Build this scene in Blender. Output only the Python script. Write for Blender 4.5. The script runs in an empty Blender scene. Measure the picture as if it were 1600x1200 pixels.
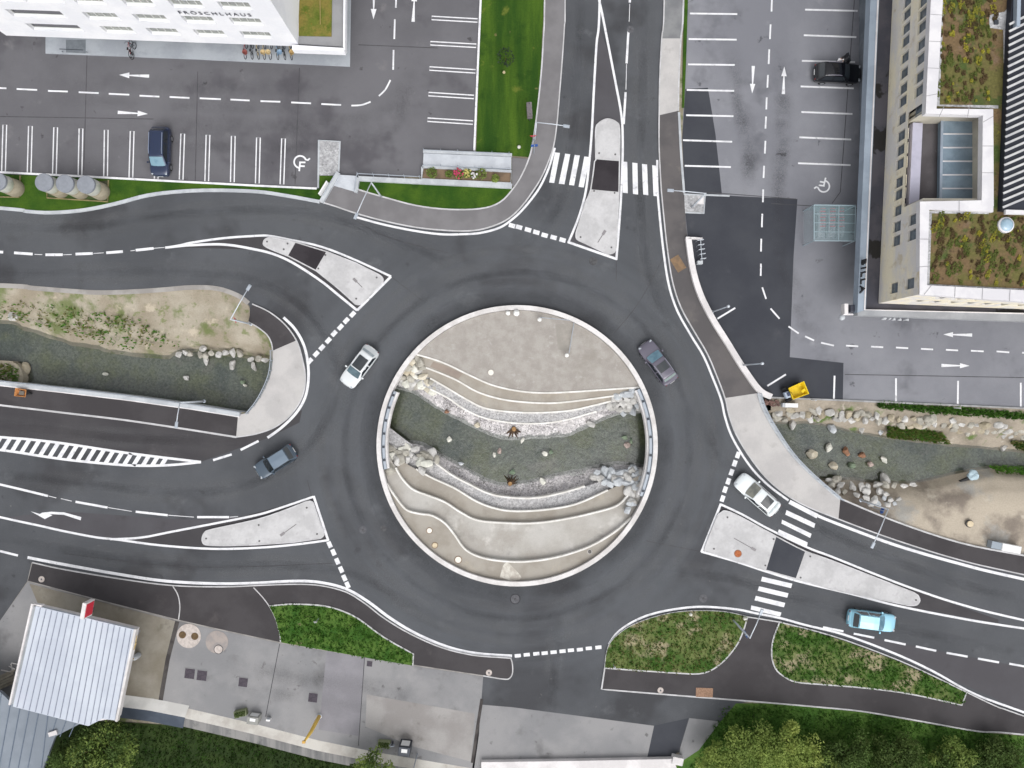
import bpy, bmesh, math, random
from mathutils import Vector, Matrix, noise
from mathutils.geometry import tessellate_polygon
R = random.Random(7)
SC = bpy.context.scene
COL = SC.collection
H = 70.0                      # height of the drone above the road, metres
PXM = 16.0                    # photograph pixels per metre on the road surface

def P(px, py, z=0.0):
    """ground-plan point whose height is z, read off the survey photograph"""
    k = (H - z) / H / PXM
    return Vector(((px - 800) * k, (600 - py) * k, z))

def lin(c):
    c /= 255.0
    return c / 12.92 if c <= 0.04045 else ((c + 0.055) / 1.055) ** 2.4
def C(r, g, b, k=0.9):
    return (lin(r) * k, lin(g) * k, lin(b) * k, 1.0)

# ------------------------------------------------------------------ materials
MATS = {}
def _n(nt, t, **kw):
    n = nt.nodes.new(t)
    for k, v in kw.items():
        setattr(n, k, v)
    return n
def _mixc(nt, fac, a, b, mode='MIX'):
    m = _n(nt, 'ShaderNodeMix', data_type='RGBA', blend_type=mode)
    for sock, v in ((m.inputs[0], fac), (m.inputs[6], a), (m.inputs[7], b)):
        if hasattr(v, 'is_linked') or hasattr(v, 'links'):
            nt.links.new(v, sock)
        else:
            sock.default_value = v
    return m.outputs[2]
def _ramp(nt, val, lo, hi):
    m = _n(nt, 'ShaderNodeMapRange', interpolation_type='SMOOTHSTEP')
    nt.links.new(val, m.inputs[0])
    m.inputs[1].default_value = lo; m.inputs[2].default_value = hi
    return m.outputs[0]
def _math(nt, op, a, b=None):
    m = _n(nt, 'ShaderNodeMath', operation=op)
    for s, v in ((m.inputs[0], a), (m.inputs[1], b)):
        if v is None: continue
        if hasattr(v, 'links'): nt.links.new(v, s)
        else: s.default_value = v
    return m.outputs[0]
def _noise(nt, vec, scale, detail=4, rough=0.55, off=0.0):
    n = _n(nt, 'ShaderNodeTexNoise')
    n.inputs['Scale'].default_value = scale
    n.inputs['Detail'].default_value = detail
    n.inputs['Roughness'].default_value = rough
    if off:
        m = _n(nt, 'ShaderNodeVectorMath', operation='ADD'); m.inputs[1].default_value = (off, off * 1.7, off * .3)
        nt.links.new(vec, m.inputs[0]); vec = m.outputs[0]
    nt.links.new(vec, n.inputs['Vector'])
    return n.outputs['Fac']

def surf(name, base, alt=None, scale=0.5, lo=0.4, hi=0.6, amt=1.0, fine=0.10, fscale=18.0, rough=0.9,
         bump=0.0, specks=(), cells=None, radial=0.0, stretch=None, metallic=0.0, coat=0.0, spec=0.3, local=False, lines=None):
    if name in MATS: return MATS[name]
    m = bpy.data.materials.new(name); m.use_nodes = True
    nt = m.node_tree; bs = nt.nodes['Principled BSDF']
    if local:
        vec = _n(nt, 'ShaderNodeTexCoord').outputs['Object']
    else:
        vec = _n(nt, 'ShaderNodeNewGeometry').outputs['Position']
    pos = vec
    if stretch:
        mp = _n(nt, 'ShaderNodeMapping'); mp.inputs['Rotation'].default_value = (0, 0, math.radians(stretch[2]))
        mp.inputs['Scale'].default_value = (stretch[0], stretch[1], 1)
        nt.links.new(vec, mp.inputs[0]); vec = mp.outputs[0]
    col = None
    if alt is not None:
        f = _ramp(nt, _noise(nt, vec, scale, 6, 0.6), lo, hi)
        if amt != 1.0: f = _math(nt, 'MULTIPLY', f, amt)
        col = _mixc(nt, f, base, alt)
    else:
        rgb = _n(nt, 'ShaderNodeRGB'); rgb.outputs[0].default_value = base; col = rgb.outputs[0]
    for i, (c, sc, a, b, k) in enumerate(specks):
        f = _math(nt, 'MULTIPLY', _ramp(nt, _noise(nt, pos, sc, 4, 0.6, 13.1 * (i + 1)), a, b), k)
        col = _mixc(nt, f, col, c)
    if radial:
        s = _n(nt, 'ShaderNodeVectorMath', operation='SUBTRACT'); s.inputs[1].default_value = P(808, 696)
        nt.links.new(pos, s.inputs[0])
        ln = _n(nt, 'ShaderNodeVectorMath', operation='LENGTH'); nt.links.new(s.outputs[0], ln.inputs[0])
        sx = _n(nt, 'ShaderNodeSeparateXYZ'); nt.links.new(s.outputs[0], sx.inputs[0])
        ang = _math(nt, 'ARCTAN2', sx.outputs[1], sx.outputs[0])
        cx = _n(nt, 'ShaderNodeCombineXYZ')
        nt.links.new(_math(nt, 'MULTIPLY', ln.outputs['Value'], 0.55), cx.inputs[0])
        nt.links.new(_math(nt, 'MULTIPLY', ang, 1.3), cx.inputs[1])
        f = _ramp(nt, _noise(nt, cx.outputs[0], 1.0, 5, 0.6), 0.3, 0.7)
        near = _math(nt, 'SUBTRACT', 1.0, _ramp(nt, ln.outputs['Value'], 19.0, 27.0))
        f = _math(nt, 'MULTIPLY', f, _math(nt, 'MULTIPLY', near, radial))
        col = _mixc(nt, f, col, (base[0] * 1.45, base[1] * 1.47, base[2] * 1.48, 1))
        # darker ring along the rim side
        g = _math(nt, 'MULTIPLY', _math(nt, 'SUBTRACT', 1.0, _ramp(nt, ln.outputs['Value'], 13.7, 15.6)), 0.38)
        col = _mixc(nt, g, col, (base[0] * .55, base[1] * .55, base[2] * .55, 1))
    if cells:
        v = _n(nt, 'ShaderNodeTexVoronoi'); v.inputs['Scale'].default_value = cells[0]
        nt.links.new(pos, v.inputs['Vector'])
        sx = _n(nt, 'ShaderNodeSeparateColor'); nt.links.new(v.outputs['Color'], sx.inputs[0])
        mr = _n(nt, 'ShaderNodeMapRange'); nt.links.new(sx.outputs[0], mr.inputs[0])
        mr.inputs[3].default_value = cells[1]; mr.inputs[4].default_value = cells[2]
        hsv = _n(nt, 'ShaderNodeHueSaturation'); nt.links.new(mr.outputs[0], hsv.inputs['Value']); nt.links.new(col, hsv.inputs['Color'])
        col = hsv.outputs[0]
    if fine:
        mr = _n(nt, 'ShaderNodeMapRange'); nt.links.new(_noise(nt, pos, fscale, 3, 0.7, 3.3), mr.inputs[0])
        mr.inputs[1].default_value = 0.25; mr.inputs[2].default_value = 0.75
        mr.inputs[3].default_value = 1 - fine; mr.inputs[4].default_value = 1 + fine
        hsv = _n(nt, 'ShaderNodeHueSaturation'); nt.links.new(mr.outputs[0], hsv.inputs['Value']); nt.links.new(col, hsv.inputs['Color'])
        col = hsv.outputs[0]
    nt.links.new(col, bs.inputs['Base Color'])
    bs.inputs['Roughness'].default_value = rough
    bs.inputs['Metallic'].default_value = metallic
    bs.inputs['Specular IOR Level'].default_value = spec
    bs.inputs['Coat Weight'].default_value = coat
    if bump:
        bp = _n(nt, 'ShaderNodeBump'); bp.inputs['Strength'].default_value = min(1, bump); bp.inputs['Distance'].default_value = 0.05
        nt.links.new(_noise(nt, pos, fscale * .8, 5, 0.7), bp.inputs['Height'])
        nt.links.new(bp.outputs[0], bs.inputs['Normal'])
    MATS[name] = m
    return m

def plain(name, col, rough=0.5, metallic=0.0, coat=0.0, spec=0.5, fine=0.05):
    return surf(name, col, fine=fine, fscale=9.0, rough=rough, metallic=metallic, coat=coat, spec=spec, local=True)

def glass_mat(name, tint, alpha, rough=0.05):
    if name in MATS: return MATS[name]
    m = bpy.data.materials.new(name); m.use_nodes = True
    nt = m.node_tree; bs = nt.nodes['Principled BSDF']
    bs.inputs['Base Color'].default_value = tint; bs.inputs['Roughness'].default_value = rough
    bs.inputs['Alpha'].default_value = alpha; bs.inputs['Specular IOR Level'].default_value = 0.6
    MATS[name] = m
    return m

# ------------------------------------------------------------------ objects
def tag(o, label=None, cat=None, group=None, kind=None):
    if label: o['label'] = label
    if cat: o['category'] = cat
    if group: o['group'] = group
    if kind: o['kind'] = kind
    return o

def link(name, me, mat, parent=None):
    o = bpy.data.objects.new(name, me); COL.objects.link(o)
    if mat is not None and me is not None and not me.materials: me.materials.append(mat)
    if parent is not None: o.parent = parent
    return o

def mesh(name, vs, fs, mat, parent=None, smooth=False):
    me = bpy.data.meshes.new(name)
    me.from_pydata([tuple(v) for v in vs], [], fs)
    me.update()
    if smooth:
        for p in me.polygons: p.use_smooth = True
    return link(name, me, mat, parent)

def thing(name, label, cat, loc=(0, 0, 0), rz=0.0, group=None):
    o = bpy.data.objects.new(name, None); COL.objects.link(o)
    o.empty_display_size = 0.2
    o.location = loc; o.rotation_euler = (0, 0, rz)
    return tag(o, label, cat, group)

def copy_tree(o, parent=None):
    c = o.copy(); COL.objects.link(c)
    if parent is not None: c.parent = parent
    for ch in list(o.children): copy_tree(ch, c)
    return c

def cr(pts, n=6):
    """Catmull-Rom through pts"""
    if len(pts) < 3: return [tuple(p) for p in pts]
    q = [pts[0]] + list(pts) + [pts[-1]]
    out = []
    for i in range(1, len(q) - 2):
        p0, p1, p2, p3 = (Vector((*p[:2], p[2] if len(p) > 2 else 0)) for p in q[i - 1:i + 3])
        for k in range(n):
            t = k / n
            v = 0.5 * ((2 * p1) + (p2 - p0) * t + (2 * p0 - 5 * p1 + 4 * p2 - p3) * t * t + (3 * p1 - p0 - 3 * p2 + p3) * t ** 3)
            out.append(tuple(v)[:2])
    out.append(tuple(pts[-1])[:2])
    return out

def area2(p):
    return sum(p[i].x * p[(i + 1) % len(p)].y - p[(i + 1) % len(p)].x * p[i].y for i in range(len(p)))

def sheet_w(name, pts, mat, holes=(), parent=None):
    """pts: world vectors (one height). holes: lists of world vectors"""
    loops = [list(pts)] + [list(h) for h in holes]
    tris = tessellate_polygon(loops)
    vs = [v for l in loops for v in l]
    fs = []
    for t in tris:
        a, b, c = (vs[i] for i in t)
        n = (b - a).cross(c - a).z
        if abs(n) < 1e-9: continue
        fs.append(tuple(t) if n > 0 else (t[0], t[2], t[1]))
    return mesh(name, vs, fs, mat, parent)

def sheet(name, pts, z, mat, smooth=0, holes=(), kind='structure', label=None, parent=None):
    pp = cr(list(pts) + [pts[0]], smooth)[:-1] if smooth else pts
    o = sheet_w(name, [P(x, y, z) for x, y in pp], mat, [[P(x, y, z) for x, y in h] for h in holes], parent)
    if parent is None: tag(o, label, None, None, kind)
    return o

def slab_w(name, pts, z0, z1, mat, parent=None):
    if area2(pts) < 0: pts = pts[::-1]
    n = len(pts)
    vs = [Vector((p.x, p.y, z1)) for p in pts] + [Vector((p.x, p.y, z0)) for p in pts]
    fs = []
    for t in tessellate_polygon([vs[:n]]):
        a, b, c = (vs[i] for i in t)
        nz = (b - a).cross(c - a).z
        if abs(nz) < 1e-9: continue
        fs.append(tuple(t) if nz > 0 else (t[0], t[2], t[1]))
    for i in range(n):
        j = (i + 1) % n
        fs.append((i, n + i, n + j, j))
    return mesh(name, vs, fs, mat, parent)

def slab(name, pts, z0, z1, mat, parent=None, zp=None, label=None, cat=None, kind=None, group=None):
    """pts are read at height zp (default: the top)"""
    zp = z1 if zp is None else zp
    o = slab_w(name, [P(x, y, zp) for x, y in pts], z0, z1, mat, parent)
    if parent is None: tag(o, label, cat, group, kind)
    return o

def offs(w, d):
    """offset a world polyline sideways by d"""
    out = []
    n = len(w)
    for i in range(n):
        a = w[max(0, i - 1)]; b = w[min(n - 1, i + 1)]
        t = Vector((b.x - a.x, b.y - a.y, 0))
        if t.length < 1e-9: t = Vector((1, 0, 0))
        t.normalize()
        out.append(w[i] + Vector((-t.y, t.x, 0)) * d)
    return out

def ribbon_w(name, w, width, z0, z1, mat, parent=None, closed=False):
    if closed: w = list(w)
    n = len(w)
    if closed:
        L, Rr = [], []
        for i in range(n):
            a, b = w[i - 1], w[(i + 1) % n]
            t = Vector((b.x - a.x, b.y - a.y, 0)).normalized(); d = Vector((-t.y, t.x, 0)) * width / 2
            L.append(w[i] + d); Rr.append(w[i] - d)
    else:
        L, Rr = offs(w, width / 2), offs(w, -width / 2)
    vs, fs = [], []
    flat = abs(z1 - z0) < 1e-6
    for i in range(n):
        vs += [Vector((L[i].x, L[i].y, z1)), Vector((Rr[i].x, Rr[i].y, z1))]
        if not flat: vs += [Vector((L[i].x, L[i].y, z0)), Vector((Rr[i].x, Rr[i].y, z0))]
    s = 2 if flat else 4
    for i in range(n if closed else n - 1):
        a, b = s * i, s * ((i + 1) % n)
        fs.append((a, a + 1, b + 1, b))
        if not flat:
            fs.append((a, b, b + 2, a + 2)); fs.append((a + 1, a + 3, b + 3, b + 1))
    if not flat and not closed:
        fs.append((0, 2, 3, 1)); e = s * (n - 1); fs.append((e, e + 1, e + 3, e + 2))
    return mesh(name, vs, fs, mat, parent)

def ribbon(name, pts, width, z0, z1, mat, smooth=6, zp=None, parent=None, kind='structure', label=None, cat=None, group=None):
    pp = cr(pts, smooth) if smooth and len(pts) > 2 else pts
    zp = z1 if zp is None else zp
    o = ribbon_w(name, [P(x, y, zp) for x, y in pp], width, z0, z1, mat, parent)
    if parent is None: tag(o, label, cat, group, kind)
    return o

def resample(w, n):
    d = [0]
    for i in range(1, len(w)): d.append(d[-1] + (w[i] - w[i - 1]).length)
    out, j = [], 0
    for k in range(n):
        t = d[-1] * k / (n - 1)
        while j < len(d) - 2 and d[j + 1] < t: j += 1
        s = (t - d[j]) / max(1e-9, d[j + 1] - d[j])
        out.append(w[j].lerp(w[j + 1], min(1, s)))
    return out

def loft(name, lines, n, rows, mat, rough=0.0, seed=0, parent=None, kind='structure', label=None):
    """surface through world polylines (top to bottom); rows subdivisions between neighbours"""
    ls = [resample(l, n) for l in lines]
    grid = []
    for a, b in zip(ls[:-1], ls[1:]):
        for r in range(rows):
            grid.append([p.lerp(q, r / rows) for p, q in zip(a, b)])
    grid.append(ls[-1])
    vs, fs = [], []
    m = len(grid)
    for i, row in enumerate(grid):
        for p in row:
            q = p.copy()
            if rough and 0 < i < m - 1: q.z += rough * noise.fractal(Vector((p.x * .8 + seed, p.y * .8, 0)), 1.0, 2.0, 3)
            vs.append(q)
    for i in range(m - 1):
        for j in range(n - 1):
            a = i * n + j
            fs.append((a, a + 1, a + n + 1, a + n))
    o = mesh(name, vs, fs, mat, parent, True)
    me = o.data
    if sum(p.normal.z for p in me.polygons) < 0: me.flip_normals()
    if parent is None: tag(o, label, None, None, kind)
    return o

class MB:
    """collects boxes, tubes and the like into one mesh"""
    def __init__(s): s.v = []; s.f = []
    def add(s, vs, fs, M=None):
        k = len(s.v)
        s.v += [(M @ Vector(v)) if M else Vector(v) for v in vs]
        s.f += [tuple(i + k for i in f) for f in fs]
        return s
    def box(s, c, d, M=None, rz=0.0, taper=1.0):
        hx, hy, hz = d[0] / 2, d[1] / 2, d[2] / 2
        vs = []
        for z, t in ((-hz, 1.0), (hz, taper)):
            for x, y in ((-hx, -hy), (hx, -hy), (hx, hy), (-hx, hy)):
                xx, yy = x * t, y * t
                vs.append((c[0] + xx * math.cos(rz) - yy * math.sin(rz), c[1] + xx * math.sin(rz) + yy * math.cos(rz), c[2] + z))
        return s.add(vs, [(3, 2, 1, 0), (4, 5, 6, 7), (0, 1, 5, 4), (1, 2, 6, 5), (2, 3, 7, 6), (3, 0, 4, 7)], M)
    def tube(s, pts, rad, n=8, cap=True):
        pts = [Vector(p) for p in pts]
        rs = rad if isinstance(rad, (list, tuple)) else [rad] * len(pts)
        vs, fs = [], []
        for i, p in enumerate(pts):
            t = (pts[min(i + 1, len(pts) - 1)] - pts[max(i - 1, 0)])
            if t.length < 1e-9: t = Vector((0, 0, 1))
            t.normalize()
            u = t.cross(Vector((0, 0, 1)) if abs(t.z) < .9 else Vector((1, 0, 0))).normalized(); w = t.cross(u)
            for k in range(n):
                a = 2 * math.pi * k / n
                vs.append(p + (u * math.cos(a) + w * math.sin(a)) * rs[i])
        for i in range(len(pts) - 1):
            for k in range(n):
                a, b = i * n + k, i * n + (k + 1) % n
                fs.append((a, b, b + n, a + n))
        if cap:
            fs.append(tuple(range(n))[::-1]); fs.append(tuple(range((len(pts) - 1) * n, len(pts) * n)))
        return s.add(vs, fs)
    def lathe(s, prof, n=24, c=(0, 0, 0)):
        vs, fs = [], []
        for r, z in prof:
            for k in range(n):
                a = 2 * math.pi * k / n
                vs.append((c[0] + r * math.cos(a), c[1] + r * math.sin(a), c[2] + z))
        for i in range(len(prof) - 1):
            for k in range(n):
                a, b = i * n + k, i * n + (k + 1) % n
                fs.append((a, b, b + n, a + n))
        if prof[-1][0] > 1e-4: fs.append(tuple(range((len(prof) - 1) * n, len(prof) * n)))
        return s.add(vs, fs)
    def quad(s, a, b, c, d): return s.add([a, b, c, d], [(0, 1, 2, 3)])
    def build(s, name, mat, parent=None, smooth=False, bevel=0.0, sub=0):
        o = mesh(name, s.v, s.f, mat, parent, smooth)
        if bevel:
            b = o.modifiers.new('Bevel', 'BEVEL'); b.width = bevel; b.segments = 2; b.limit_method = 'ANGLE'
        if sub:
            b = o.modifiers.new('Sub', 'SUBSURF'); b.levels = sub; b.render_levels = sub
        return o

def inside(x, y, poly):
    c = False
    for i in range(len(poly)):
        (x1, y1), (x2, y2) = poly[i][:2], poly[i - 1][:2]
        if (y1 > y) != (y2 > y) and x < (x2 - x1) * (y - y1) / (y2 - y1) + x1: c = not c
    return c
def scatter(poly, n, rnd):
    xs = [p[0] for p in poly]; ys = [p[1] for p in poly]
    out = []
    tries = 0
    while len(out) < n and tries < n * 30:
        tries += 1
        x, y = rnd.uniform(min(xs), max(xs)), rnd.uniform(min(ys), max(ys))
        if inside(x, y, poly): out.append((x, y))
    return out
# ------------------------------------------------------------------ palette
M_ROAD = surf('road_asphalt', C(79, 81, 85), C(91, 93, 97), 0.11, 0.36, 0.64, 0.9, fine=0.13, fscale=13, rough=0.92, radial=0.6,
              specks=((C(62, 62, 65), 0.10, 0.53, 0.66, 0.75), (C(108, 110, 113), 0.35, 0.60, 0.76, 0.55), (C(58, 57, 60), 0.9, 0.66, 0.74, 0.5), (C(132, 131, 127), 2.2, 0.70, 0.78, 0.45)))
M_LOTA = surf('old_asphalt', C(101, 100, 104), C(113, 112, 116), 0.12, 0.35, 0.65, 0.9, fine=0.09, fscale=16, rough=0.95,
              specks=((C(82, 80, 85), 0.14, 0.53, 0.68, 0.75), (C(62, 60, 62), 0.75, 0.66, 0.73, 0.7), (C(128, 127, 128), 1.6, 0.66, 0.76, 0.4), (C(136, 133, 134), 0.33, 0.62, 0.75, 0.5)))
M_LOTB = surf('bleached_asphalt', C(126, 127, 134), C(143, 144, 150), 0.10, 0.35, 0.65, 0.9, fine=0.09, fscale=16, rough=0.95,
              specks=((C(100, 101, 107), 0.18, 0.54, 0.70, 0.75), (C(78, 78, 82), 0.8, 0.67, 0.74, 0.7), (C(158, 158, 162), 0.4, 0.62, 0.76, 0.5)), stretch=None)
M_PATCH = surf('fresh_asphalt', C(62, 64, 71), C(72, 74, 80), 0.2, 0.35, 0.65, 0.8, fine=0.10, fscale=18, rough=0.95,
               specks=((C(94, 94, 98), 0.28, 0.62, 0.78, 0.5),))
M_PAVA = surf('footway_grey', C(117, 115, 117), C(128, 126, 128), 0.25, fine=0.08, fscale=18, specks=((C(104, 99, 103), 0.3, 0.58, 0.75, 0.6),))
M_PAVB = surf('footway_dark', C(65, 62, 64), C(74, 71, 73), 0.2, fine=0.10, fscale=18, specks=((C(95, 90, 90), 0.35, 0.64, 0.8, 0.5),))
M_PAVC = surf('footway_brown', C(91, 88, 89), C(102, 98, 98), 0.25, fine=0.08, fscale=18, specks=((C(132, 126, 120), 0.35, 0.62, 0.78, 0.6),))
M_CONC = surf('pale_concrete', C(196, 193, 191), C(184, 181, 180), 0.3, fine=0.05, fscale=8, specks=((C(168, 164, 162), 0.7, 0.58, 0.75, 0.6),))
M_ISL = surf('island_concrete', C(202, 201, 202), C(188, 187, 188), 0.5, fine=0.07, fscale=5, specks=((C(172, 168, 172), 1.5, 0.56, 0.74, 0.6),))
M_KERB = surf('granite_kerb', C(205, 204, 206), C(186, 185, 186), 0.8, fine=0.10, fscale=10)
M_PAINT = surf('road_paint', C(236, 236, 239), C(212, 212, 216), 0.9, 0.45, 0.7, fine=0.07, fscale=12, rough=0.7,
               specks=((C(150, 150, 154), 2.6, 0.60, 0.74, 0.6), (C(120, 121, 125), 7.0, 0.62, 0.72, 0.5)))
M_EDGE = surf('edging_concrete', C(196, 200, 204), C(178, 182, 187), 0.6, fine=0.06, fscale=9)
M_WHITEWALL = surf('white_concrete', C(232, 228, 228), C(214, 210, 210), 0.5, fine=0.05, fscale=7)
M_FORE = surf('forecourt_concrete', C(136, 136, 138), C(150, 149, 150), 0.16, fine=0.07, fscale=12,
              specks=((C(112, 111, 112), 0.28, 0.54, 0.70, 0.75), (C(88, 86, 86), 0.9, 0.64, 0.73, 0.7), (C(172, 168, 168), 0.25, 0.62, 0.78, 0.5)))
M_FORE2 = surf('stained_concrete', C(150, 145, 135), C(128, 121, 108), 0.22, 0.35, 0.62, fine=0.07, fscale=10,
               specks=((C(108, 103, 92), 0.5, 0.60, 0.72, 0.6),))
M_SOIL = surf('dry_soil', C(170, 162, 147), C(148, 138, 121), 0.35, 0.35, 0.65, fine=0.14, fscale=9, rough=1, bump=0.3,
              specks=((C(98, 112, 60), 0.36, 0.52, 0.66, 0.8), (C(110, 122, 70), 1.4, 0.58, 0.68, 0.7), (C(196, 184, 165), 0.6, 0.6, 0.72, 0.7), (C(92, 100, 60), 3.5, 0.66, 0.74, 0.6)))
M_SOIL2 = surf('sandy_soil', C(178, 165, 148), C(150, 138, 124), 0.2, 0.42, 0.6, fine=0.10, fscale=8, rough=1, bump=0.3,
               specks=((C(128, 120, 112), 0.3, 0.58, 0.68, 0.7), (C(200, 188, 168), 0.4, 0.6, 0.74, 0.6)))
M_RUBBLE = surf('grey_rubble', C(168, 167, 164), C(140, 138, 134), 0.5, fine=0.2, fscale=6, rough=1, bump=0.6, cells=(3.0, .75, 1.15))
M_LAWN = surf('mown_grass', C(42, 76, 17), C(72, 100, 26), 0.28, 0.35, 0.68, fine=0.22, fscale=9, rough=1, bump=0.5,
              specks=((C(30, 62, 12), 0.35, 0.54, 0.68, 0.75), (C(108, 118, 40), 0.55, 0.66, 0.78, 0.6)))
M_LAWN2 = surf('striped_lawn', C(40, 72, 16), C(76, 104, 28), 0.5, 0.36, 0.66, fine=0.24, fscale=9, rough=1, bump=0.5, stretch=(1.0, .12, -2),
              specks=((C(30, 62, 12), 0.3, 0.54, 0.68, 0.6), (C(116, 122, 50), 0.7, 0.62, 0.76, 0.6), (C(128, 116, 78), 1.5, 0.68, 0.76, 0.6)))
M_WILD = surf('rough_grass', C(62, 92, 36), C(108, 118, 70), 0.5, 0.38, 0.62, fine=0.28, fscale=5, rough=1, bump=0.6,
              specks=((C(164, 152, 126), 0.4, 0.51, 0.64, 0.85), (C(38, 66, 22), 1.1, 0.58, 0.68, 0.7)))
M_DARKG = surf('dark_green_grass', C(40, 56, 24), C(52, 68, 30), 0.4, fine=0.3, fscale=5, rough=1, bump=0.6)  # grass of a dark green colour
M_BED = surf('stream_bed', C(122, 126, 118), C(120, 124, 100), 0.3, 0.4, 0.62, fine=0.2, fscale=5, rough=0.9, bump=0.3, cells=(6.0, .76, 1.2),
             specks=((C(92, 100, 98), 0.22, 0.5, 0.66, 0.8), (C(142, 138, 134), 0.35, 0.58, 0.72, 0.6), (C(176, 166, 150), 5.0, 0.64, 0.72, 0.6)))

# ------------------------------------------------------------------ ground and stream channels
CI = (808, 696)
def circ(r, a0=0, a1=360, n=96, c=CI):
    return [(c[0] + r * math.cos(math.radians(a0 + (a1 - a0) * i / n)), c[1] - r * math.sin(math.radians(a0 + (a1 - a0) * i / n))) for i in range(n + (0 if abs(a1 - a0) == 360 else 1))]
W_TOP = cr([(-330, 440), (0, 449), (50, 452), (100, 457), (150, 460), (200, 459), (250, 456), (300, 451), (340, 453), (372, 464), (390, 480), (388, 503)], 4)
W_NOSE = cr([(388, 503), (405, 513), (420, 527), (426, 548), (424, 580), (415, 605), (402, 628), (388, 645)], 4)
W_SOUTH = [(388, 645), (0, 601), (-330, 563)]
HOLE_W = W_TOP + W_NOSE[1:] + W_SOUTH[1:]
E_BRIDGE = cr([(1186, 614), (1191, 632), (1205, 660), (1235, 705), (1270, 742), (1313, 779)], 4)
E_SOUTH = cr([(1313, 779), (1400, 815), (1500, 848), (1600, 868), (1760, 896), (1960, 925)], 4)
E_NORTH = [(1960, 655), (1600, 638), (1317, 626), (1205, 621)]
HOLE_E = E_BRIDGE + E_SOUTH[1:] + E_NORTH
HOLE_I = circ(212)
big = [(-1600, -1500), (3200, -1500), (3200, 2700), (-1600, 2700)]
sheet('ground', big, -0.03, M_SOIL, holes=(HOLE_W, HOLE_E, HOLE_I))
ROAD = [(866, -320), (866, 0), (861, 110), (850, 220), (836, 262), (812, 300), (782, 335), (740, 346), (690, 346), (620, 335), (560, 321), (500, 312),
        (450, 303), (400, 296), (330, 294), (280, 296), (230, 302), (180, 315), (130, 325), (80, 329), (40, 327), (0, 322), (-330, 300),
        (-330, 446)] + [(x, y + 3 if i < len(W_TOP) - 2 else y) for i, (x, y) in enumerate([(x, y - 4) for x, y in W_TOP])][1:-2] + [
        (394, 486), (410, 500), (440, 530), (452, 560), (452, 600), (440, 630), (410, 658), (375, 668), (200, 648), (0, 622), (-330, 586),
        (-330, 1010), (0, 970), (45, 905), (60, 890), (100, 900), (200, 918), (300, 930), (400, 930), (460, 925), (520, 930), (560, 955), (600, 985), (650, 1008),
        (700, 1025), (748, 1045), (742, 1075), (738, 1200), (735, 1420), (1010, 1420), (1040, 1180), (1090, 1170), (1150, 1100), (1200, 1092), (1400, 1110), (1600, 1135), (1930, 1175),
        (1930, 962), (1600, 885), (1500, 865), (1400, 835), (1320, 808), (1260, 778), (1215, 745), (1180, 700), (1160, 660), (1150, 625), (1135, 590),
        (1115, 545), (1090, 510), (1075, 480), (1060, 440), (1055, 380), (1045, 300), (1042, 200), (1045, 100), (1052, 0), (1056, -320)]
sheet('road', ROAD, 0.0, M_ROAD, holes=(circ(213.5),))
# side roads and car parks
sheet('car_park', [(-330, -320), (768, -320), (750, 0), (741, 236), (800, 262), (560, 283), (530, 276), (497, 297), (250, 284), (0, 272), (-330, 256)], 0.004, M_LOTA)
sheet('car_park', [(1080, -320), (1075, 0), (1069, 140), (1066, 220), (1070, 300), (1072, 370), (1080, 420), (1093, 462), (1112, 500), (1135, 537), (1160, 577), (1185, 607), (1206, 622), (1318, 627), (1600, 639), (1960, 656), (1960, -320)], 0.004, M_LOTB)
sheet('asphalt_patch', [(1071, 139), (1106, 137), (1110, 160), (1118, 210), (1128, 303), (1070, 303), (1066, 215)], 0.008, M_PATCH)
sheet('asphalt_patch', [(1068, 305), (1140, 306), (1246, 311), (1240, 400), (1234, 558), (1318, 567), (1317, 625), (1207, 621), (1186, 606), (1161, 576), (1136, 536), (1113, 499), (1094, 461), (1082, 420), (1075, 372)], 0.008, M_PATCH)
sheet('asphalt_patch', [(1022, 1134), (1076, 1122), (1062, 1168), (1046, 1195), (1040, 1330), (1000, 1330), (1010, 1190)], 0.008, M_PATCH)
sheet('old_yard', [(752, 1101), (800, 1105), (900, 1118), (1022, 1134), (1010, 1190), (985, 1420), (736, 1420), (738, 1200)], 0.004, M_FORE)
sheet('old_yard', [(1077, 1122), (1122, 1127), (1125, 1150), (1110, 1190), (1056, 1210), (1063, 1168)], 0.004, M_FORE)
sheet('forecourt', [(43, 909), (110, 927), (175, 944), (278, 970), (340, 984), (437, 1005), (650, 1041), (755, 1057), (748, 1150), (740, 1206), (560, 1172), (290, 1112), (20, 1104), (-330, 1050), (-330, 1000), (0, 970)], 0.004, M_FORE)
sheet('concrete_bay', [(46, 912), (175, 945), (276, 971), (250, 1094), (160, 1090), (220, 985), (60, 945)], 0.008, M_FORE2)
sheet('concrete_slab', [(573, 1085), (742, 1115), (736, 1190), (640, 1165), (571, 1135)], 0.010, surf('slab_concrete', C(163, 160, 158), C(146, 142, 140), 0.2, fine=0.07, fscale=9, specks=((C(120, 116, 112), 0.45, 0.58, 0.72, 0.7),)))
sheet('concrete_slab', [(511, 1012), (571, 1022), (560, 1150), (498, 1140)], 0.009, surf('slab_concrete_dark', C(134, 132, 137), C(144, 142, 147), 0.3, fine=0.07, fscale=9))
M_BROWNA = surf('younger_asphalt', C(67, 65, 68), C(77, 75, 77), 0.2, 0.35, 0.65, .8, fine=.1, fscale=16, specks=((C(98, 95, 96), .3, .62, .78, .5),))
M_BROWNB = surf('mottled_asphalt', C(80, 78, 82), C(88, 87, 91), 0.2, 0.35, 0.65, .8, fine=.1, fscale=16, specks=((C(66, 62, 64), .3, .6, .76, .6),))
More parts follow.
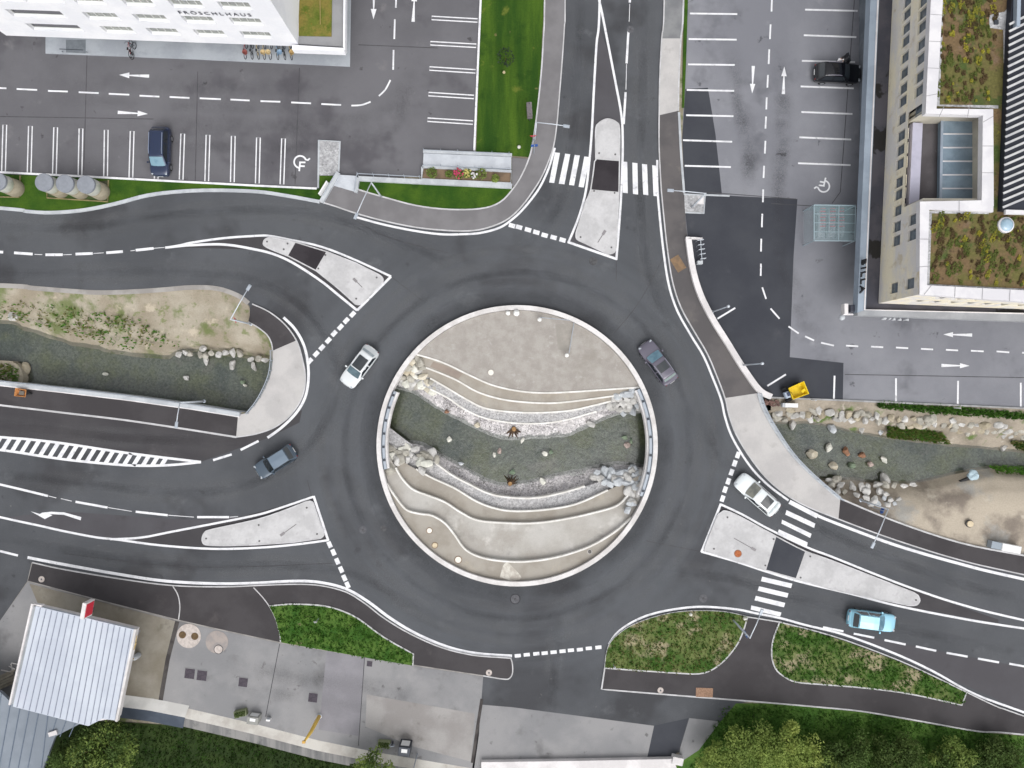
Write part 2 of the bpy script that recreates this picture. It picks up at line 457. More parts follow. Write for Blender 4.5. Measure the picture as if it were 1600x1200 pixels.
sheet('asphalt_patch', [(-330, 590), (0, 630), (200, 654), (372, 682), (400, 676), (440, 662), (472, 640), (468, 660), (420, 684), (313, 722), (200, 709), (0, 684), (-330, 640)], .005, M_BROWNA)
sheet('asphalt_patch', cr([(0, 810), (90, 800), (200, 806), (300, 812), (370, 808), (400, 806), (330, 820), (270, 831), (180, 842), (100, 829)], 3), .005, M_BROWNB)
sheet('asphalt_patch', [(200, 842), (330, 820), (490, 777), (511, 843), (400, 855), (250, 852)], .0055, M_BROWNA)
sheet('asphalt_patch', [(936, 40), (950, 80), (972, 185), (962, 406), (888, 379), (915, 300), (926, 190)], .005, M_BROWNB)
sheet('asphalt_patch', [(262, 386), (400, 369), (500, 386), (611, 432), (558, 485), (460, 412), (400, 390)], .005, M_BROWNA)
sheet('asphalt_patch', [(1128, 790), (1260, 852), (1430, 923), (1560, 968), (1560, 974), (1400, 945), (1097, 861)], .005, M_BROWNA)
sheet('asphalt_patch', [(1290, 982), (1600, 1043), (1660, 1056), (1660, 1130), (1600, 1112), (1460, 1050), (1380, 1014)], .005, M_BROWNB)
# banks and stream beds
def at(pts, z): return [P(x, y, z) for x, y in pts]
sheet_w('stream_bed', [Vector((-75, -22, -2.55)), Vector((-11, -22, -2.55)), Vector((-11, 18, -2.55)), Vector((-75, 18, -2.55))], M_BED)['kind'] = 'structure'
sheet_w('stream_bed', [Vector((-17, -22, -2.56)), Vector((17, -22, -2.56)), Vector((17, 4, -2.56)), Vector((-17, 4, -2.56))], M_BED)['kind'] = 'structure'
sheet_w('stream_bed', [Vector((14, -22, -2.55)), Vector((75, -22, -2.55)), Vector((75, 4, -2.55)), Vector((14, 4, -2.55))], M_BED)['kind'] = 'structure'
def water_mat():
    m = bpy.data.materials.new('stream_water'); m.use_nodes = True
    nt = m.node_tree; out = nt.nodes['Material Output']; nt.nodes.remove(nt.nodes['Principled BSDF'])
    tr = _n(nt, 'ShaderNodeBsdfTransparent'); tr.inputs[0].default_value = (0.86, 0.89, 0.87, 1)
    gl = _n(nt, 'ShaderNodeBsdfGlossy'); gl.inputs['Roughness'].default_value = 0.08
    fr = _n(nt, 'ShaderNodeFresnel'); fr.inputs[0].default_value = 1.33
    bp = _n(nt, 'ShaderNodeBump'); bp.inputs['Strength'].default_value = 0.35; bp.inputs['Distance'].default_value = 0.08
    ge = _n(nt, 'ShaderNodeNewGeometry')
    nt.links.new(_noise(nt, ge.outputs['Position'], 1.6, 4, 0.6), bp.inputs['Height'])
    nt.links.new(bp.outputs[0], gl.inputs['Normal'])
    mx = _n(nt, 'ShaderNodeMixShader')
    nt.links.new(_math(nt, 'MULTIPLY', fr.outputs[0], 4.0), mx.inputs[0]); nt.links.new(tr.outputs[0], mx.inputs[1]); nt.links.new(gl.outputs[0], mx.inputs[2])
    nt.links.new(mx.outputs[0], out.inputs[0])
    return m
M_WATER = water_mat()
sheet_w('water', [Vector((-75, -22, -2.3)), Vector((75, -22, -2.3)), Vector((75, 18, -2.3)), Vector((-75, 18, -2.3))], M_WATER)['kind'] = 'structure'

WZ = -2.35
W_WATER = cr([(-330, 470), (0, 500), (30, 509), (60, 517), (100, 531), (150, 541), (200, 551), (262, 556), (272, 549), (300, 545), (350, 550), (395, 556), (426, 563)], 3)
W_MID = cr([(-330, 455), (0, 482), (50, 492), (100, 500), (150, 510), (200, 520), (262, 528), (300, 528), (350, 532), (400, 533), (428, 553)], 3)
loft('river_bank', [at(W_TOP[:-1] + [(389, 502), (406, 512), (421, 526), (428, 546)], -0.03), at(W_MID, -0.75), at(W_WATER, WZ), at([(x, y + 8) for x, y in W_WATER], WZ - .3)], 90, 5, M_SOIL, 0.12, 3)
slab('river_bank', cr([(-200, 552), (0, 563), (20, 566), (30, 573), (36, 590), (30, 600), (0, 600), (-200, 590)], 3), -2.6, -1.5, M_SOIL, kind='structure')
E_WATER_N = cr([(1150, 655), (1205, 659), (1262, 659), (1292, 664), (1350, 676), (1375, 681), (1425, 687), (1482, 694), (1547, 699), (1600, 704), (1960, 740)], 3)
loft('river_bank', [at(E_NORTH[::-1], -0.03), at(cr([(1205, 641), (1320, 645), (1400, 652), (1500, 662), (1600, 672), (1960, 700)], 3), -0.45), at(E_WATER_N, WZ), at([(x, y + 5) for x, y in E_WATER_N], WZ - .3)], 110, 4,
     surf('gravel_bank', C(162, 152, 138), C(140, 131, 118), 0.4, fine=0.16, fscale=7, rough=1, bump=0.5, specks=((C(86, 110, 48), 0.4, 0.57, 0.66, 0.85), (C(196, 188, 176), 1.0, 0.6, 0.72, 0.6))), 0.15, 9)
E_WATER_S = cr([(1262, 745), (1290, 750), (1330, 749), (1355, 753), (1407, 755), (1440, 752), (1512, 736), (1550, 731), (1600, 736), (1960, 760)], 3)
loft('river_bank', [at(E_SOUTH, -0.03), at(cr([(1318, 782), (1370, 800), (1420, 800), (1460, 790), (1520, 775), (1600, 772), (1960, 800)], 3), -0.35), at(cr([(1285, 765), (1335, 775), (1400, 776), (1440, 770), (1515, 752), (1600, 748), (1960, 775)], 3), -1.1), at(E_WATER_S, WZ), at([(x, y - 5) for x, y in E_WATER_S], WZ - .3)], 100, 4,
     surf('sand_bank', C(188, 177, 161), C(138, 128, 118), 0.16, 0.46, 0.6, fine=0.12, fscale=7, rough=1, bump=0.4, specks=((C(168, 167, 163), 0.22, 0.52, 0.64, 0.8), (C(204, 196, 180), 0.5, 0.62, 0.74, 0.6))), 0.12, 17)

# ------------------------------------------------------------------ pavements, kerbs and lawns
def kerb(pts, w=0.13, z=0.13, smooth=6): return ribbon('kerb', pts, w, -0.05, z, M_KERB, smooth, zp=0.1)
PZ = 0.115
KA = cr([(883, -320), (883, 0), (882, 40), (878, 100), (874, 150), (870, 195), (865, 228), (857, 252), (847, 275), (835, 295), (816, 321), (795, 341), (770, 353), (740, 360), (700, 360), (650, 355), (600, 345), (556, 333), (520, 321), (500, 315)], 4)
KAo = cr([(853, -320), (851, 0), (849, 60), (846, 110), (841, 160), (836, 200), (832, 225), (828, 243), (818, 268), (803, 293), (781, 316), (750, 326), (700, 327), (650, 321), (600, 308), (556, 295)], 4)
slab('pavement', KA + [(514, 288), (534, 291)] + KAo[::-1], -0.05, PZ, M_PAVA, kind='structure')
ribbon('kerb', KA, 0.12, -0.05, 0.13, M_KERB, 0); ribbon('kerb', KAo, 0.14, -0.05, 0.135, M_KERB, 0)
slab('footpath', [(800, 246), (826, 248), (817, 268), (803, 291), (800, 290)], -0.05, PZ - 0.004, M_PAVA, kind='structure')
# grass verge above the upper west road with concrete edging
VE = cr([(-330, 300), (0, 325), (40, 330), (80, 332), (130, 328), (180, 318), (230, 305), (280, 299), (330, 297), (400, 299), (450, 306), (499, 315)], 4)
slab('lawn', VE + [(514, 289), (497, 294), (400, 290), (250, 283), (0, 272), (-330, 256)], -0.05, 0.10, M_LAWN, kind='structure')
ribbon('edging', VE, 0.32, -0.05, 0.16, M_EDGE, 0)
slab('lawn', [(760, -320), (752, 0), (744, 238), (800, 243), (827, 245), (831, 225), (835, 200), (840, 160), (845, 110), (847, 60), (850, 0), (852, -320)], -0.05, 0.10, M_LAWN2, kind='structure')
slab('lawn', [(560, 281), (660, 286), (800, 292)] + cr([(802, 293), (780, 316), (749, 325), (700, 326), (650, 320), (600, 307), (557, 294)], 3), -0.05, 0.10, M_LAWN, kind='structure')
# west nose: dark footway and concrete bridge deck
NOSE_O = cr([(394, 475), (420, 487), (445, 507), (463, 532), (472, 560), (477, 590), (472, 620), (455, 647), (430, 667), (400, 678), (369, 683)], 5)
i0 = min(range(len(NOSE_O)), key=lambda i: abs(NOSE_O[i][0] - 463) + abs(NOSE_O[i][1] - 534))
j0 = min(range(len(W_NOSE)), key=lambda i: abs(W_NOSE[i][0] - 426) + abs(W_NOSE[i][1] - 546))
slab('pavement', NOSE_O[:i0 + 1] + W_NOSE[:j0 + 1][::-1], -0.05, PZ, M_PAVB, kind='structure')
slab('bridge_deck', NOSE_O[i0:] + [(372, 648), (388, 645)] + W_NOSE[j0:][::-1][1:], -0.75, PZ + 0.01, M_CONC, kind='structure')
ribbon('kerb', NOSE_O, 0.12, -0.05, 0.135, M_KERB, 0)
ribbon('kerb', W_NOSE[:j0 + 1], 0.12, -0.05, 0.135, M_KERB, 0)
SK = [(-330, 594), (0, 633), (100, 645), (200, 657), (300, 672), (369, 683)]
slab('pavement', SK + [(372, 648), (200, 626), (0, 603), (-330, 566)], -0.05, PZ - 0.004, M_PAVB, kind='structure')
kerb(SK, 0.18, smooth=4)
ribbon('kerb', [(-330, 437), (0, 446), (50, 450), (100, 454), (150, 457), (200, 456), (250, 453), (300, 449), (340, 451), (372, 462), (388, 474)], 0.45, -0.05, 0.03, surf('dusty_edge', C(168, 164, 160), C(150, 146, 142), 0.5, fine=0.08), 4)
# south-west footway with its grass patch
KS = cr([(50, 879), (100, 890), (190, 905), (270, 915), (350, 917), (400, 915), (460, 913), (500, 915), (540, 925), (570, 943), (600, 966), (640, 990), (690, 1012), (740, 1024), (790, 1028), (799, 1031), (801, 1050), (796, 1060), (785, 1061), (755, 1056)], 4)
LOW = [(650, 1040), (437, 1004), (340, 983), (278, 969), (175, 943), (110, 926), (43, 908)]
slab('pavement', KS + LOW, -0.05, PZ, M_PAVB, kind='structure')
ribbon('kerb', KS, 0.11, -0.05, 0.135, M_KERB, 0)
ribbon('kerb', [(755, 1056)] + LOW + [(50, 879)], 0.10, -0.05, 0.13, surf('worn_kerb', C(168, 164, 160), C(140, 137, 134), 0.8, fine=0.1), 0)
ribbon('joint', [(270, 916), (278, 930), (281, 948), (279, 968)], 0.10, PZ, 0.124, M_KERB, 5)
ribbon('joint', [(396, 918), (410, 933), (421, 948), (430, 966), (437, 990), (438, 1003)], 0.10, PZ, 0.124, M_KERB, 5)
def grass_patch(pts, edge, mat=M_WILD):
    slab('grass_patch', pts, 0.05, 0.15, mat, kind='structure')
    ribbon('kerb', edge, 0.13, 0.0, 0.165, M_KERB, 0)
G1 = cr([(421, 947), (440, 945), (460, 944), (500, 946), (530, 953), (560, 967), (600, 996), (646, 1022)], 4)
grass_patch(G1 + [(645, 1040), (580, 1029), (440, 1004), (437, 990), (430, 966)], G1 + [(645, 1040)],
            surf('lush_grass', C(56, 92, 32), C(84, 112, 48), 0.6, 0.38, 0.62, fine=0.26, fscale=5, rough=1, bump=0.6, specks=((C(150, 140, 108), 0.55, 0.63, 0.7, 0.7), (C(36, 76, 18), 1.1, 0.56, 0.66, 0.7))))
# south-east footway, two grass islands
SE_T = cr([(945, 1044), (948, 1020), (955, 1003), (975, 985), (1000, 972), (1040, 960), (1080, 955), (1130, 956), (1168, 964)], 4)
SE_K = SE_T + [(1218, 972)] + cr([(1270, 985), (1320, 1000), (1400, 1030), (1460, 1057), (1511, 1082), (1560, 1105), (1600, 1119), (1930, 1240)], 3)
SE_B = cr([(1930, 1190), (1600, 1148), (1530, 1143), (1450, 1129), (1350, 1112), (1280, 1105), (1200, 1098), (1100, 1090), (1000, 1082), (940, 1077)], 4)
slab('pavement', SE_K + SE_B, -0.05, PZ, M_PAVB, kind='structure')
ribbon('kerb', SE_K, 0.11, -0.05, 0.135, M_KERB, 0)
ribbon('kerb', SE_B + [(945, 1044)], 0.14, -0.05, 0.14, M_KERB, 0)
G2b = cr([(1168, 965), (1160, 990), (1150, 1010), (1131, 1033), (1110, 1048), (1090, 1053), (1060, 1052), (1000, 1048), (946, 1044)], 4)
grass_patch(SE_T[1:] + G2b, G2b)
G3 = cr([(1218, 973), (1208, 1000), (1206, 1025), (1212, 1045), (1225, 1057), (1245, 1066), (1290, 1070), (1350, 1075), (1420, 1084), (1503, 1102)], 4)
grass_patch(G3 + [(1510, 1083), (1460, 1059), (1400, 1032), (1320, 1002), (1270, 987)], G3 + [(1510, 1083)])
sheet('grass_slope', [(1150, 1099), (1200, 1099), (1280, 1106), (1350, 1113), (1450, 1131), (1530, 1144), (1600, 1150), (1960, 1195), (1960, 1500), (1040, 1500), (1050, 1200), (1092, 1172), (1120, 1135)], 0.012, surf('slope_grass', C(62, 96, 36), C(82, 112, 48), 0.4, fine=.3, fscale=5, rough=1, bump=.6, specks=((C(40, 66, 24), .5, .54, .68, .8),)))
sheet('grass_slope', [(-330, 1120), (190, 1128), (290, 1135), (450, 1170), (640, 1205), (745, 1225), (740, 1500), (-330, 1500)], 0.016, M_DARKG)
# north-east footway and bridge deck
KE = cr([(1040, -320), (1038, 0), (1034, 60), (1031, 120), (1030, 180), (1030, 230), (1033, 290), (1037, 335), (1043, 390), (1051, 440), (1064, 480), (1085, 518), (1105, 552), (1120, 587), (1133, 622), (1139, 648), (1151, 680), (1176, 720), (1206, 755), (1250, 786), (1310, 811), (1400, 844), (1500, 875), (1600, 898), (1960, 975)], 4)
def cut(line, a, b):
    f = lambda q: min(range(len(line)), key=lambda i: (line[i][0] - q[0]) ** 2 + (line[i][1] - q[1]) ** 2)
    i, j = f(a), f(b)
    return line[i:j + 1]
EO1 = cr([(1072, -320), (1068, 0), (1064, 60), (1061, 120), (1060, 173)], 4)
EO2 = cr([(1060, 173), (1063, 235), (1068, 300), (1074, 372), (1081, 420), (1093, 460), (1112, 498), (1135, 535), (1160, 575), (1186, 614)], 4)
slab('pavement', cut(KE, (1040, -320), (1034, 60)) + cut(EO1, (1072, -320), (1064, 60))[::-1], -0.05, PZ, surf('grey_pavement', C(120, 121, 124), C(140, 141, 142), 0.3, fine=0.07), kind='structure')
slab('pavement', cut(KE, (1034, 60), (1030, 176)) + cut(EO1, (1064, 60), (1060, 173))[::-1], -0.05, PZ + .004, M_CONC, kind='structure')
slab('pavement', cut(KE, (1030, 176), (1133, 622)) + EO2[::-1], -0.05, PZ, M_PAVC, kind='structure')
slab('bridge_deck', cut(KE, (1133, 622), (1302, 808)) + E_BRIDGE[::-1], -0.75, PZ + 0.008, M_CONC, kind='structure')
slab('pavement', cut(KE, (1302, 808), (1960, 975)) + E_SOUTH[::-1], -0.05, PZ, M_PAVB, kind='structure')
ribbon('kerb', KE, 0.12, -0.05, 0.135, M_KERB, 0)
ribbon('kerb', E_SOUTH, 0.16, -0.05, 0.14, M_KERB, 0)
ribbon('kerb', EO1, 0.16, -0.05, 0.14, M_KERB, 0)
ribbon('kerb', [(1061, 175), (1064, 235), (1069, 301)], 0.22, -0.05, 0.16, M_EDGE, 4)
ribbon('kerb', [(1204, 621), (1317, 625.5), (1400, 629), (1600, 638), (1960, 655)], 0.16, -0.05, 0.10, surf('lot_kerb', C(170, 170, 172), C(150, 150, 150), .8), 0)
slab('grass_strip', [(1070, -320), (1074, -320), (1075, 0), (1072, 100), (1069, 168), (1066, 168), (1067, 100), (1069, 0)], -0.02, 0.09, M_LAWN, kind='structure')
slab('gravel_bed', [(1069, 303), (1101, 305), (1100, 333), (1070, 332)], 0.0, 0.06, surf('white_gravel', C(188, 188, 190), C(168, 168, 170), .8, fine=.2, fscale=6, cells=(6, .7, 1.15)), kind='structure')
ribbon('edging', [(1066, 303), (1102, 305), (1100, 333), (1069, 332), (1066, 303)], 0.14, 0.0, 0.10, M_EDGE, 0)
ribbon('edging', [(1102, 304.5), (1140, 306)], 0.14, 0.0, 0.09, M_EDGE, 0)
slab('gravel_bed', [(499, 220), (530, 221.5), (528, 268), (523, 274), (498, 274)], 0.0, 0.06, MATS['white_gravel'], kind='structure')
slab('grass_patch', [(499, 274.5), (523, 274.5), (512, 290), (498, 296)], 0.0, 0.055, M_LAWN, kind='structure')
ribbon('edging', [(497, 296), (498, 219), (531, 221), (529, 269)], 0.16, 0.0, 0.10, M_EDGE, 0)

# ------------------------------------------------------------------ painted markings
MZ = 0.012
LAY = [0]
def lift():
    LAY[0] = (LAY[0] + 5) % 23
    return LAY[0] * 0.00025
def line(name, pts, w=0.22, smooth=6, z=MZ):
    z += lift()
    return ribbon(name, pts, w, z, z, M_PAINT, smooth)
def dash(a, b, w=0.22, z=MZ): return line('lane_dash', [a, b], w, 0, z)
def bar(name, q, z=MZ): return sheet(name, q, z + lift(), M_PAINT)
# edge lines round the junction
line('edge_line', [(867, 231), (859, 258), (850, 280), (838, 301), (818, 326), (800, 343), (780, 356), (750, 364), (720, 366), (690, 366), (650, 361), (600, 351), (556, 339)], 0.21)
line('edge_line', [(443, 496), (460, 513), (473, 535), (480, 560), (482, 590), (477, 620), (463, 645), (440, 668), (418, 684)], 0.26)
dash((404, 689), (376, 703)); dash((362, 710), (333, 719))
line('edge_line', [(43, 871), (100, 882), (190, 898), (260, 908), (340, 912), (400, 911), (460, 908), (500, 910), (540, 920), (575, 940), (610, 966), (650, 990), (700, 1011), (745, 1021), (800, 1025)], 0.28)
dash((28, 868), (0, 861)); dash((-15, 858), (-45, 851))
line('edge_line', [(951, 1007), (965, 988), (990, 971), (1020, 959), (1060, 951), (1100, 948), (1150, 952), (1180, 958), (1220, 966), (1260, 977), (1320, 992), (1400, 1022), (1460, 1050), (1520, 1083), (1600, 1113), (1930, 1230)], 0.21)
line('edge_line', [(1027, 250), (1027, 290), (1031, 340), (1037, 395), (1045, 445), (1058, 485), (1079, 523), (1099, 556), (1114, 591), (1127, 625), (1133, 652), (1145, 685), (1171, 727), (1199, 757), (1232, 782)], 0.21)
line('edge_line', [(1278, 806), (1310, 819), (1400, 852), (1500, 881), (1600, 905), (1960, 982)], 0.28)
# upper west arm
line('edge_line', [(258, 387), (280, 383.5), (300, 379), (350, 372), (400, 368.5), (420, 368.5), (450, 374), (500, 385), (550, 404), (611, 432), (558, 485)][:10], 0.21)
line('edge_line', [(611, 432), (558, 485)], 0.24, 0)
line('edge_line', [(258, 387), (280, 384.5), (300, 383), (350, 382), (400, 390), (430, 398), (460, 412), (500, 438), (530, 462), (558, 485)], 0.24)
for a, b in (((-30, 392), (5, 394)), ((22, 395), (51, 397)), ((71, 398), (98, 398)), ((118, 397), (145, 396)), ((166, 395), (192, 393)), ((212, 391), (240, 388))): dash(a, b, 0.26)
for a, b in (((54, 397.4), (66, 397.8)), ((99, 398), (112, 397.6)), ((146, 396), (162, 395)), ((204, 392), (211, 391)), ((240, 388), (257, 386.6))): line('faded_dash', [a, b], 0.06, 0)
def yields(pts, ang, l=0.62, w=0.42):
    ca, sa = math.cos(math.radians(ang)), math.sin(math.radians(ang))
    for x, y in pts:
        c = P(x, y, MZ)
        u, v = Vector((ca, sa, 0)) * l / 2, Vector((-sa, ca, 0)) * w / 2
        o = sheet_w('yield_mark', [c + u + v, c - u + v, c - u - v, c + u - v], M_PAINT); o['kind'] = 'structure'
yields([(551, 491), (541, 501), (532, 511), (522, 521), (513, 532), (503, 543), (494, 553), (484, 564)], 47)
yields([(800, 352.5), (811, 355), (825, 359), (838, 363), (851, 367.5), (865, 371), (879, 375)], -16)
yields([(515, 851), (521, 863), (527, 877), (533, 890), (538, 903), (543, 914)], -66)
yields([(809, 1024.5), (823, 1023), (838, 1021.5), (851, 1020.5), (865, 1019), (879, 1017.5), (892, 1016), (906, 1015), (920, 1013), (935, 1011.5)], 5.5, 0.6, 0.34)
yields([(1153, 711), (1148, 724), (1143, 738), (1138, 752), (1133, 765), (1129, 779)], 71)
# hatched wedge
HT = cr([(-200, 665), (0, 683), (40, 686), (100, 693), (200, 708), (314, 722)], 5); HB = cr([(-200, 680), (0, 703), (60, 712), (120, 720), (200, 727), (260, 727), (314, 722)], 5)
line('hatching_edge', HT, 0.24, 0); line('hatching_edge', HB, 0.24, 0)
def yat(l, x):
    for a, b in zip(l[:-1], l[1:]):
        if a[0] <= x <= b[0]: return a[1] + (b[1] - a[1]) * (x - a[0]) / max(1e-6, b[0] - a[0])
    return l[-1][1]
for k in range(-8, 18):
    xb = 4 + k * 14.6
    if xb < -130: continue
    yb = yat(HB, xb); xt = xb
    for _ in range(20):
        yt = yat(HT, xt); xt = xb + (yb - yt) * 0.62
    line('hatching_bar', [(xb, yb), (xt, yt)], 0.40, 0)
# lower west arm
line('lane_line', [(-200, 712), (0, 757), (75, 775)], 0.22)
for a, b in (((118, 784), (168, 793)), ((212, 799.5), (262, 805)), ((308, 808), (358, 808))): dash(a, b)
for a, b in (((76, 775), (88, 778)), ((95, 779), (112, 783)), ((169, 793), (206, 799)), ((263, 805), (303, 808)), ((359, 808), (372, 807))): line('faded_dash', [a, b], 0.06, 0)
line('edge_line', [(-200, 762), (0, 808), (60, 821), (100, 830), (150, 839.5), (182, 843), (250, 852), (330, 857.5), (400, 856), (460, 851), (513, 844)], 0.21)
line('edge_line', [(172, 842.5), (220, 840), (270, 830.5), (330, 819), (400, 805), (440, 793), (490, 776)], 0.21)
line('edge_line', [(490, 775), (513, 845)], 0.24, 0)
bar('direction_arrow', [(48, 799), (70, 811), (82, 805), (77, 803), (100, 804.5), (126, 813), (127, 808), (100, 800.5), (80, 799.5), (66, 801), (62, 803)])
# north arm
line('edge_line', [(939, -320), (937, 0), (932, 70), (928, 140), (925, 200), (921, 250), (915, 300), (904, 340), (888, 379)], 0.22)
line('edge_line', [(936, 0), (941, 22), (950, 68), (962, 130), (971, 180), (973, 220), (972, 270), (969, 330), (963, 406)], 0.22)
line('edge_line', [(887, 378), (964, 405)], 0.24, 0)
for a, b in (((985.5, -40), (984, 4)), ((982, 48), (979, 99)), ((977.5, 144), (974.5, 194))): dash(a, b)
for a, b in (((984, 6), (983, 34)), ((979, 100), (978, 140))): line('faded_dash', [a, b], 0.06, 0)
Z = [[(867, 238), (875, 239), (866, 286), (858, 285)], [(883, 240), (891, 241), (882, 288), (873, 287)], [(898, 242), (906, 243), (897, 290), (889, 289)], [(913, 244.5), (922, 245.5), (912, 293), (904, 292)],
     [(974, 252.5), (980, 253), (981, 302), (973, 301)], [(988, 254), (996, 255), (997, 304), (989, 303)], [(1003, 256), (1011, 257), (1013, 305), (1005, 304)], [(1019, 258), (1026, 259), (1029, 307), (1021, 306)],
     [(1235, 781), (1279, 803.5), (1276, 810), (1232, 787)], [(1229, 797), (1274, 818), (1272, 825), (1227, 804)], [(1222, 812), (1268, 834), (1266, 840.5), (1221, 818)], [(1217, 827), (1262, 847.5), (1261, 853.5), (1215, 833)],
     [(1191, 901), (1238, 912), (1236, 919), (1189, 908)], [(1186, 916), (1232, 927), (1230, 934), (1184, 923)], [(1181, 931), (1227, 942), (1225, 949), (1179, 938)], [(1174, 946), (1221, 957), (1219, 963.5), (1173, 952.5)]]
for q in Z: bar('zebra_stripe', q)
# south-east arm
line('edge_line', [(1126, 788), (1160, 804), (1200, 826), (1262, 855.5), (1300, 870), (1372, 899), (1430, 921), (1500, 944), (1600, 969), (1930, 1040)], 0.21)
line('edge_line', [(1096, 862), (1150, 877.5), (1200, 894), (1250, 909), (1330, 928), (1400, 946), (1500, 966), (1600, 982), (1930, 1030)], 0.21)
line('edge_line', [(1126.5, 787), (1096, 863)], 0.24, 0)
for a, b in (((1286, 980), (1318, 986.5)), ((1334, 990), (1366, 996.5)), ((1382, 1000), (1415, 1007)), ((1431, 1010), (1463, 1017)), ((1479, 1020), (1512, 1026)), ((1528, 1029), (1561, 1035)), ((1577, 1037), (1610, 1043)), ((1626, 1046), (1659, 1052))): dash(a, b, 0.2)
# north-west car park
LZ = 0.016
def bay2(x0, y0, x1, y1, hw):
    """hollow double bay line"""
    a, b = P(x0, y0, LZ), P(x1, y1, LZ); t = (b - a).normalized(); n = Vector((-t.y, t.x, 0)) * hw / PXM
    o = ribbon_w('bay_line', [a + n, b + n, b - n, a - n], 0.11, LZ, LZ, M_PAINT, closed=True); o['kind'] = 'structure'
for xt, yt, xb, yb in ((-32.5, 193, -34, 266), (7.5, 195, 5.5, 268), (47.5, 197, 45.5, 270), (87, 199, 85, 271.5), (126.5, 201, 125, 273.5), (166, 203, 165, 275.5), (206.5, 205, 204.5, 277.5), (246, 207, 244, 279.5),
                       (285.5, 209, 283, 280.5), (325, 211, 323, 283), (364.5, 212.5, 363, 284.5), (403.8, 215, 402, 286.5), (443, 216.5, 440.5, 288)): bay2(xt, yt, xb, yb, 2.9)
for x0, y0, x1, y1 in ((676, -12, 748, -8), (674.5, 28, 746, 32), (672.5, 67.5, 744, 71.5), (671, 107, 743, 111.5), (669.5, 147, 740.5, 151.5), (668, 187, 739, 191.5)): bay2(x0, y0, x1, y1, 2.7)
line('bay_line', [(-330, 253), (0, 269), (120, 275), (250, 282), (400, 290), (495, 294.5)], 0.2, 0, 0.11)
line('bay_line', [(768, -320), (751, 0), (741, 235)], 0.2, 0, 0.108)
for a, b in (((-22, 136.5), (10, 138)), ((26, 139), (58, 140.5)), ((75, 142), (106, 143)), ((123, 144), (154, 145.5)), ((170, 146.5), (202, 148)), ((218, 149.5), (249, 151)), ((265, 151.5), (296, 153)), ((312, 153.5), (345, 155)), ((360, 155.5), (390, 157)),
             ((407, 158), (438, 159)), ((455, 160), (486, 161.5)), ((502, 162.5), (533, 164)), ((614.3, 109), (615, 78)), ((616, 61), (617, 30)), ((618.5, 12), (619.5, -20))): dash(a, b, 0.16, LZ)
line('lane_dash', [(549, 165), (565, 164), (579, 159)], 0.16, 5, LZ); line('lane_dash', [(592, 150), (602, 140), (610, 125)], 0.16, 5, LZ)
def arrow(x0, y0, x1, y1, z=LZ, hl=16, hw=4.5, sw=2.6):
    """tail at 0, tip at 1 (pixels of the survey photograph)"""
    d = math.hypot(x1 - x0, y1 - y0); ux, uy = (x1 - x0) / d, (y1 - y0) / d; nx, ny = -uy, ux
    hx, hy = x1 - ux * hl, y1 - uy * hl
    pts = [(x0 + nx * sw, y0 + ny * sw), (hx + nx * .9, hy + ny * .9), (hx + nx * hw, hy + ny * hw), (x1, y1), (hx - nx * hw, hy - ny * hw), (hx - nx * .9, hy - ny * .9), (x0 - nx * sw, y0 - ny * sw)]
    return bar('direction_arrow', pts, z)
arrow(233, 119, 186, 117); arrow(184, 175.5, 231, 178); arrow(584.5, -16, 583.5, 30); arrow(645.5, 34, 648, -14)
# north-east car park
for a, b in (((1080, -19), (1154, -18)), ((1078, 21), (1152, 22)), ((1076, 61), (1151, 62)), ((1075, 100.5), (1148, 101.5)), ((1073, 140.5), (1147, 142)), ((1072, 180), (1146, 181.5)), ((1067, 219), (1144, 221.5)), ((1070, 259), (1142, 261)),
             ((1260, -24), (1342, -22)), ((1258, 15), (1340, 17)), ((1256, 55), (1338, 58)), ((1253, 95), (1336, 97)), ((1251, 135), (1334, 138)), ((1252, 175), (1332, 178)), ((1249, 214.5), (1330, 218)), ((1247, 255), (1329, 258)),
             ((1400, 591), (1400, 627)), ((1497, 595), (1496.5, 631)), ((1595, 598), (1595, 635)), ((1304, 587), (1303, 623)), ((1228, 585), (1199, 603)), ((1149, 481), (1121, 498))): line('bay_line', [a, b], 0.17, 0, LZ)
for a, b in (((1207, -30), (1205.5, 18)), ((1204, 38), (1203, 61)), ((1202, 77), (1201, 100)), ((1200, 117), (1199, 137)), ((1198, 152), (1197.3, 171)), ((1197, 182), (1196, 201)), ((1196, 220), (1195, 240)), ((1194, 259), (1193, 278)), ((1192.5, 296), (1192, 316)), ((1191, 334), (1190.4, 355)),
             ((1189.5, 373), (1189, 393)), ((1189, 412), (1188.6, 431)), ((1191, 449), (1197, 467)), ((1204, 482), (1218, 498)), ((1232, 510), (1248, 521)), ((1258, 525.5), (1272, 532)), ((1283, 535.5), (1303, 540)), ((1322, 540), (1341, 541)), ((1361, 541.5), (1380, 542.5)), ((1400, 543), (1419, 544)),
             ((1439, 545), (1458, 546)), ((1478, 546.5), (1497, 547.5)), ((1517, 548), (1537, 549)), ((1557, 549), (1577, 550.5)), ((1597, 551), (1617, 552))): dash(a, b, 0.16, LZ)
arrow(1177, 103, 1175.3, 146, hl=15, hw=4.2); arrow(1224, 147, 1225.5, 104, hl=15, hw=4.2); arrow(1519, 523.5, 1474, 522.5, hl=15, hw=4); arrow(1471, 571, 1515, 571.5, hl=15, hw=4)
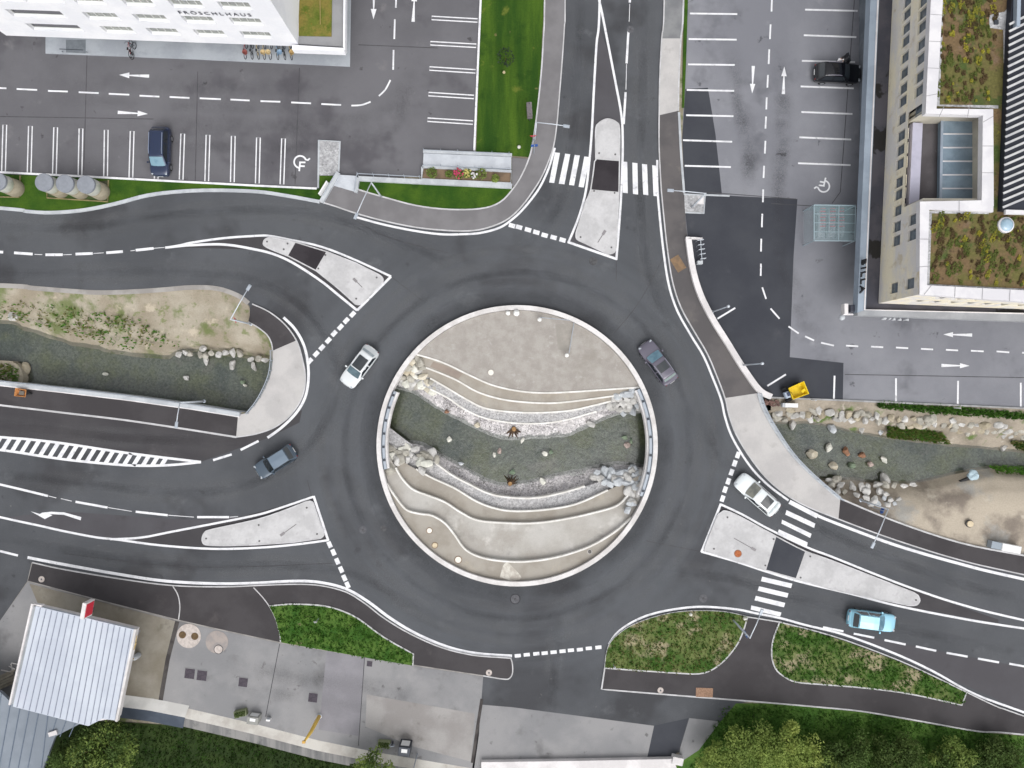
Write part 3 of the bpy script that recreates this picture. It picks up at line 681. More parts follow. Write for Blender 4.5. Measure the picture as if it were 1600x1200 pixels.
def wheelchair(cx, cy, rz, s=1.0, flip=1):
    """painted wheelchair symbol"""
    c = P(cx, cy, LZ); ca, sa = math.cos(math.radians(rz)), math.sin(math.radians(rz))
    def T(x, y): x *= flip; return c + Vector((x * ca - y * sa, x * sa + y * ca, 0)) * s
    arc = [T(0.62 * math.cos(math.radians(a)), 0.62 * math.sin(math.radians(a))) for a in range(20, 275, 12)]
    parts = [arc, [T(0.0, 0.0), T(-0.05, -0.95)], [T(-0.1, -0.05), T(0.55, -0.02)], [T(-.08, -0.42), T(0.50, -0.42)], [T(0.62, 0.25), T(0.78, 0.22), T(0.98, 0.42)]]
    root = thing('wheelchair_symbol', None, None); root['kind'] = 'structure'
    for i, p in enumerate(parts): ribbon_w('stroke', [q + Vector((0, 0, 0.001 * i)) for q in p], 0.17 * s, LZ + .001 * i, LZ + .001 * i, M_PAINT, root)
wheelchair(469, 253, -3, 0.95); wheelchair(1287, 291, 170, 0.9, 1)

# ------------------------------------------------------------------ concrete traffic islands
def isl(label, pts, gap, studs=(), smoothed=True, grate=None):
    root = thing('traffic_island', label, 'traffic island', P(sum(p[0] for p in pts) / len(pts), sum(p[1] for p in pts) / len(pts)))
    o = slab_w('concrete_top', [P(x, y, .1) - root.location for x, y in pts], -0.02, 0.13, M_ISL, root)
    ribbon_w('kerb_edge', [P(x, y, .1) - root.location for x, y in pts], 0.12, -0.02, 0.142, M_KERB, root, closed=True)
    if gap: slab_w('asphalt_crossing', [P(x, y, .1) - root.location for x, y in gap], -0.01, 0.136, M_PATCH if 'grey' in gap_tone else M_PAVDARK, root)
    for x, y in studs:
        MB().lathe([(0.09, 0.125), (0.09, 0.16), (0.03, 0.17)], 10, P(x, y) - root.location).build('stud', plain('stud_dark', C(90, 88, 88)), root)
    if grate:
        (x0, y0), (x1, y1) = grate
        a, b = P(x0, y0, .138) - root.location, P(x1, y1, .138) - root.location
        ribbon_w('drain_slot', [a, b], 0.07, .145, .145, plain('slot_dark', C(120, 116, 118)), root)
        ribbon_w('drain_cover', [b + (a - b).normalized() * .5, b], 0.26, .138, .148, plain('slot_cover', C(140, 136, 138)), root)
    return root
M_PAVDARK = surf('crossing_asphalt', C(48, 44, 48), C(58, 54, 58), 0.4, fine=.12, fscale=16)
gap_tone = 'dark'
isl('teardrop concrete island on the north arm with dark crossing between its zebra halves', cr([(931, 250), (930.5, 205), (935, 193), (949, 186), (963, 191), (968, 202), (968, 250)], 4) + [(967, 301)] + cr([(963, 384), (960, 394), (950, 397)], 3) + cr([(912, 379), (901, 373), (900, 364)], 3) + cr([(915, 315), (923, 296), (929, 252)], 2),
    [(930.5, 249), (967.5, 252), (966.5, 300), (923, 296)], [(936, 240), (961, 242), (928, 299), (960, 302), (955, 387), (907, 371)], grate=((934, 379), (946, 360)))
isl('concrete island on the upper west arm, cut by a dark asphalt crossing', cr([(462, 378.5), (430, 372), (418, 372), (412, 378), (416, 386), (450, 400)], 4) + cr([(494, 423), (530, 452), (554, 474)], 2) + cr([(555, 475), (561, 476), (568, 472)], 2) + cr([(590, 450), (598, 440), (597, 433), (590, 428)], 3) + cr([(556, 411), (510, 393)], 2),
    [(462, 379), (510, 393), (493, 422), (450, 400)], [(418, 378), (450, 381), (444, 390), (509, 399), (498, 420), (589, 434), (557, 467)], grate=((566, 449), (552, 435)))
isl('narrow concrete wedge island on the lower west arm without any crossing', cr([(330, 852), (319, 850), (316, 842), (320, 832), (332, 827), (400, 812), (440, 799), (478, 784)], 4) + cr([(484, 783), (489, 785), (491, 791)], 2) + cr([(504, 828), (506, 836), (501, 841)], 2) + cr([(460, 847), (400, 851), (350, 852.5)], 2),
    None, [(323, 841), (405, 820), (406, 845), (480, 793), (496, 834)], grate=((463, 819), (438, 837)))
gap_tone = 'grey'
isl('long concrete island on the south-east arm with grey crossing and rusty round cover', cr([(1131, 798), (1150, 804), (1213, 838), (1258, 861), (1300, 876), (1428, 926)], 3) + cr([(1434, 930), (1437, 938), (1432, 945), (1420, 946)], 3) + cr([(1300, 921), (1250, 906), (1197, 891), (1112, 864)], 3) + cr([(1104, 861), (1102, 855), (1122, 804)], 3),
    [(1213, 838), (1258, 861), (1243, 904), (1197, 890)], [(1136, 808), (1115, 857), (1208, 842), (1265, 869), (1195, 883), (1250, 902), (1430, 937)], grate=((1147, 841), (1181, 860)))

# paving joints and sealed seams
M_SEAMJ = surf('sealed_joint', C(70, 69, 72), C(82, 81, 84), 1.5, fine=.1)
for pts in ([(136, 86), (131, 266)], [(309, 112), (305, 285)], [(468, 106), (461, 288)], [(560, 70), (684, 75)], [(0, 182), (240, 186)], [(1205, 318), (1340, 326)], [(1100, 300), (1244, 311)], [(1335, 0), (1313, 300), (1300, 318)], [(570, 1022), (560, 1165)], [(437, 1006), (415, 1120)], [(1320, 585), (1600, 590)]):
    ribbon('sealed_joint', pts, .07, .0105, .0105, M_SEAMJ, 0)
for pts in ([(556, 345), (610, 372), (700, 395)], [(480, 750), (487, 776)], [(611, 432), (660, 470)], [(963, 406), (963, 440)], [(1010, 845), (1096, 862)], [(560, 330), (556, 300)], [(1040, 395), (1000, 470), (960, 520)], [(250, 560), (420, 505)][:0] or [(100, 865), (300, 886), (520, 880)]):
    ribbon('sealed_joint', pts, .06, .0055, .0055, M_SEAMJ, 4)

# polished wheel tracks and darker drip lines worn into the asphalt
def wear_mat(name, col, k, sc):
    m = bpy.data.materials.new(name); m.use_nodes = True; nt = m.node_tree; bs = nt.nodes['Principled BSDF']
    bs.inputs['Base Color'].default_value = col; bs.inputs['Roughness'].default_value = .8
    at_ = _n(nt, 'ShaderNodeAttribute', attribute_name='wear'); ge = _n(nt, 'ShaderNodeNewGeometry')
    f = _ramp(nt, _noise(nt, ge.outputs['Position'], sc, 5, .6), .32, .66)
    g = _ramp(nt, _noise(nt, ge.outputs['Position'], 11, 3, .7, 5), .2, .8)
    nt.links.new(_math(nt, 'MULTIPLY', _math(nt, 'MULTIPLY', at_.outputs['Fac'], f), _math(nt, 'MULTIPLY', g, k)), bs.inputs['Alpha'])
    return m
M_POLISH = wear_mat('polished_track', C(118, 119, 121), .48, .22); M_DRIP = wear_mat('dark_track', C(52, 52, 54), .42, .25); M_DRIPL = wear_mat('faint_track', C(72, 72, 75), .34, .3)
WZc = [0]
def track(pts, w, mat, smooth=6):
    WZc[0] = (WZc[0] + 1) % 20; z = .0062 + WZc[0] * .00022
    pp = cr(pts, smooth) if smooth else pts
    W = [P(x, y, z) for x, y in pp]; rows = [offs(W, w * f) for f in (-.5, -.25, 0, .25, .5)]; val = (0, .65, 1, .65, 0)
    n = len(W); vs, fs, at_ = [], [], []
    for i in range(n):
        e = min(1, i / 4, (n - 1 - i) / 4)
        for r_, v_ in zip(rows, val): vs.append(r_[i]); at_.append(v_ * e)
    for i in range(n - 1):
        for k in range(4): fs.append((i * 5 + k, i * 5 + k + 1, i * 5 + k + 6, i * 5 + k + 5))
    o = mesh('tyre_track', vs, fs, mat); o['kind'] = 'structure'
    if o.data.polygons[0].normal.z < 0: o.data.flip_normals()
    a_ = o.data.attributes.new('wear', 'FLOAT', 'POINT')
    for i, v_ in enumerate(at_): a_.data[i].value = v_
for r_, w_, m_ in ((255, 1.5, M_POLISH), (284, 1.6, M_POLISH), (306, 1.2, M_POLISH), (232, 2.0, M_DRIP), (270, .9, M_DRIP)):
    for a0, a1 in ((10, 130), (120, 250), (240, 375)): track(circ(r_, a0, a1, 60), w_, m_, 0)
L_ = [([(-40, 352), (120, 356), (250, 338), (400, 328), (520, 340), (640, 385), (720, 420)], 1.5), ([(-40, 425), (120, 428), (270, 424), (390, 436), (470, 478), (520, 550), (540, 640)], 1.5),
      ([(910, -40), (903, 100), (893, 220), (870, 330), (800, 400)], 1.5), ([(1008, -40), (1004, 150), (1000, 300), (1012, 420), (1050, 520)], 1.5), ([(-40, 735), (150, 758), (300, 770), (400, 752), (480, 700), (530, 620)], 1.6),
      ([(-40, 830), (120, 862), (280, 884), (450, 884), (560, 900), (660, 960)], 1.5), ([(1640, 945), (1500, 912), (1330, 848), (1200, 782), (1130, 720), (1090, 640)], 1.5), ([(1000, 890), (1120, 900), (1260, 940), (1420, 985), (1640, 1030)], 1.5), ([(880, 960), (868, 1030), (860, 1120)], 1.6), ([(-40, 660), (200, 685), (380, 690)], 1.2)]
for l, w_ in L_:
    d_ = 11
    for sgn in (-1, 1):
        W = [Vector((x, y, 0)) for x, y in cr(l, 4)]; o2 = offs(W, sgn * d_); track([(q.x, q.y) for q in o2], w_ * .8, M_POLISH, 0)
    track(l, 1.1, M_DRIP)
for l in ([(1140, 60), (1165, 200), (1170, 300)], [(1215, 60), (1225, 200), (1215, 300), (1230, 430), (1300, 520)], [(60, 125), (300, 135), (520, 140)], [(120, 185), (420, 200), (600, 180), (640, 100)], [(1300, 560), (1600, 575)], [(300, 1030), (500, 1065), (720, 1090)]):
    track(l, 2.4, M_DRIPL); track([(x, y + 30) for x, y in l], 1.6, M_DRIPL)
# ------------------------------------------------------------------ sunken stream garden inside the roundabout
M_TERB = surf('beige_paving', C(170, 164, 155), C(157, 150, 140), 0.35, fine=0.07, fscale=12, bump=.1, specks=((C(186, 176, 160), 0.6, 0.58, 0.74, 0.5), (C(150, 142, 134), 0.4, 0.6, 0.74, 0.6)))
M_TERT = surf('plateau_gravel', C(173, 168, 162), C(160, 154, 148), 0.9, 0.36, 0.64, fine=0.11, fscale=12, bump=.15, specks=((C(150, 144, 136), 0.4, 0.56, 0.72, 0.6), (C(190, 186, 182), 1.6, 0.6, 0.72, 0.5)))
M_TERL = surf('chalky_paving', C(190, 187, 182), C(170, 165, 158), 0.22, 0.36, 0.64, fine=0.07, fscale=9, specks=((C(214, 211, 206), 0.30, 0.55, 0.68, 0.8), (C(150, 147, 142), 0.45, 0.60, 0.74, 0.6)))
M_GRAV = surf('grey_gravel', C(180, 179, 180), C(192, 190, 190), 0.4, fine=0.18, fscale=14, bump=.6, cells=(9.0, .62, 1.2))
M_GRAVW = surf('white_pebbles', C(212, 208, 208), C(196, 192, 192), 0.4, fine=0.22, fscale=12, bump=.8, cells=(7.0, .66, 1.22), specks=((C(120, 116, 108), 0.7, 0.6, 0.74, 0.5),))
M_STEP = surf('step_concrete', C(240, 238, 234), C(222, 219, 213), 0.8, fine=.06, fscale=9)
M_RIM = surf('rim_concrete', C(228, 225, 224), C(208, 204, 202), 0.5, fine=0.07, fscale=7, specks=((C(184, 180, 176), 0.9, 0.62, 0.74, 0.5),))
M_ALU = plain('galvanised_metal', C(170, 178, 188), 0.5, 0.2)
M_STEELD = plain('dark_steel', C(70, 74, 82), 0.5, 0.4)

RI = 211
def clip_ext(l, z):
    """world polyline at height z, its ends run out to the rim wall"""
    w = [P(x, y, z) for x, y in l]
    c = P(*CI); rad = RI / PXM
    for end in (0, -1):
        p, q = (w[0], w[1]) if end == 0 else (w[-1], w[-2])
        d = (p - q); d.z = 0; d.normalize()
        e = p.copy(); k = 0
        while (Vector((e.x - c.x, e.y - c.y, 0))).length < rad and k < 200: e += d * 0.1; k += 1
        if k: w = ([e] + w) if end == 0 else (w + [e])
    return w
def arc_between(a, b, z, north):
    """rim arc from a to b through the north or south"""
    c = P(*CI); rad = RI / PXM
    t0 = math.atan2(a.y - c.y, a.x - c.x); t1 = math.atan2(b.y - c.y, b.x - c.x)
    if north:
        while t1 < t0: t1 += 2 * math.pi
        if t1 - t0 > math.pi * 1.6: t0 += 2 * math.pi
    else:
        while t1 > t0: t1 -= 2 * math.pi
        if t0 - t1 > math.pi * 1.6: t0 -= 2 * math.pi
    return [Vector((c.x + rad * math.cos(t0 + (t1 - t0) * i / 40), c.y + rad * math.sin(t0 + (t1 - t0) * i / 40), z)) for i in range(1, 40)]
N_L = [cr([(651, 554), (676, 561), (700, 570), (735, 587), (770, 602), (810, 611), (850, 614), (900, 612), (960, 608), (1003, 605)], 5),
       cr([(655, 571), (672, 577), (690, 584), (715, 595), (745, 612), (780, 623), (815, 628), (860, 630), (905, 626), (972, 617)], 5),
       cr([(672, 591), (700, 607), (725, 622), (755, 637), (790, 643), (830, 645), (865, 644), (900, 640), (955, 627)], 5),
       cr([(672, 608), (700, 622), (720, 636), (750, 651), (785, 659), (820, 662), (855, 661), (890, 655), (932, 643)], 5)]
S_L = [cr([(604, 756), (620, 780), (635, 797), (655, 803), (675, 806), (695, 818), (710, 836), (725, 857), (745, 869), (775, 876), (820, 878), (870, 871), (920, 855), (960, 832), (987, 809)], 5),
       cr([(618, 731), (628, 748), (645, 765), (670, 775), (695, 785), (720, 801), (745, 813), (780, 817), (830, 818), (880, 812), (930, 801), (965, 790), (984, 771)], 5),
       cr([(650, 733), (675, 747), (710, 763), (745, 784), (775, 795), (805, 799), (850, 797), (900, 788), (950, 766)], 5),
       cr([(677, 721), (705, 742), (735, 758), (765, 772), (800, 778), (840, 778), (880, 770), (914, 760)], 5)]
NZ = [0.02, -0.42, -0.85, -1.25, -1.95]
NM = [M_TERT, M_TERB, M_TERB, M_GRAV]
SZ = [0.02, -0.40, -0.80, -1.20, -1.95]
SM = [M_TERB, M_TERL, M_TERB, M_GRAV]
for nm, LS, ZS, MS, north in (('terrace', N_L, NZ, NM, True), ('terrace', S_L, SZ, SM, False)):
    for i in range(4):
        w = clip_ext(LS[i], ZS[i])
        w = [Vector((p.x, p.y, ZS[i])) for p in w]
        a = arc_between(w[-1], w[0], ZS[i], True) if north else arc_between(w[-1], w[0], ZS[i], False)
        o = sheet_w(nm, w + a, MS[i]); o['kind'] = 'structure'
        lab = ['top', 'second', 'third', 'lowest'][i]
        s = ribbon_w('terrace_step', [P(x, y, ZS[i] + .05) for x, y in LS[i]], 0.16, ZS[i + 1] - 0.35, ZS[i] + 0.05, M_STEP)
        tag(s, f'pale curved concrete step, {lab} of the four on the {"north" if north else "south"} side of the stream', 'step wall', 'curved steps down to the stream')
# damp dark stain on the second northern terrace
sheet('stained_paving', [(677, 565), (697, 572), (723, 584), (716, 592), (694, 582), (672, 573)], -0.408, surf('stained_paving', C(146, 134, 126), C(156, 144, 134), .5, fine=.08))
sheet('stained_paving', cr([(781, 902), (786, 884), (793, 879), (803, 888), (815, 903), (800, 908)], 3), 0.03, surf('white_spill', C(214, 210, 200), C(186, 178, 168), 1.2, .4, .6, fine=.12))
# pebble slopes to the water
NWL = cr([(616, 602), (634, 606), (650, 612), (680, 632), (705, 646), (725, 656), (760, 673), (790, 682), (830, 681), (880, 678), (915, 666), (945, 651), (970, 644), (1012, 640)], 4)
SWL = cr([(604, 690), (625, 692), (645, 693), (665, 698), (690, 713), (720, 730), (750, 746), (780, 758), (815, 756), (860, 746), (890, 740), (925, 733), (960, 726), (1010, 731)], 4)
for l, top, s in ((NWL, N_L[3], 21), (SWL, S_L[3], 33)):
    w = clip_ext(top, -2.0); w = [Vector((p.x, p.y, -2.0)) for p in w]
    dy = -6 if l is SWL else 6
    loft('pebble_bank', [w, at(l, -2.32), at([(x, y + dy) for x, y in l], -2.6)], 90, 6, M_GRAVW, 0.10, s)
# loose pebbles on the two banks
for l, top, sd, lab in ((NWL, N_L[3], 5, 'loose white pebbles on the north bank of the island stream'), (SWL, S_L[3], 6, 'loose white pebbles on the south bank of the island stream')):
    rr = random.Random(sd); A_ = resample(at(top, -2.0), 120); B_ = resample(at(l, -2.34), 120); ms = [MB(), MB()]
    for _ in range(3600):
        i = rr.randrange(120); f = rr.uniform(.02, 1.12); q = A_[i].lerp(B_[i], f) + Vector((rr.uniform(-.15, .15), rr.uniform(-.05, .05), .01)); r_ = rr.uniform(.035, .085); a = rr.uniform(0, 3); e = rr.uniform(.6, 1)
        ms[rr.random() < .3].add([(q.x + r_ * math.cos(a), q.y + r_ * math.sin(a), q.z), (q.x - r_ * e * math.sin(a), q.y + r_ * e * math.cos(a), q.z), (q.x - r_ * math.cos(a), q.y - r_ * math.sin(a), q.z), (q.x + r_ * e * math.sin(a), q.y - r_ * e * math.cos(a), q.z), (q.x, q.y, q.z + r_ * .8)], [(0, 1, 4), (1, 2, 4), (2, 3, 4), (3, 0, 4)])
    for q, c_ in zip(ms, (surf('pebble_white', C(214, 210, 212), C(184, 180, 184), 6, fine=.1), surf('pebble_grey', C(138, 136, 138), C(160, 156, 150), 6, fine=.1))): tag(q.build('pebbles', c_), lab, 'pebbles', None, 'stuff')
# ring wall
c0 = P(*CI)
def ringpts(r, z, a0=0, a1=360, n=128):
    return [Vector((c0.x + r * math.cos(math.radians(a0 + (a1 - a0) * i / n)), c0.y + r * math.sin(math.radians(a0 + (a1 - a0) * i / n)), z)) for i in range(n + (0 if a1 - a0 == 360 else 1))]
t = thing('rim_wall', 'round white concrete rim wall enclosing the sunken stream garden', 'wall', c0)
def ring(name, r0, r1, z0, z1, mat, parent, a0=0, a1=360, n=128):
    full = a1 - a0 == 360
    prof = [(r0, z0), (r0, z1), (r1, z1), (r1, z0)]
    m = n if full else n + 1
    vs, fs = [], []
    for i in range(m):
        a = math.radians(a0 + (a1 - a0) * i / n)
        for r, z in prof: vs.append((r * math.cos(a), r * math.sin(a), z))
    for i in range(n):
        b = ((i + 1) % m) * 4
        for k in range(4):
            fs.append((i * 4 + k, i * 4 + (k + 1) % 4, b + (k + 1) % 4, b + k))
    if not full: fs += [(0, 1, 2, 3), (4 * n + 3, 4 * n + 2, 4 * n + 1, 4 * n)]
    o = mesh(name, vs, fs, mat, parent)
    bm = bmesh.new(); bm.from_mesh(o.data); bmesh.ops.recalc_face_normals(bm, faces=bm.faces); bm.to_mesh(o.data); bm.free()
    return o
ring('coping', 13.22, 13.66, -0.06, 0.40, M_RIM, t)
ring('wall_face', 13.24, 13.56, -0.9, -0.06, M_RIM, t)
ring('wall_foot', 13.3, 13.5, -2.7, -0.9, M_RIM, t, 35, 145, 40); ring('wall_foot', 13.3, 13.5, -2.7, -0.9, M_RIM, t, 217, 325, 40)
for nm, a0, a1, lab in (('bridge_parapet', 156, 190, 'west'), ('bridge_parapet', -22, 25, 'east')):
    t = thing('bridge_parapet', f'grey metal capped parapet over the {lab} mouth of the stream tunnel', 'parapet', c0, 0, 'parapets on the roundabout rim')
    ring('metal_cap', 12.82, 13.05, -0.2, 0.62, M_ALU, t, a0, a1, 30)
    ring('gutter', 13.05, 13.22, -0.2, 0.30, surf('gutter_metal', C(128, 136, 146), C(112, 120, 130), 1, fine=.06), t, a0, a1, 30)
    ring('inner_kerb', 12.62, 12.82, -0.5, 0.30, M_RIM, t, a0, a1, 30)
    for k in range(6):
        a = math.radians(a0 + (a1 - a0) * (k + .3) / 6)
        MB().box((12.93 * math.cos(a), 12.93 * math.sin(a), .65), (.22, .22, .10), rz=a).build('post_plate', M_STEELD, t)

# ------------------------------------------------------------------ boulders
def rock_mesh(seed, sub=2):
    r = random.Random(seed)
    bm = bmesh.new(); bmesh.ops.create_icosphere(bm, subdivisions=sub + 1, radius=1)
    for _ in range(13):
        n = Vector((r.gauss(0, 1), r.gauss(0, 1), r.gauss(0, .7))).normalized(); d = r.uniform(.52, .80)
        for v in bm.verts:
            k = v.co.dot(n)
            if k > d: v.co -= n * (k - d)
    for v in bm.verts:
        v.co += v.co.normalized() * .03 * noise.noise(v.co * 2.3 + Vector((seed, 0, 0)))
    me = bpy.data.meshes.new('boulder'); bm.to_mesh(me); bm.free()
    return me
ROCKS = [rock_mesh(100 + i) for i in range(10)]
MR = {'pale': surf('pale_rock', C(206, 204, 201), C(172, 170, 166), 0.9, fine=.14, fscale=5, bump=.4, specks=((C(140, 138, 132), 1.4, .58, .72, .6),)),
      'blue': surf('bluish_rock', C(198, 202, 205), C(174, 178, 183), 0.9, fine=.12, fscale=5, bump=.4, specks=((C(140, 140, 138), 1.4, .6, .74, .6),)),
      'cream': surf('cream_rock', C(212, 205, 188), C(186, 176, 156), 1.2, fine=.12, fscale=5, bump=.3),
      'white': surf('white_rock', C(224, 222, 212), C(202, 202, 192), 1.2, fine=.1, fscale=5, bump=.2),
      'rust': surf('rusty_rock', C(168, 122, 92), C(138, 104, 84), 1.2, fine=.14, fscale=5, bump=.3),
      'green': surf('mossy_rock', C(128, 142, 120), C(108, 124, 104), 1.2, fine=.14, fscale=5, bump=.3),
      'pink': surf('pinkish_rock', C(190, 172, 164), C(166, 150, 142), 1.2, fine=.14, fscale=5, bump=.3),
      'greige': surf('greige_rock', C(184, 180, 170), C(160, 156, 146), .9, fine=.16, fscale=5, bump=.4, specks=((C(122, 120, 108), 1.2, .58, .7, .7),)),
      'tan': surf('tan_rock', C(182, 172, 152), C(156, 146, 126), .9, fine=.16, fscale=5, bump=.4, specks=((C(112, 112, 80), 1.0, .6, .7, .6),))}
for i, me in enumerate(ROCKS): pass
RM = {}
def rock(px, py, z, sx, sy, sz, rz, kind, label, group=None, rnd=None):
    i = (rnd or R).randrange(10)
    if (i, kind) not in RM:
        me = ROCKS[i].copy(); me.materials.append(MR[kind]); RM[(i, kind)] = me
    o = bpy.data.objects.new('boulder', RM[(i, kind)]); COL.objects.link(o)
    o.location = P(px, py, z); o.scale = (sx, sy, sz); o.rotation_euler = ((rnd or R).uniform(-.2, .2), (rnd or R).uniform(-.2, .2), rz)
    return tag(o, label, 'boulder', group)
def pile(poly, step, zf, size, kinds, label, group, seed, keep=1.0):
    r = random.Random(seed)
    xs = [p[0] for p in poly]; ys = [p[1] for p in poly]
    row = 0; y = min(ys)
    while y <= max(ys):
        x = min(xs) + (step / 2 if row % 2 else 0)
        while x <= max(xs):
            qx, qy = x + r.uniform(-.25, .25) * step, y + r.uniform(-.25, .25) * step
            if inside(qx, qy, poly) and r.random() < keep:
                s = size * r.uniform(.75, 1.2); e = r.uniform(1.0, 1.55)
                rock(qx, qy, zf(qx, qy) + r.uniform(-.08, .12), s * e * .85, s / e * 1.05, s * .55, r.uniform(-.5, .5) + (1.57 if r.random() < .25 else 0), r.choice(kinds), label, group, r)
            x += step
        y += step * .8; row += 1
pile([(650, 558), (662, 560), (666, 592), (680, 596), (686, 606), (672, 616), (655, 612), (620, 600), (628, 584), (640, 568)], 10, lambda x, y: -0.05 - max(0, (y - 558) / 52) * 1.6, 0.56, ['cream', 'white', 'pale', 'greige'],
     'pale cream or grey boulder heaped at the north-west end of the island steps', 'boulders at the north-west end of the steps', 1)
pile([(985, 608), (1003, 610), (1008, 640), (972, 648), (948, 642), (950, 626), (970, 614)], 10, lambda x, y: -0.15 - max(0, (y - 608) / 35) * 1.55, 0.58, ['pale', 'blue', 'pale'],
     'grey boulder heaped at the north-east end of the island steps', 'boulders at the north-east end of the steps', 2)
pile([(602, 694), (630, 693), (655, 697), (684, 712), (684, 722), (660, 738), (640, 722), (618, 728), (612, 745), (603, 742)], 10.5, lambda x, y: -1.75 + min(1, max(0, (y - 692) / 50)) * 1.1 + .3, 0.62, ['white', 'pale', 'pale', 'greige'],
     'pale boulder packed along the south-west corner of the stream bank', 'boulders at the south-west corner of the island', 3)
pile([(925, 740), (945, 734), (1008, 730), (1006, 765), (990, 795), (978, 800), (984, 770), (960, 755), (945, 760), (918, 752)], 10.5, lambda x, y: -1.7 + min(1, max(0, (y - 730) / 60)) * 1.4 + .3, 0.62, ['blue', 'pale', 'blue'],
     'bluish grey boulder packed along the south-east corner of the stream bank', 'boulders at the south-east corner of the island', 4)
# single stones in the island stream
for px, py, z, sx, sy, k, lab in ((702, 686, -2.3, .32, .34, 'white', 'squarish white stone alone in the western half of the island stream'), (745, 664, -2.0, .42, .36, 'cream', 'cream stone lying on the north pebble bank of the island stream'),
        (772, 710, -2.3, .22, .34, 'white', 'narrow white stone of the close pair in mid stream'), (781, 704, -2.3, .30, .34, 'pink', 'pinkish stone of the close pair in mid stream'), (816, 688, -2.3, .26, .42, 'white', 'pale oval stone beside the northern tree stump'),
        (851, 709, -2.3, .36, .32, 'white', 'white stone touching a greenish one in mid stream'), (861, 706, -2.35, .30, .26, 'green', 'greenish stone touching a white one in mid stream'), (848, 752, -1.95, .52, .42, 'white', 'large cream white stone on the south pebble bank'),
        (923, 663, -1.9, .60, .36, 'pale', 'flat grey boulder at the eastern tip of the north pebble bank'), (976, 683, -2.3, .46, .32, 'green', 'mossy stone, largest of three under the east parapet'), (986, 688, -2.34, .26, .36, 'green', 'small mossy stone behind a pink one near the east parapet'),
        (979, 695, -2.25, .42, .36, 'pink', 'pinkish grey stone, southernmost of three near the east parapet'), (720, 724, -1.95, .46, .22, 'blue', 'flat bluish stone at the edge of the south pebble bank'), (698, 643, -2.0, .3, .24, 'rust', 'small rusty brown stone on the north pebble bank'),
        (800, 737, -2.38, .5, .38, 'green', 'dark sunken stone just north of the southern tree stump')):
    rock(px, py, z, sx, sy, .3, R.uniform(-.5, .5), k, lab)
# tree stumps with splayed roots
def stump(px, py, z, label, rz, s=1.0):
    t = thing('tree_stump', label, 'tree stump', P(px, py, z), rz)
    m = surf('stump_wood', C(170, 136, 96), C(140, 106, 70), 2.0, fine=.2, fscale=8, local=True); mb = surf('stump_bark', C(88, 70, 54), C(66, 52, 40), 2.0, fine=.25, fscale=8, local=True)
    MB().lathe([(.30 * s, -.3), (.24 * s, 0), (.2 * s, .45)], 12).build('trunk', mb, t, True)
    MB().lathe([(.2 * s, .45), (.2 * s, .47)], 12).build('cut_face', m, t)
    for k in range(6):
        a = -2.6 + k * .42 + R.uniform(-.1, .1); L = R.uniform(.7, 1.05) * s
        MB().tube([(.15 * math.cos(a), .15 * math.sin(a), .25), (.45 * L * math.cos(a), .45 * L * math.sin(a), .15), (L * math.cos(a + .1), L * math.sin(a + .1), -.3)], [.11 * s, .085 * s, .03], 7).build('root', mb, t, True)
stump(803, 670, -2.2, 'brown tree stump with splayed roots on the north edge of the stream', 0.0, 1.15)
stump(797, 755, -2.1, 'brown tree stump with reddish roots on the south edge of the stream', 2.6, 1.05)
# bollard-like round covers on the plateau
MWC = plain('white_cover', C(238, 232, 222), .7); MRING = surf('rust_ring', C(150, 124, 100), C(128, 108, 90), 3, fine=.1, local=True)
def cover(px, py, z, r, label, body=MWC, rim=MRING, group=None, name='manhole_cover', h=.05, cat='manhole cover', ins=None):
    t = thing(name, label, cat, P(px, py, z), 0, group)
    MB().lathe([(r * 1.25, 0), (r * 1.25, h * .5), (r * 1.02, h * .5)], 28).build('frame_ring', rim, t)
    MB().lathe([(r, 0), (r, h), (r * .9, h + .006)], 28).build('lid', body, t)
    if ins: MB().lathe([(r * .3, 0), (r * .3, h + .012)], 16).build('pick_hole', ins, t)
    return t
cover(671, 829, .02, .25, 'round white cover in a rusty ring, nearest the wavy step', group='white covers on the southern terrace')
cover(679.5, 852, .02, .25, 'round cream cover in a rusty ring beside a small dark grate', surf('cream_lid', C(222, 206, 178), C(206, 190, 160), 3, fine=.05, local=True), group='white covers on the southern terrace')
cover(716, 874.5, .02, .30, 'large round white cover close to the southern rim wall', group='white covers on the southern terrace')
cover(767, 582, .02, .27, 'round white cover alone on the northern gravel plateau', rim=M_TERT)
cover(921.5, 862, .02, .18, 'small dark drain cover on the south-eastern terrace', plain('drain_dark', C(88, 84, 80)), M_RIM)
# small lamps and frame on the plateau
for px, py, lab in ((842.5, 500.5, 'white ball topped bollard lamp at the top of the northern plateau'), (884.5, 555.5, 'white ball topped bollard lamp in the middle of the northern plateau')):
    t = thing('bollard_lamp', lab, 'bollard lamp', P(px, py, .02), 0, 'ball lamps on the plateau')
    MB().lathe([(.09, 0), (.07, .1), (.06, .7)], 12).build('post', M_STEELD, t); MB().lathe([(.06, .7), (.17, .76), (.21, .88), (.17, 1.0), (.05, 1.06)], 16).build('globe', plain('globe_white', C(244, 244, 240), .3), t, True)
for a, b, lab in (((844, 496), (897, 501), 'thin grey rail running east from the upper ball lamp to the rim'), ((897, 504), (889, 552), 'thin grey rail running south from the rim to the lower ball lamp')):
    t = thing('handrail', lab, 'handrail', (0, 0, 0), 0, 'thin rails on the plateau')
    MB().tube([P(*a, .35), P(*b, .35)], .035, 6).build('rail', M_ALU, t)
    for k in range(4):
        q = P(*a).lerp(P(*b), (k + .2) / 3.5); MB().tube([(q.x, q.y, .02), (q.x, q.y, .34)], .025, 6).build('post', M_ALU, t)
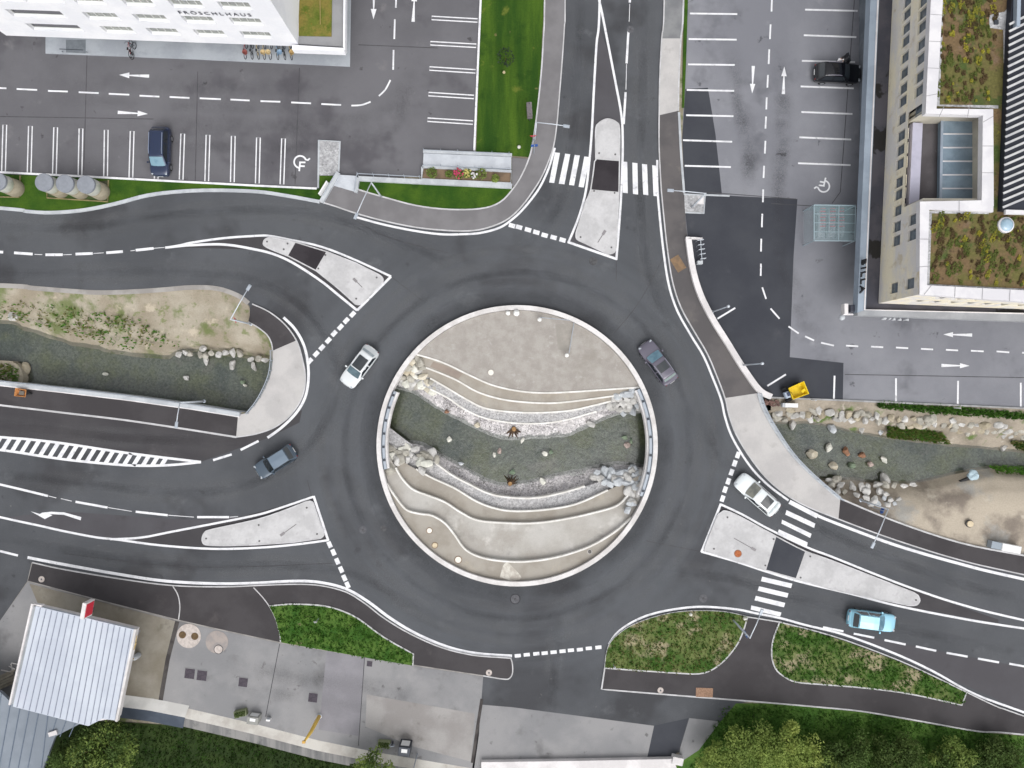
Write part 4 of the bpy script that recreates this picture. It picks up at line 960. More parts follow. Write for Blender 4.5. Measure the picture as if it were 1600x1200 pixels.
sheet('dark_patch', [(868, 507), (896, 505), (890, 550), (872, 546)], 0.026, surf('darker_gravel', C(156, 151, 144), C(170, 164, 157), .55, .42, .62, fine=.1))  # flat, slightly darker rectangle on the gravel beside the rails
t = thing('lamp_cluster', 'pair of white globes on a yellow bracket behind the north rim', 'lamp', P(797, 489, .02))
MB().box((0, .42, .25), (2.1, .1, .1), rz=.03).build('bracket', plain('yellow_paint', C(228, 196, 90)), t)
for x, r in ((-.2, .24), (.62, .32)):
    MB().lathe([(.05, 0), (.05, .25), (r * .7, .3), (r, .3 + r * .7), (r * .7, .3 + 1.3 * r), (.02, .3 + 1.6 * r)], 16, (x, -.05, 0)).build('globe', MATS['globe_white'], t, True)
# manhole covers out on the road
MIRON = surf('cast_iron', C(74, 74, 76), C(92, 92, 94), 4, fine=.15, local=True); MIRONL = surf('worn_iron', C(104, 104, 108), C(90, 90, 94), 4, fine=.12, local=True); MASPH = surf('collar_asphalt', C(58, 58, 62), C(68, 68, 72), 2, fine=.12, local=True)
for px, py, r, lab, b, rm in ((805, 936, .42, 'iron manhole cover in a dark collar just south of the island rim', MIRONL, MASPH), (1099, 935, .40, 'worn manhole cover in the road north of the first grass island', MIRONL, M_ROAD), (567, 828, .36, 'worn manhole cover in the road east of the wedge island', MIRONL, M_ROAD),
        (599, 826, .30, 'faint manhole cover between the wedge island and the garden rim', MIRON, M_ROAD), (927, 408, .42, 'dark manhole cover below the northern teardrop island', MIRON, M_ROAD), (985, 46, .35, 'manhole cover on the dashed line of the north arm', MIRONL, M_ROAD)):
    cover(px, py, 0.004, r, lab, b, rm, h=.012, ins=MIRON)
MCL = surf('cover_concrete', C(206, 196, 190), C(186, 176, 170), 3, fine=.08, local=True)
for px, py, r, lab in ((1032, 1078.5, .29, 'pale concrete manhole lid in the dark path south of the grass island'), (65, 905, .30, 'pale concrete manhole lid at the western tip of the dark footway'), (764, 1051, .30, 'pale concrete manhole lid at the eastern tip of the dark footway')):
    cover(px, py, PZ, r, lab, MCL, M_PAVB, h=.02, ins=MIRONL)
cover(1514, 818, -.05, .30, 'cream round manhole lid standing in the sandy bank', MATS['cream_lid'], MIRON, h=.25)
cover(1153, 865, .135, .30, 'rusty orange round cover on the long concrete island', surf('rust_lid', C(186, 112, 72), C(166, 96, 60), 4, fine=.1, local=True), surf('rust_collar', C(160, 120, 96), C(150, 110, 86), 4, fine=.1, local=True), h=.02)
def plate(px, py, dx, dy, rz, z, label, mat, group=None, frame=None, name='cover_plate'):
    t = thing(name, label, 'cover plate', P(px, py, z), math.radians(rz), group)
    MB().box((0, 0, .008), (dx + .14, dy + .14, .016)).build('frame', frame or M_FORE, t)
    MB().box((0, 0, .016), (dx, dy, .024)).build('plate', mat, t)
MRUSTP = surf('rusty_plate', C(142, 116, 90), C(124, 104, 84), 2, fine=.14, local=True); MBRICK = surf('brick_plate', C(166, 134, 112), C(146, 116, 96), 6, fine=.15, fscale=30, local=True)
plate(1059.5, 412, 1.5, 0.95, -58, PZ, 'brown rusty access plate in the north-east footway', MRUSTP, frame=M_PAVC)
plate(1100.5, 1082, 1.65, .9, -2, PZ, 'reddish brown brick plate in the dark path south of the grass island', MBRICK, frame=M_PAVB)
MGR = surf('dark_grating', C(72, 66, 74), C(84, 78, 86), 5, fine=.15, local=True)
for px, py, s, lab in ((296.5, 1052.5, .95, 'western one of two adjoining dark square grates in the forecourt'), (315.5, 1055.5, .95, 'eastern one of two adjoining dark square grates in the forecourt'), (380, 1066, .86, 'single dark square grate in the middle of the forecourt'), (489, 1090, .86, 'single dark square grate near the yellow post'), (577.5, 1037, .52, 'small dark square grate at the forecourt kerb')):
    plate(px, py, s, s, -7, .004, lab, MGR, 'square grates in the forecourt', name='drain_grate')
t = thing('tank_cover', 'round white concrete tank cover with two brown lids in the forecourt', 'tank cover', P(295, 993.5, .004))
MB().lathe([(1.18, 0), (1.18, .03)], 40).build('slab', MCL, t)
for x in (-.6, .6): MB().lathe([(.35, .03), (.35, .06), (.3, .065)], 20, (x, .04 - x * .12, 0)).build('lid', surf('brown_lid', C(112, 92, 66), C(98, 80, 58), 4, fine=.1, local=True), t)
t = thing('tank_cover', 'faded round tank cover with one white lid in the forecourt', 'tank cover', P(339, 1003, .004))
MB().lathe([(1.1, 0), (1.1, .02)], 40).build('slab', surf('faded_cover', C(168, 158, 152), C(152, 146, 144), 1, fine=.08, local=True), t)
MB().lathe([(.46, .02), (.46, .03)], 24, (.16, -.72, 0)).build('lid_ring', MIRON, t); MB().lathe([(.39, .03), (.39, .05)], 24, (.16, -.72, 0)).build('lid', MCL, t)
# ------------------------------------------------------------------ north-west office building
M_FAC = surf('white_render', C(250, 250, 253), C(240, 241, 246), 0.25, fine=.03, fscale=6, specks=((C(224, 224, 230), 0.4, .6, .75, .5),), rough=.8)
M_FRAMEW = plain('window_frame_white', C(206, 208, 204), .5)
M_PANE = surf('office_pane', C(128, 132, 128), C(150, 152, 146), 1.2, .4, .6, fine=.1, rough=.15, spec=.6, local=True)
M_PANED = surf('dark_pane', C(38, 38, 48), C(52, 52, 62), .8, fine=.1, rough=.12, spec=.6, local=True)
M_APRON = surf('apron_slabs', C(176, 181, 187), C(160, 165, 172), .3, fine=.05, fscale=8, specks=((C(140, 146, 152), .5, .6, .74, .5),))
M_SEDUM = surf('sedum_olive', C(98, 108, 42), C(128, 116, 58), .7, .38, .62, fine=.25, fscale=6, rough=1, bump=.5, specks=((C(74, 98, 24), 1.2, .56, .7, .7), (C(150, 96, 40), 1.6, .66, .76, .6)))
BZ = 3.2
A0, A1 = P(37, 56.5, BZ), P(468, 72.5, BZ)
du = (A1 - A0); LEN = du.length; ru = math.atan2(du.y, du.x); ux = du.normalized(); uy = Vector((-ux.y, ux.x, 0))
def uof(px, py, z): return (P(px, py, z) - A0).dot(ux)
b = thing('office_building', 'white rendered office block with ribbon windows and lettering above the car park', 'office building', A0, ru)
TOP = 14.5
# facade with openings: built as strips around each window
def facade(parent, u0, u1, z0, z1, opens, mat, depth=0.35, name='wall', y0=0.0):
    """wall in the local x-z plane facing -y, with rectangular openings (u0,u1,z0,z1) that have real reveals"""
    us = sorted({u0, u1} | {v for o in opens for v in o[:2]}); zs = sorted({z0, z1} | {v for o in opens for v in o[2:4]})
    m = MB()
    for i in range(len(us) - 1):
        for j in range(len(zs) - 1):
            cu, cz = (us[i] + us[i + 1]) / 2, (zs[j] + zs[j + 1]) / 2
            if any(o[0] < cu < o[1] and o[2] < cz < o[3] for o in opens): continue
            m.quad((us[i], y0, zs[j]), (us[i + 1], y0, zs[j]), (us[i + 1], y0, zs[j + 1]), (us[i], y0, zs[j + 1]))
    for a, c, e, f in opens:
        m.quad((a, y0, e), (c, y0, e), (c, y0 + depth, e), (a, y0 + depth, e)); m.quad((a, y0 + depth, f), (c, y0 + depth, f), (c, y0, f), (a, y0, f))
        m.quad((a, y0, e), (a, y0 + depth, e), (a, y0 + depth, f), (a, y0, f)); m.quad((c, y0 + depth, e), (c, y0, e), (c, y0, f), (c, y0 + depth, f))
    return m.build(name, mat, parent)
def window(parent, a, c, e, f, n, pane, frame, depth=0.3, y0=0.0):
    """window of n lights set back in its opening: frame with panes and a sill"""
    y = y0 + depth
    fr = MB(); t = .07
    fr.box(((a + c) / 2, y, e + t / 2), (c - a - .004, .08, t)); fr.box(((a + c) / 2, y, f - t / 2), (c - a - .004, .08, t))
    for k in range(n + 1):
        x = a + t / 2 + .003 + (c - a - t - .006) * k / n
        fr.box((x, y, (e + f) / 2), (t, .08, f - e - 2 * t - .004))
    o = fr.build('window', frame, parent)
    MB().quad((a, y + .01, e), (c, y + .01, e), (c, y + .01, f), (a, y + .01, f)).build('pane', pane, o)
    return o
ROWS = [[(40, 131, 41, 't'), (155, 213, 45, 'w'), (226, 283, 47.5, 'w'), (299.5, 355.5, 51.5, 'w'), (371.5, 428, 54.5, 'w')],
        [(9, 104, 17, 't'), (128, 189, 22, 'w'), (205.5, 265, 25, 'w'), (281, 338.5, 29, 'w'), (355, 413, 32, 'w')],
        [(-42, 35, -6, 'w'), (30, 100, -4, 'w'), (109, 166, -1.5, 'w'), (186, 243.5, 1.5, 'w'), (260, 321, 4.5, 'w'), (337, 396, 7.5, 'w')]]
ROWZ = [5.1, 7.5, 10.1]
opens = []; wins = []
for row, z in zip(ROWS, ROWZ):
    for x0, x1, y, k in row:
        hw = .62
        a, c = uof(x0 + 6, y, z), uof(x1 - 4, y, z)
        a = max(a, .5)
        if c - a < 1: continue
        opens.append((a, c, z - hw, z + hw)); wins.append((a, c, z - hw, z + hw, k))
for k in range(6):
    a = LEN - 4.6 - k * 4.55
    opens.append((a, a + 3.3, 12.3, 13.5)); wins.append((a, a + 3.3, 12.3, 13.5, 'w'))
# merge openings safely: the row of openings never overlap in plan and height
facade(b, 0, LEN, 0, TOP - BZ, [(a, c, e - BZ, f - BZ) for a, c, e, f in opens], M_FAC, .38)
for a, c, e, f, k in wins:
    window(b, a, c, e - BZ, f - BZ, 4 if k == 'w' else 1, M_PANE if k == 'w' else M_PANED, M_FRAMEW, .30)
m = MB(); DEP = 16.0
m.quad((0, DEP, 0), (0, 0, 0), (0, 0, TOP - BZ), (0, DEP, TOP - BZ)); m.quad((LEN, 0, 0), (LEN, DEP, 0), (LEN, DEP, TOP - BZ), (LEN, 0, TOP - BZ)); m.quad((LEN, DEP, 0), (0, DEP, 0), (0, DEP, TOP - BZ), (LEN, DEP, TOP - BZ))
m.build('side_wall', M_FAC, b)
MB().quad((0, 0, 0), (0, DEP, 0), (LEN, DEP, 0), (LEN, 0, 0)).build('soffit', M_FAC, b)
MB().quad((0, 0, TOP - BZ), (LEN, 0, TOP - BZ), (LEN, DEP, TOP - BZ), (0, DEP, TOP - BZ)).build('roof', M_APRON, b)
MB().box((LEN / 2 + 2, DEP / 2 + 1.2, -BZ / 2), (LEN - 6, DEP - 3.2, BZ - .06)).build('ground_floor', surf('grey_glazing', C(70, 76, 84), C(88, 94, 100), .5, fine=.1, rough=.3, local=True), b)
# lettering: the sign of the house in dark letters between two window rows
def letters(txt, size, loc, rot, mat, parent, ext=.03, spacing=1.0, name='lettering', cx=1.0):
    cu = bpy.data.curves.new(name, 'FONT'); cu.body = txt; cu.size = size; cu.extrude = ext; cu.space_character = spacing
    cu.offset = .022 * size if name == 'shop_lettering' else 0; cu.align_x = 'LEFT'; o = bpy.data.objects.new(name, cu); COL.objects.link(o); cu.materials.append(mat)
    dg = bpy.context.evaluated_depsgraph_get(); me = bpy.data.meshes.new_from_object(o.evaluated_get(dg))
    bpy.data.objects.remove(o); bpy.data.curves.remove(cu)
    me.materials.clear(); o = link(name, me, mat, parent)
    o.location = loc; o.rotation_euler = rot; o.scale = (cx, 1, 1)
    return o
M_LET = plain('letter_black', C(62, 64, 76), .5)
zt = 8.82
letters('FRÖSCHL', .68, (uof(278, 20, zt), -.07, zt - BZ - .24), (math.pi / 2, 0, 0), M_LET, b, .008, 1.42, cx=1.02)
letters('HAUS', .68, (uof(352, 22.5, zt), -.07, zt - BZ - .24), (math.pi / 2, 0, 0), M_LET, b, .008, 1.42, cx=1.02)
# lower flat roof at the building's east end with sedum
RZ = 3.9
t = thing('roof_terrace', 'low white flat roofed wing with an olive sedum bed at the office block east end', 'annexe', P(500, 30, 0), 0)
loc = t.location
def lw(pts, z): return [P(x, y, z) - loc for x, y in pts]
slab_w('roof_deck', lw([(440, -160), (459, 68), (537, 73), (540, -160)], RZ - .25), 3.1, RZ - .25, surf('deck_tiles', C(142, 142, 144), C(152, 152, 154), .4, fine=.05), t)
slab_w('sedum_bed', lw([(468, -160), (467, 56), (518, 57), (521, -160)], RZ - .2), RZ - .28, RZ - .15, M_SEDUM, t)
slab_w('kerb_strip', lw([(463, -160), (462.5, 57), (467, 57), (468, -160)], RZ - .2), RZ - .28, RZ - .12, surf('gravel_strip', C(196, 190, 192), C(176, 170, 172), 1, fine=.15), t)
slab_w('parapet', lw([(457, 70), (538, 75), (537.5, 80), (456, 77)], RZ), 3.1, RZ, M_FAC, t); slab_w('parapet', lw([(536, 73), (538, -160), (541, -160), (539, 79)], RZ), 3.1, RZ, M_FAC, t)
MB().tube([P(500, 0, RZ) - loc, P(500.5, 38, RZ) - loc], .03, 5).build('lightning_wire', plain('wire_tan', C(176, 150, 100)), t)
for x, y in ((464, 62), (530, 66)): MB().box((P(x, y, 0) - loc) + Vector((0, 2.5, 1.5)), (.3, .3, 3.1)).build('column', M_FAC, t)
slab('building_apron', [(72, 60), (72, 84), (300, 93), (547, 104.5), (551, -160), (72, -160)], 0.0, 0.09, M_APRON, kind='structure', zp=0)
sheet('mat_grating', [(103, 62), (103, 82), (134, 83.5), (134, 62)], 0.094, surf('mat_grating', C(128, 134, 140), C(118, 124, 130), 2, fine=.1))
t = thing('handrail', 'dark bent handrail in front of the office block entrance mat', 'handrail', P(115, 79, .09))
q = [P(93, 76.5, 1.0) - t.location, P(130, 78, 1.0) - t.location]
MB().tube([q[0], q[1]], .04, 6).build('rail', M_STEELD, t)
for x, y in ((98, 81), (136, 82)): MB().tube([P(x, y, .09) - t.location, P(x - 1, y - 1, 1.0) - t.location], .04, 6).build('post', M_STEELD, t)

# ------------------------------------------------------------------ north-east supermarket block
M_STONE = surf('cream_stone', C(248, 238, 212), C(228, 224, 220), 0.55, .38, .62, fine=.05, fscale=8, stretch=(2.2, .35, 8), specks=((C(206, 190, 158), .8, .57, .72, .65), (C(222, 222, 226), .6, .58, .74, .7)))
M_ATT = surf('attic_sheet', C(226, 224, 226), C(214, 212, 216), .5, fine=.03)
M_CAN = surf('canopy_metal', C(158, 170, 184), C(148, 160, 174), .5, fine=.04, rough=.5)
M_ROOFD = surf('wet_flat_roof', C(72, 72, 80), C(86, 84, 90), .35, fine=.08, specks=((C(36, 34, 30), .28, .56, .60, .9),))
M_SEDB = surf('sedum_brown', C(116, 96, 70), C(104, 100, 58), .35, .44, .58, fine=.28, fscale=5, rough=1, bump=.6, specks=((C(66, 88, 42), .45, .54, .66, .8), (C(142, 136, 52), 1.3, .63, .72, .8), (C(126, 106, 90), .9, .58, .7, .6), (C(58, 48, 38), 2.2, .58, .7, .6)))
M_PANEN = surf('office_pane_blue', C(112, 124, 136), C(92, 102, 112), 1.2, fine=.1, rough=.12, spec=.6, local=True)
LOW_Z, HIGH_Z, FB = 4.3, 10.5, 4.0
s = thing('supermarket_building', 'cream stone block with punched windows, planted roofs and a grey shop canopy', 'building', P(1372, 474, FB))
loc = s.location
# canopy ring
def cw(pts, z): return [P(x, y, z) - loc for x, y in pts]
can = slab_w('canopy', cw([(1364, -260), (1357.5, 0), (1337, 489), (1350, 484.5), (1371, 0), (1378, -260)], 3.95), 3.35 - FB, 4.28 - FB, M_CAN, s)
slab_w('canopy', cw([(1337, 489.3), (1338, 493.5), (1620, 503.5), (1960, 514), (1960, 502), (1620, 490), (1350, 484.6)], 3.95), 3.35 - FB, 4.285 - FB, surf('canopy_south', C(164, 166, 170), C(152, 154, 158), .5, fine=.05), s)
ribbon_w('flashing', cw([(1379, -260), (1371.5, 0), (1350.5, 484), (1620, 490.5), (1960, 502)], 4.28), .12, 4.285 - FB, 4.34 - FB, M_WHITEWALL, s)
slab_w('low_roof', cw([(1366, -260), (1362, 0), (1345, 487), (1620, 497), (1960, 508), (1960, -260)], 3.9), 3.5 - FB, 3.96 - FB, M_ROOFD, s)
M_SHOPW = surf('shop_wall', C(120, 126, 134), C(100, 106, 114), .5, fine=.08, local=True)
MB().box(Vector((P(1470, 250, 0).x + 16, P(1470, 200, 0).y + 12, 1.7 - FB)) - Vector((loc.x, loc.y, 0)), (48, 50, 3.3)).build('shop_wall', M_SHOPW, s)
# west facade: runs from the south corner to the north
B0 = P(1372.5, 474, FB); B1 = P(1394.5, 0, FB); Bn = B0 + (B1 - B0) * 1.6
vw = (B1 - B0).normalized(); LW = (Bn - B0).length
wf = bpy.data.objects.new('upper_storeys', None)
def wy(px, py, z): return (P(px, py, z) - B0).dot(vw)
west = []
for y in (-18, 2, 22, 44, 64, 90, 114, 138, 158, 186, 212, 234.5, 256, 284.5, 304, 329, 354, 376, 450):
    west.append((wy(1396 + (450 - y) * .046, y, 6.55), 6.55))
for y in (-20, 1, 21, 41.5, 69, 92, 119.5, 141.5, 170, 343, 367, 443):
    west.append((wy(1421 + (443 - y) * .04, y, 9.1), 9.1))
RECS, RECN = wy(1436, 325, 7.6), wy(1446, 178, 7.6)      # extent of the recess in the west facade
def local(v): return v - loc
# wall frame: x along vw (north), outward normal = west.  local frame for facade(): x'=-along so that -y faces west
ang = math.atan2(-vw.y, -vw.x)
def put(parent_name, origin, rz):
    o = bpy.data.objects.new(parent_name, None); COL.objects.link(o); o.parent = s; o.location = origin - loc; o.rotation_euler = (0, 0, rz); return o
ww, wh = .47, .68
op_low = [(LW - c - ww, LW - c + ww, z - wh - FB, z + wh - FB) for c, z in west if z < 8]
op_hi = [(LW - c - ww, LW - c + ww, z - wh - FB, z + wh - FB) for c, z in west if z > 8]
Q0 = (Bn)  # local x runs from the north end to the south corner
def rotmesh(o, origin, rz):
    o.matrix_local = Matrix.Translation(origin - loc) @ Matrix.Rotation(rz, 4, 'Z'); return o
rz = math.atan2((B0 - Bn).y, (B0 - Bn).x)
SPL = 7.7 - FB
rotmesh(facade(s, 0, LW, 0, SPL, op_low, M_STONE, .35), Q0, rz)
rotmesh(facade(s, 0, LW - RECN, SPL, HIGH_Z - FB, [o for o in op_hi if o[1] < LW - RECN], M_STONE, .35), Q0, rz)
rotmesh(facade(s, LW - RECS, LW, SPL, HIGH_Z - FB, [o for o in op_hi if o[0] > LW - RECS], M_STONE, .35), Q0, rz)
for a, c, e, f in op_low + op_hi:
    rotmesh(window(s, a, c, e, f, 1, M_PANEN, plain('frame_grey', C(120, 126, 132), .5), .24), Q0, rz)
# south facade
S0 = B0; S1 = P(1960, 498, FB); LS = (S1 - S0).length; rs = math.atan2((S1 - S0).y, (S1 - S0).x)
op_s = []
for k in range(22):
    op_s.append((1.6 + k * 1.5, 2.5 + k * 1.5, 5.95 - FB, 7.15 - FB)); op_s.append((2.1 + k * 1.5, 3.0 + k * 1.5, 8.5 - FB, 9.7 - FB))
rotmesh(facade(s, 0, LS, 0, HIGH_Z - FB, op_s, M_STONE, .35), S0, rs)
for o in op_s: rotmesh(window(s, *o, 1, M_PANEN, MATS['frame_grey'], .2), S0, rs)
# roofs: attic frames and planted beds
def frame(name, pts, z, w, mat):
    ribbon_w(name, cw(pts, z), w, z - .5 - FB, z - FB, mat, s)
AW = .88
att = .9
hz = HIGH_Z
sb0 = (1436, 452.5)
ribbon_w('attic', cw([(1552, 322), (1444.5, 321), (1436 + 6.5, 453), (1620, 464), (1960, 486)], hz), 1.0, hz - .55 - FB, hz + .02 - FB, M_ATT, s)
slab_w('sedum_roof', cw([(1450, 329), (1446, 447), (1620, 456), (1960, 470), (1960, 310), (1545, 312)], hz - .3), hz - .8 - FB, hz - .3 - FB, M_SEDB, s)
ribbon_w('gravel_margin', cw([(1545, 331.5), (1454, 331.5), (1450.5, 446), (1620, 455)], hz - .28), .3, hz - .29 - FB, hz - .28 - FB, MATS['white_gravel'], s)
ribbon_w('attic', cw([(1474, -260), (1463.5, 0), (1454.5, 174), (1543.5, 175.5), (1543, 322)], hz), 1.0, hz - .55 - FB, hz + .035 - FB, M_ATT, s)
slab_w('sedum_roof', cw([(1478, -260), (1468, 0), (1461, 168), (1552, 170), (1552, 340), (1572, 340), (1580, -260)], hz - .3), hz - .8 - FB, hz - .31 - FB, M_SEDB, s)
ribbon_w('gravel_margin', cw([(1483, -260), (1472.5, 0), (1466, 164.5), (1560, 167)], hz - .28), .26, hz - .3 - FB, hz - .285 - FB, MATS['white_gravel'], s)
slab_w('gravel_margin', cw([(1546, 24), (1552, 22), (1570, 18), (1592, -10), (1592, 30), (1574, 44), (1574, 190), (1570, 190), (1568, 46), (1546, 43)], hz - .26), hz - .5 - FB, hz - .26 - FB, MATS['white_gravel'], s)
MB().box(cw([(1559, 33)], hz)[0] + Vector((0, 0, -.2)), (.35, .35, .12)).build('vent_cap', M_STEELD, s)
for pl, zz in (([(1444.5, 331), (1436 + 6.5, 453), (1620, 464)], hz), ([(1470, -60), (1463.5, 0), (1454.5, 174), (1543.5, 175.5), (1543, 312)], hz), ([(1552, 322), (1444.5, 321)], hz)):
    w_ = cw(pl, zz)
    tot = sum((b2 - a2).length for a2, b2 in zip(w_[:-1], w_[1:])); n_ = int(tot / 2.1)
    rs_ = resample(w_, n_ + 1)
    for i in range(1, n_):
        tg = (rs_[i + 1] - rs_[i - 1]).normalized(); nn = Vector((-tg.y, tg.x, 0)) * .49
        ribbon_w('attic_joint', [rs_[i] + nn, rs_[i] - nn], .05, hz + .042 - FB, hz + .042 - FB, plain('joint_grey', C(158, 156, 160), .8), s)
# light court between the two roof parts
CZ = 7.6
slab_w('court_roof', cw([(1422, 196), (1415, 330), (1535, 322), (1536, 180)], CZ - .5), CZ - 1.0 - FB, CZ - .55 - FB, surf('court_floor', C(84, 80, 82), C(98, 94, 96), .3, fine=.06, specks=((C(118, 114, 114), .5, .6, .66, .6),)), s)
ribbon_w('court_parapet', cw([(1434, 192), (1427.5, 330)], CZ), .85, CZ - .6 - FB, CZ + .03 - FB, surf('lilac_sheet', C(190, 188, 204), C(178, 176, 192), .5, fine=.03), s)
ribbon_w('court_wall', cw([(1424.5, 178.6), (1472, 181)], 7.6), .25, 7.0 - FB, hz - .53 - FB, MATS.get('court_wall') or surf('court_wall', C(202, 196, 180), C(186, 180, 168), .5, fine=.05), s)
ribbon_w('court_wall', cw([(1417, 325.5), (1470, 324)], 7.6), .25, 7.0 - FB, hz - .54 - FB, MATS['court_wall'], s)
ribbon_w('court_wall', cw([(1437, 178), (1536, 180), (1536, 316), (1432, 316)], 9.0), .2, CZ - .7 - FB, hz - .56 - FB, surf('court_wall', C(202, 196, 180), C(186, 180, 168), .5, fine=.05), s)
sk = slab_w('skylight', cw([(1472, 184), (1470, 314), (1530, 314), (1534, 184)], CZ + .1), CZ - .5 - FB, CZ + .1 - FB, surf('skylight_glass', C(142, 160, 174), C(122, 140, 154), .4, fine=.05, rough=.1, spec=.7), s)
for k in range(7):
    y = 188 + k * 21.3
    ribbon_w('glazing_bar', cw([(1472.5 - (y - 184) * .015, y), (1533.5 - (y - 184) * .03, y)], CZ + .14), .11, CZ + .10 - FB, CZ + .17 - FB, M_ATT, sk)
ribbon_w('glazing_rim', cw([(1472, 185), (1469.5, 314)], CZ + .14), .22, CZ + .1 - FB, CZ + .18 - FB, M_CAN, sk)
# louvred plant room
lv = slab_w('plant_room', cw([(1578, 40), (1572, 200), (1566, 328), (1640, 336), (1960, 340), (1960, -260), (1600, -260)], hz + .3), hz - .5 - FB, hz + .3 - FB, plain('plant_dark', C(38, 42, 54), .6), s)
for k in range(27):
    y = 28 + k * 11.0
    xa = 1577 - (y - 40) * .036
    a, bb = cw([(xa, y + 10), (1625, y - 14)], hz + .5)
    ribbon_w('louvre', [a, bb], .18, hz + .45 - FB, hz + .52 - FB, surf('louvre_grey', C(206, 206, 206), C(186, 186, 188), .8, fine=.04), s)
ribbon_w('plant_edge', cw([(1571, 331), (1640, 333), (1960, 338)], hz + .5), .35, hz + .3 - FB, hz + .55 - FB, M_ATT, s)
ribbon_w('plant_edge', cw([(1592, 40), (1600, -260)], hz + .8), .3, hz + .3 - FB, hz + .75 - FB, M_CAN, s)
t = MB().lathe([(.66, 0), (.66, .3), (.56, .36)], 32, cw([(1573, 351)], hz)[0] + Vector((0, 0, -.35))).build('roof_light', M_ATT, s)
MB().lathe([(.54, .34), (.5, .42), (.3, .5), (.02, .53)], 32, cw([(1573, 351)], hz)[0] + Vector((0, 0, -.33))).build('dome', surf('dome_glass', C(150, 178, 196), C(166, 190, 206), 1, fine=.03, rough=.1, spec=.7), t, True)
# shop sign letters: black letters standing on the west and south fascia
L0, L1 = P(1339.8, 407, 3.7), P(1337.2, 453, 3.7)
dl = (L1 - L0); rl = math.atan2(dl.y, dl.x)
letters('BILLA', 1.0, (L0 - loc) + Vector((.12, 0, .60)), (math.radians(86), 0, rl), plain('sign_black', C(22, 22, 28), .4), s, .06, 1.32, 'shop_lettering', 1.0)
letters('BILLA', .62, (P(1377, 494.6, 3.75) - loc) + Vector((0, -.25, -.1)), (math.radians(80), 0, rs), plain('sign_pale', C(214, 216, 220), .4), s, .05, 1.5, 'shop_lettering', 1.2)
t = thing('canopy_corner_sign', 'pale square sign box with dark panel at the canopy south-west corner', 'sign box', P(1326, 483, 0))
m_ = P(1318, 483, 3.6) - t.location
MB().box((m_.x + .15, m_.y, 3.5), (.34, .95, .7)).build('box', M_WHITEWALL, t); MB().box((m_.x + .9, m_.y + .05, 3.45), (.62, .7, .6)).build('panel', M_LET, t, bevel=.08)
MB().box((m_.x + .75, m_.y - .48, 3.4), (1.5, .1, .3)).build('bracket', M_WHITEWALL, t); MB().lathe([(.26, 0), (.27, .1), (.2, .22), (.02, .26)], 20, (m_.x - .02, m_.y - .75, 3.3)).build('round_lamp', M_EDGE, t, True)

# ------------------------------------------------------------------ filling station canopy in the south-west
M_SEAM = surf('seam_metal', C(204, 210, 220), C(192, 198, 210), .2, fine=.03, rough=.5, specks=((C(210, 204, 218), .15, .5, .7, .6),))
M_SEAM2 = surf('seam_metal_blue', C(138, 146, 156), C(126, 134, 144), .2, fine=.04, rough=.5)
KZ = 5.0
g = thing('station_canopy', 'silver ribbed metal canopy roof of the filling station with a notched corner', 'canopy', P(116, 1035, 0))
loc = g.location
roofp = [(56, 947), (211, 984), (181, 1126), (160, 1123), (138, 1134.5), (20, 1104)]
slab_w('roof_sheet', lw(roofp, KZ), KZ - .3, KZ, M_SEAM, g)
for k in range(17):
    f = (k + .6) / 17
    a = (58 + 151 * f, 949 + 36 * f); bx = 21 + 163 * f
    by = 1104 + (1134.5 - 1104) * (bx - 20) / 118 if bx < 138 else (1134.5 - 11.5 * (bx - 138) / 22 if bx < 160 else 1123 + 3 * (bx - 160) / 21)
    a_, b_ = P(*a, KZ) - loc, P(bx, by - 1.2, KZ) - loc
    ribbon_w('standing_seam', [a_, b_], .055, KZ, KZ + .06, surf('seam_rib', C(150, 156, 170), C(140, 146, 160), 1, fine=.05), g)
ribbon_w('edge_gutter', lw([(15.5, 1101), (51, 943.5), (66, 946.5)], KZ), .16, KZ - .3, KZ + .1, M_WHITEWALL, g)
ribbon_w('edge_gutter', lw([(211.8, 983), (182, 1127)], KZ), .2, KZ - .3, KZ + .08, M_RIM, g)
ribbon_w('gutter_channel', lw([(54, 948), (19, 1101)], KZ), .34, KZ - .32, KZ - .05, surf('gutter_grey', C(162, 166, 170), C(150, 154, 158), 1, fine=.06), g)
slab_w('fascia', lw([(58, 949), (210, 985), (181, 1124), (138, 1131), (23, 1102)], KZ), KZ - .9, KZ - .31, M_WHITEWALL, g)
for x, y in ((72, 1000), (132, 1014), (112, 1095), (52, 1082)):
    q = P(x, y, KZ) - loc; MB().tube([(q.x, q.y, 0), (q.x, q.y, KZ - .9)], .15, 10).build('column', M_EDGE, g)
for i in range(2): MB().tube([P(213 - i, 992 + i * 12, KZ - .3) - loc, P(211.5 - i * 3, 1003 + i * 12, KZ - .3) - loc], .09, 6).build('edge_lamp', surf('brass', C(184, 160, 112), C(170, 146, 100), 2, fine=.1), g)
t = thing('blade_sign', 'red and white blade sign projecting from the edge of the filling station canopy', 'sign', P(130, 955, 6.0))
t.location.z = 4.7; rz_ = math.radians(80)
MB().box((0, 0, .68), (1.45, .34, 1.3), rz=rz_).build('sign_body', M_WHITEWALL, t)
MB().box((.18, -.03, .66), (1.22, .03, 1.12), rz=rz_).build('red_panel', plain('sign_red', C(206, 44, 66), .4), t)
MB().box((-.05, -.3, -.12), (.5, .2, .3), rz=rz_).build('bracket', M_STEELD, t)
t = thing('station_roof', 'blue grey ribbed roof of the lower station building', 'building', P(40, 1150, 0)); loc = t.location
R2 = [(-260, 1010), (0, 1081), (24, 1104), (127, 1130), (86, 1151), (64, 1210), (30, 1330), (-260, 1330)]
slab_w('roof_sheet', lw(R2, 3.6), 3.3, 3.6, M_SEAM2, t)
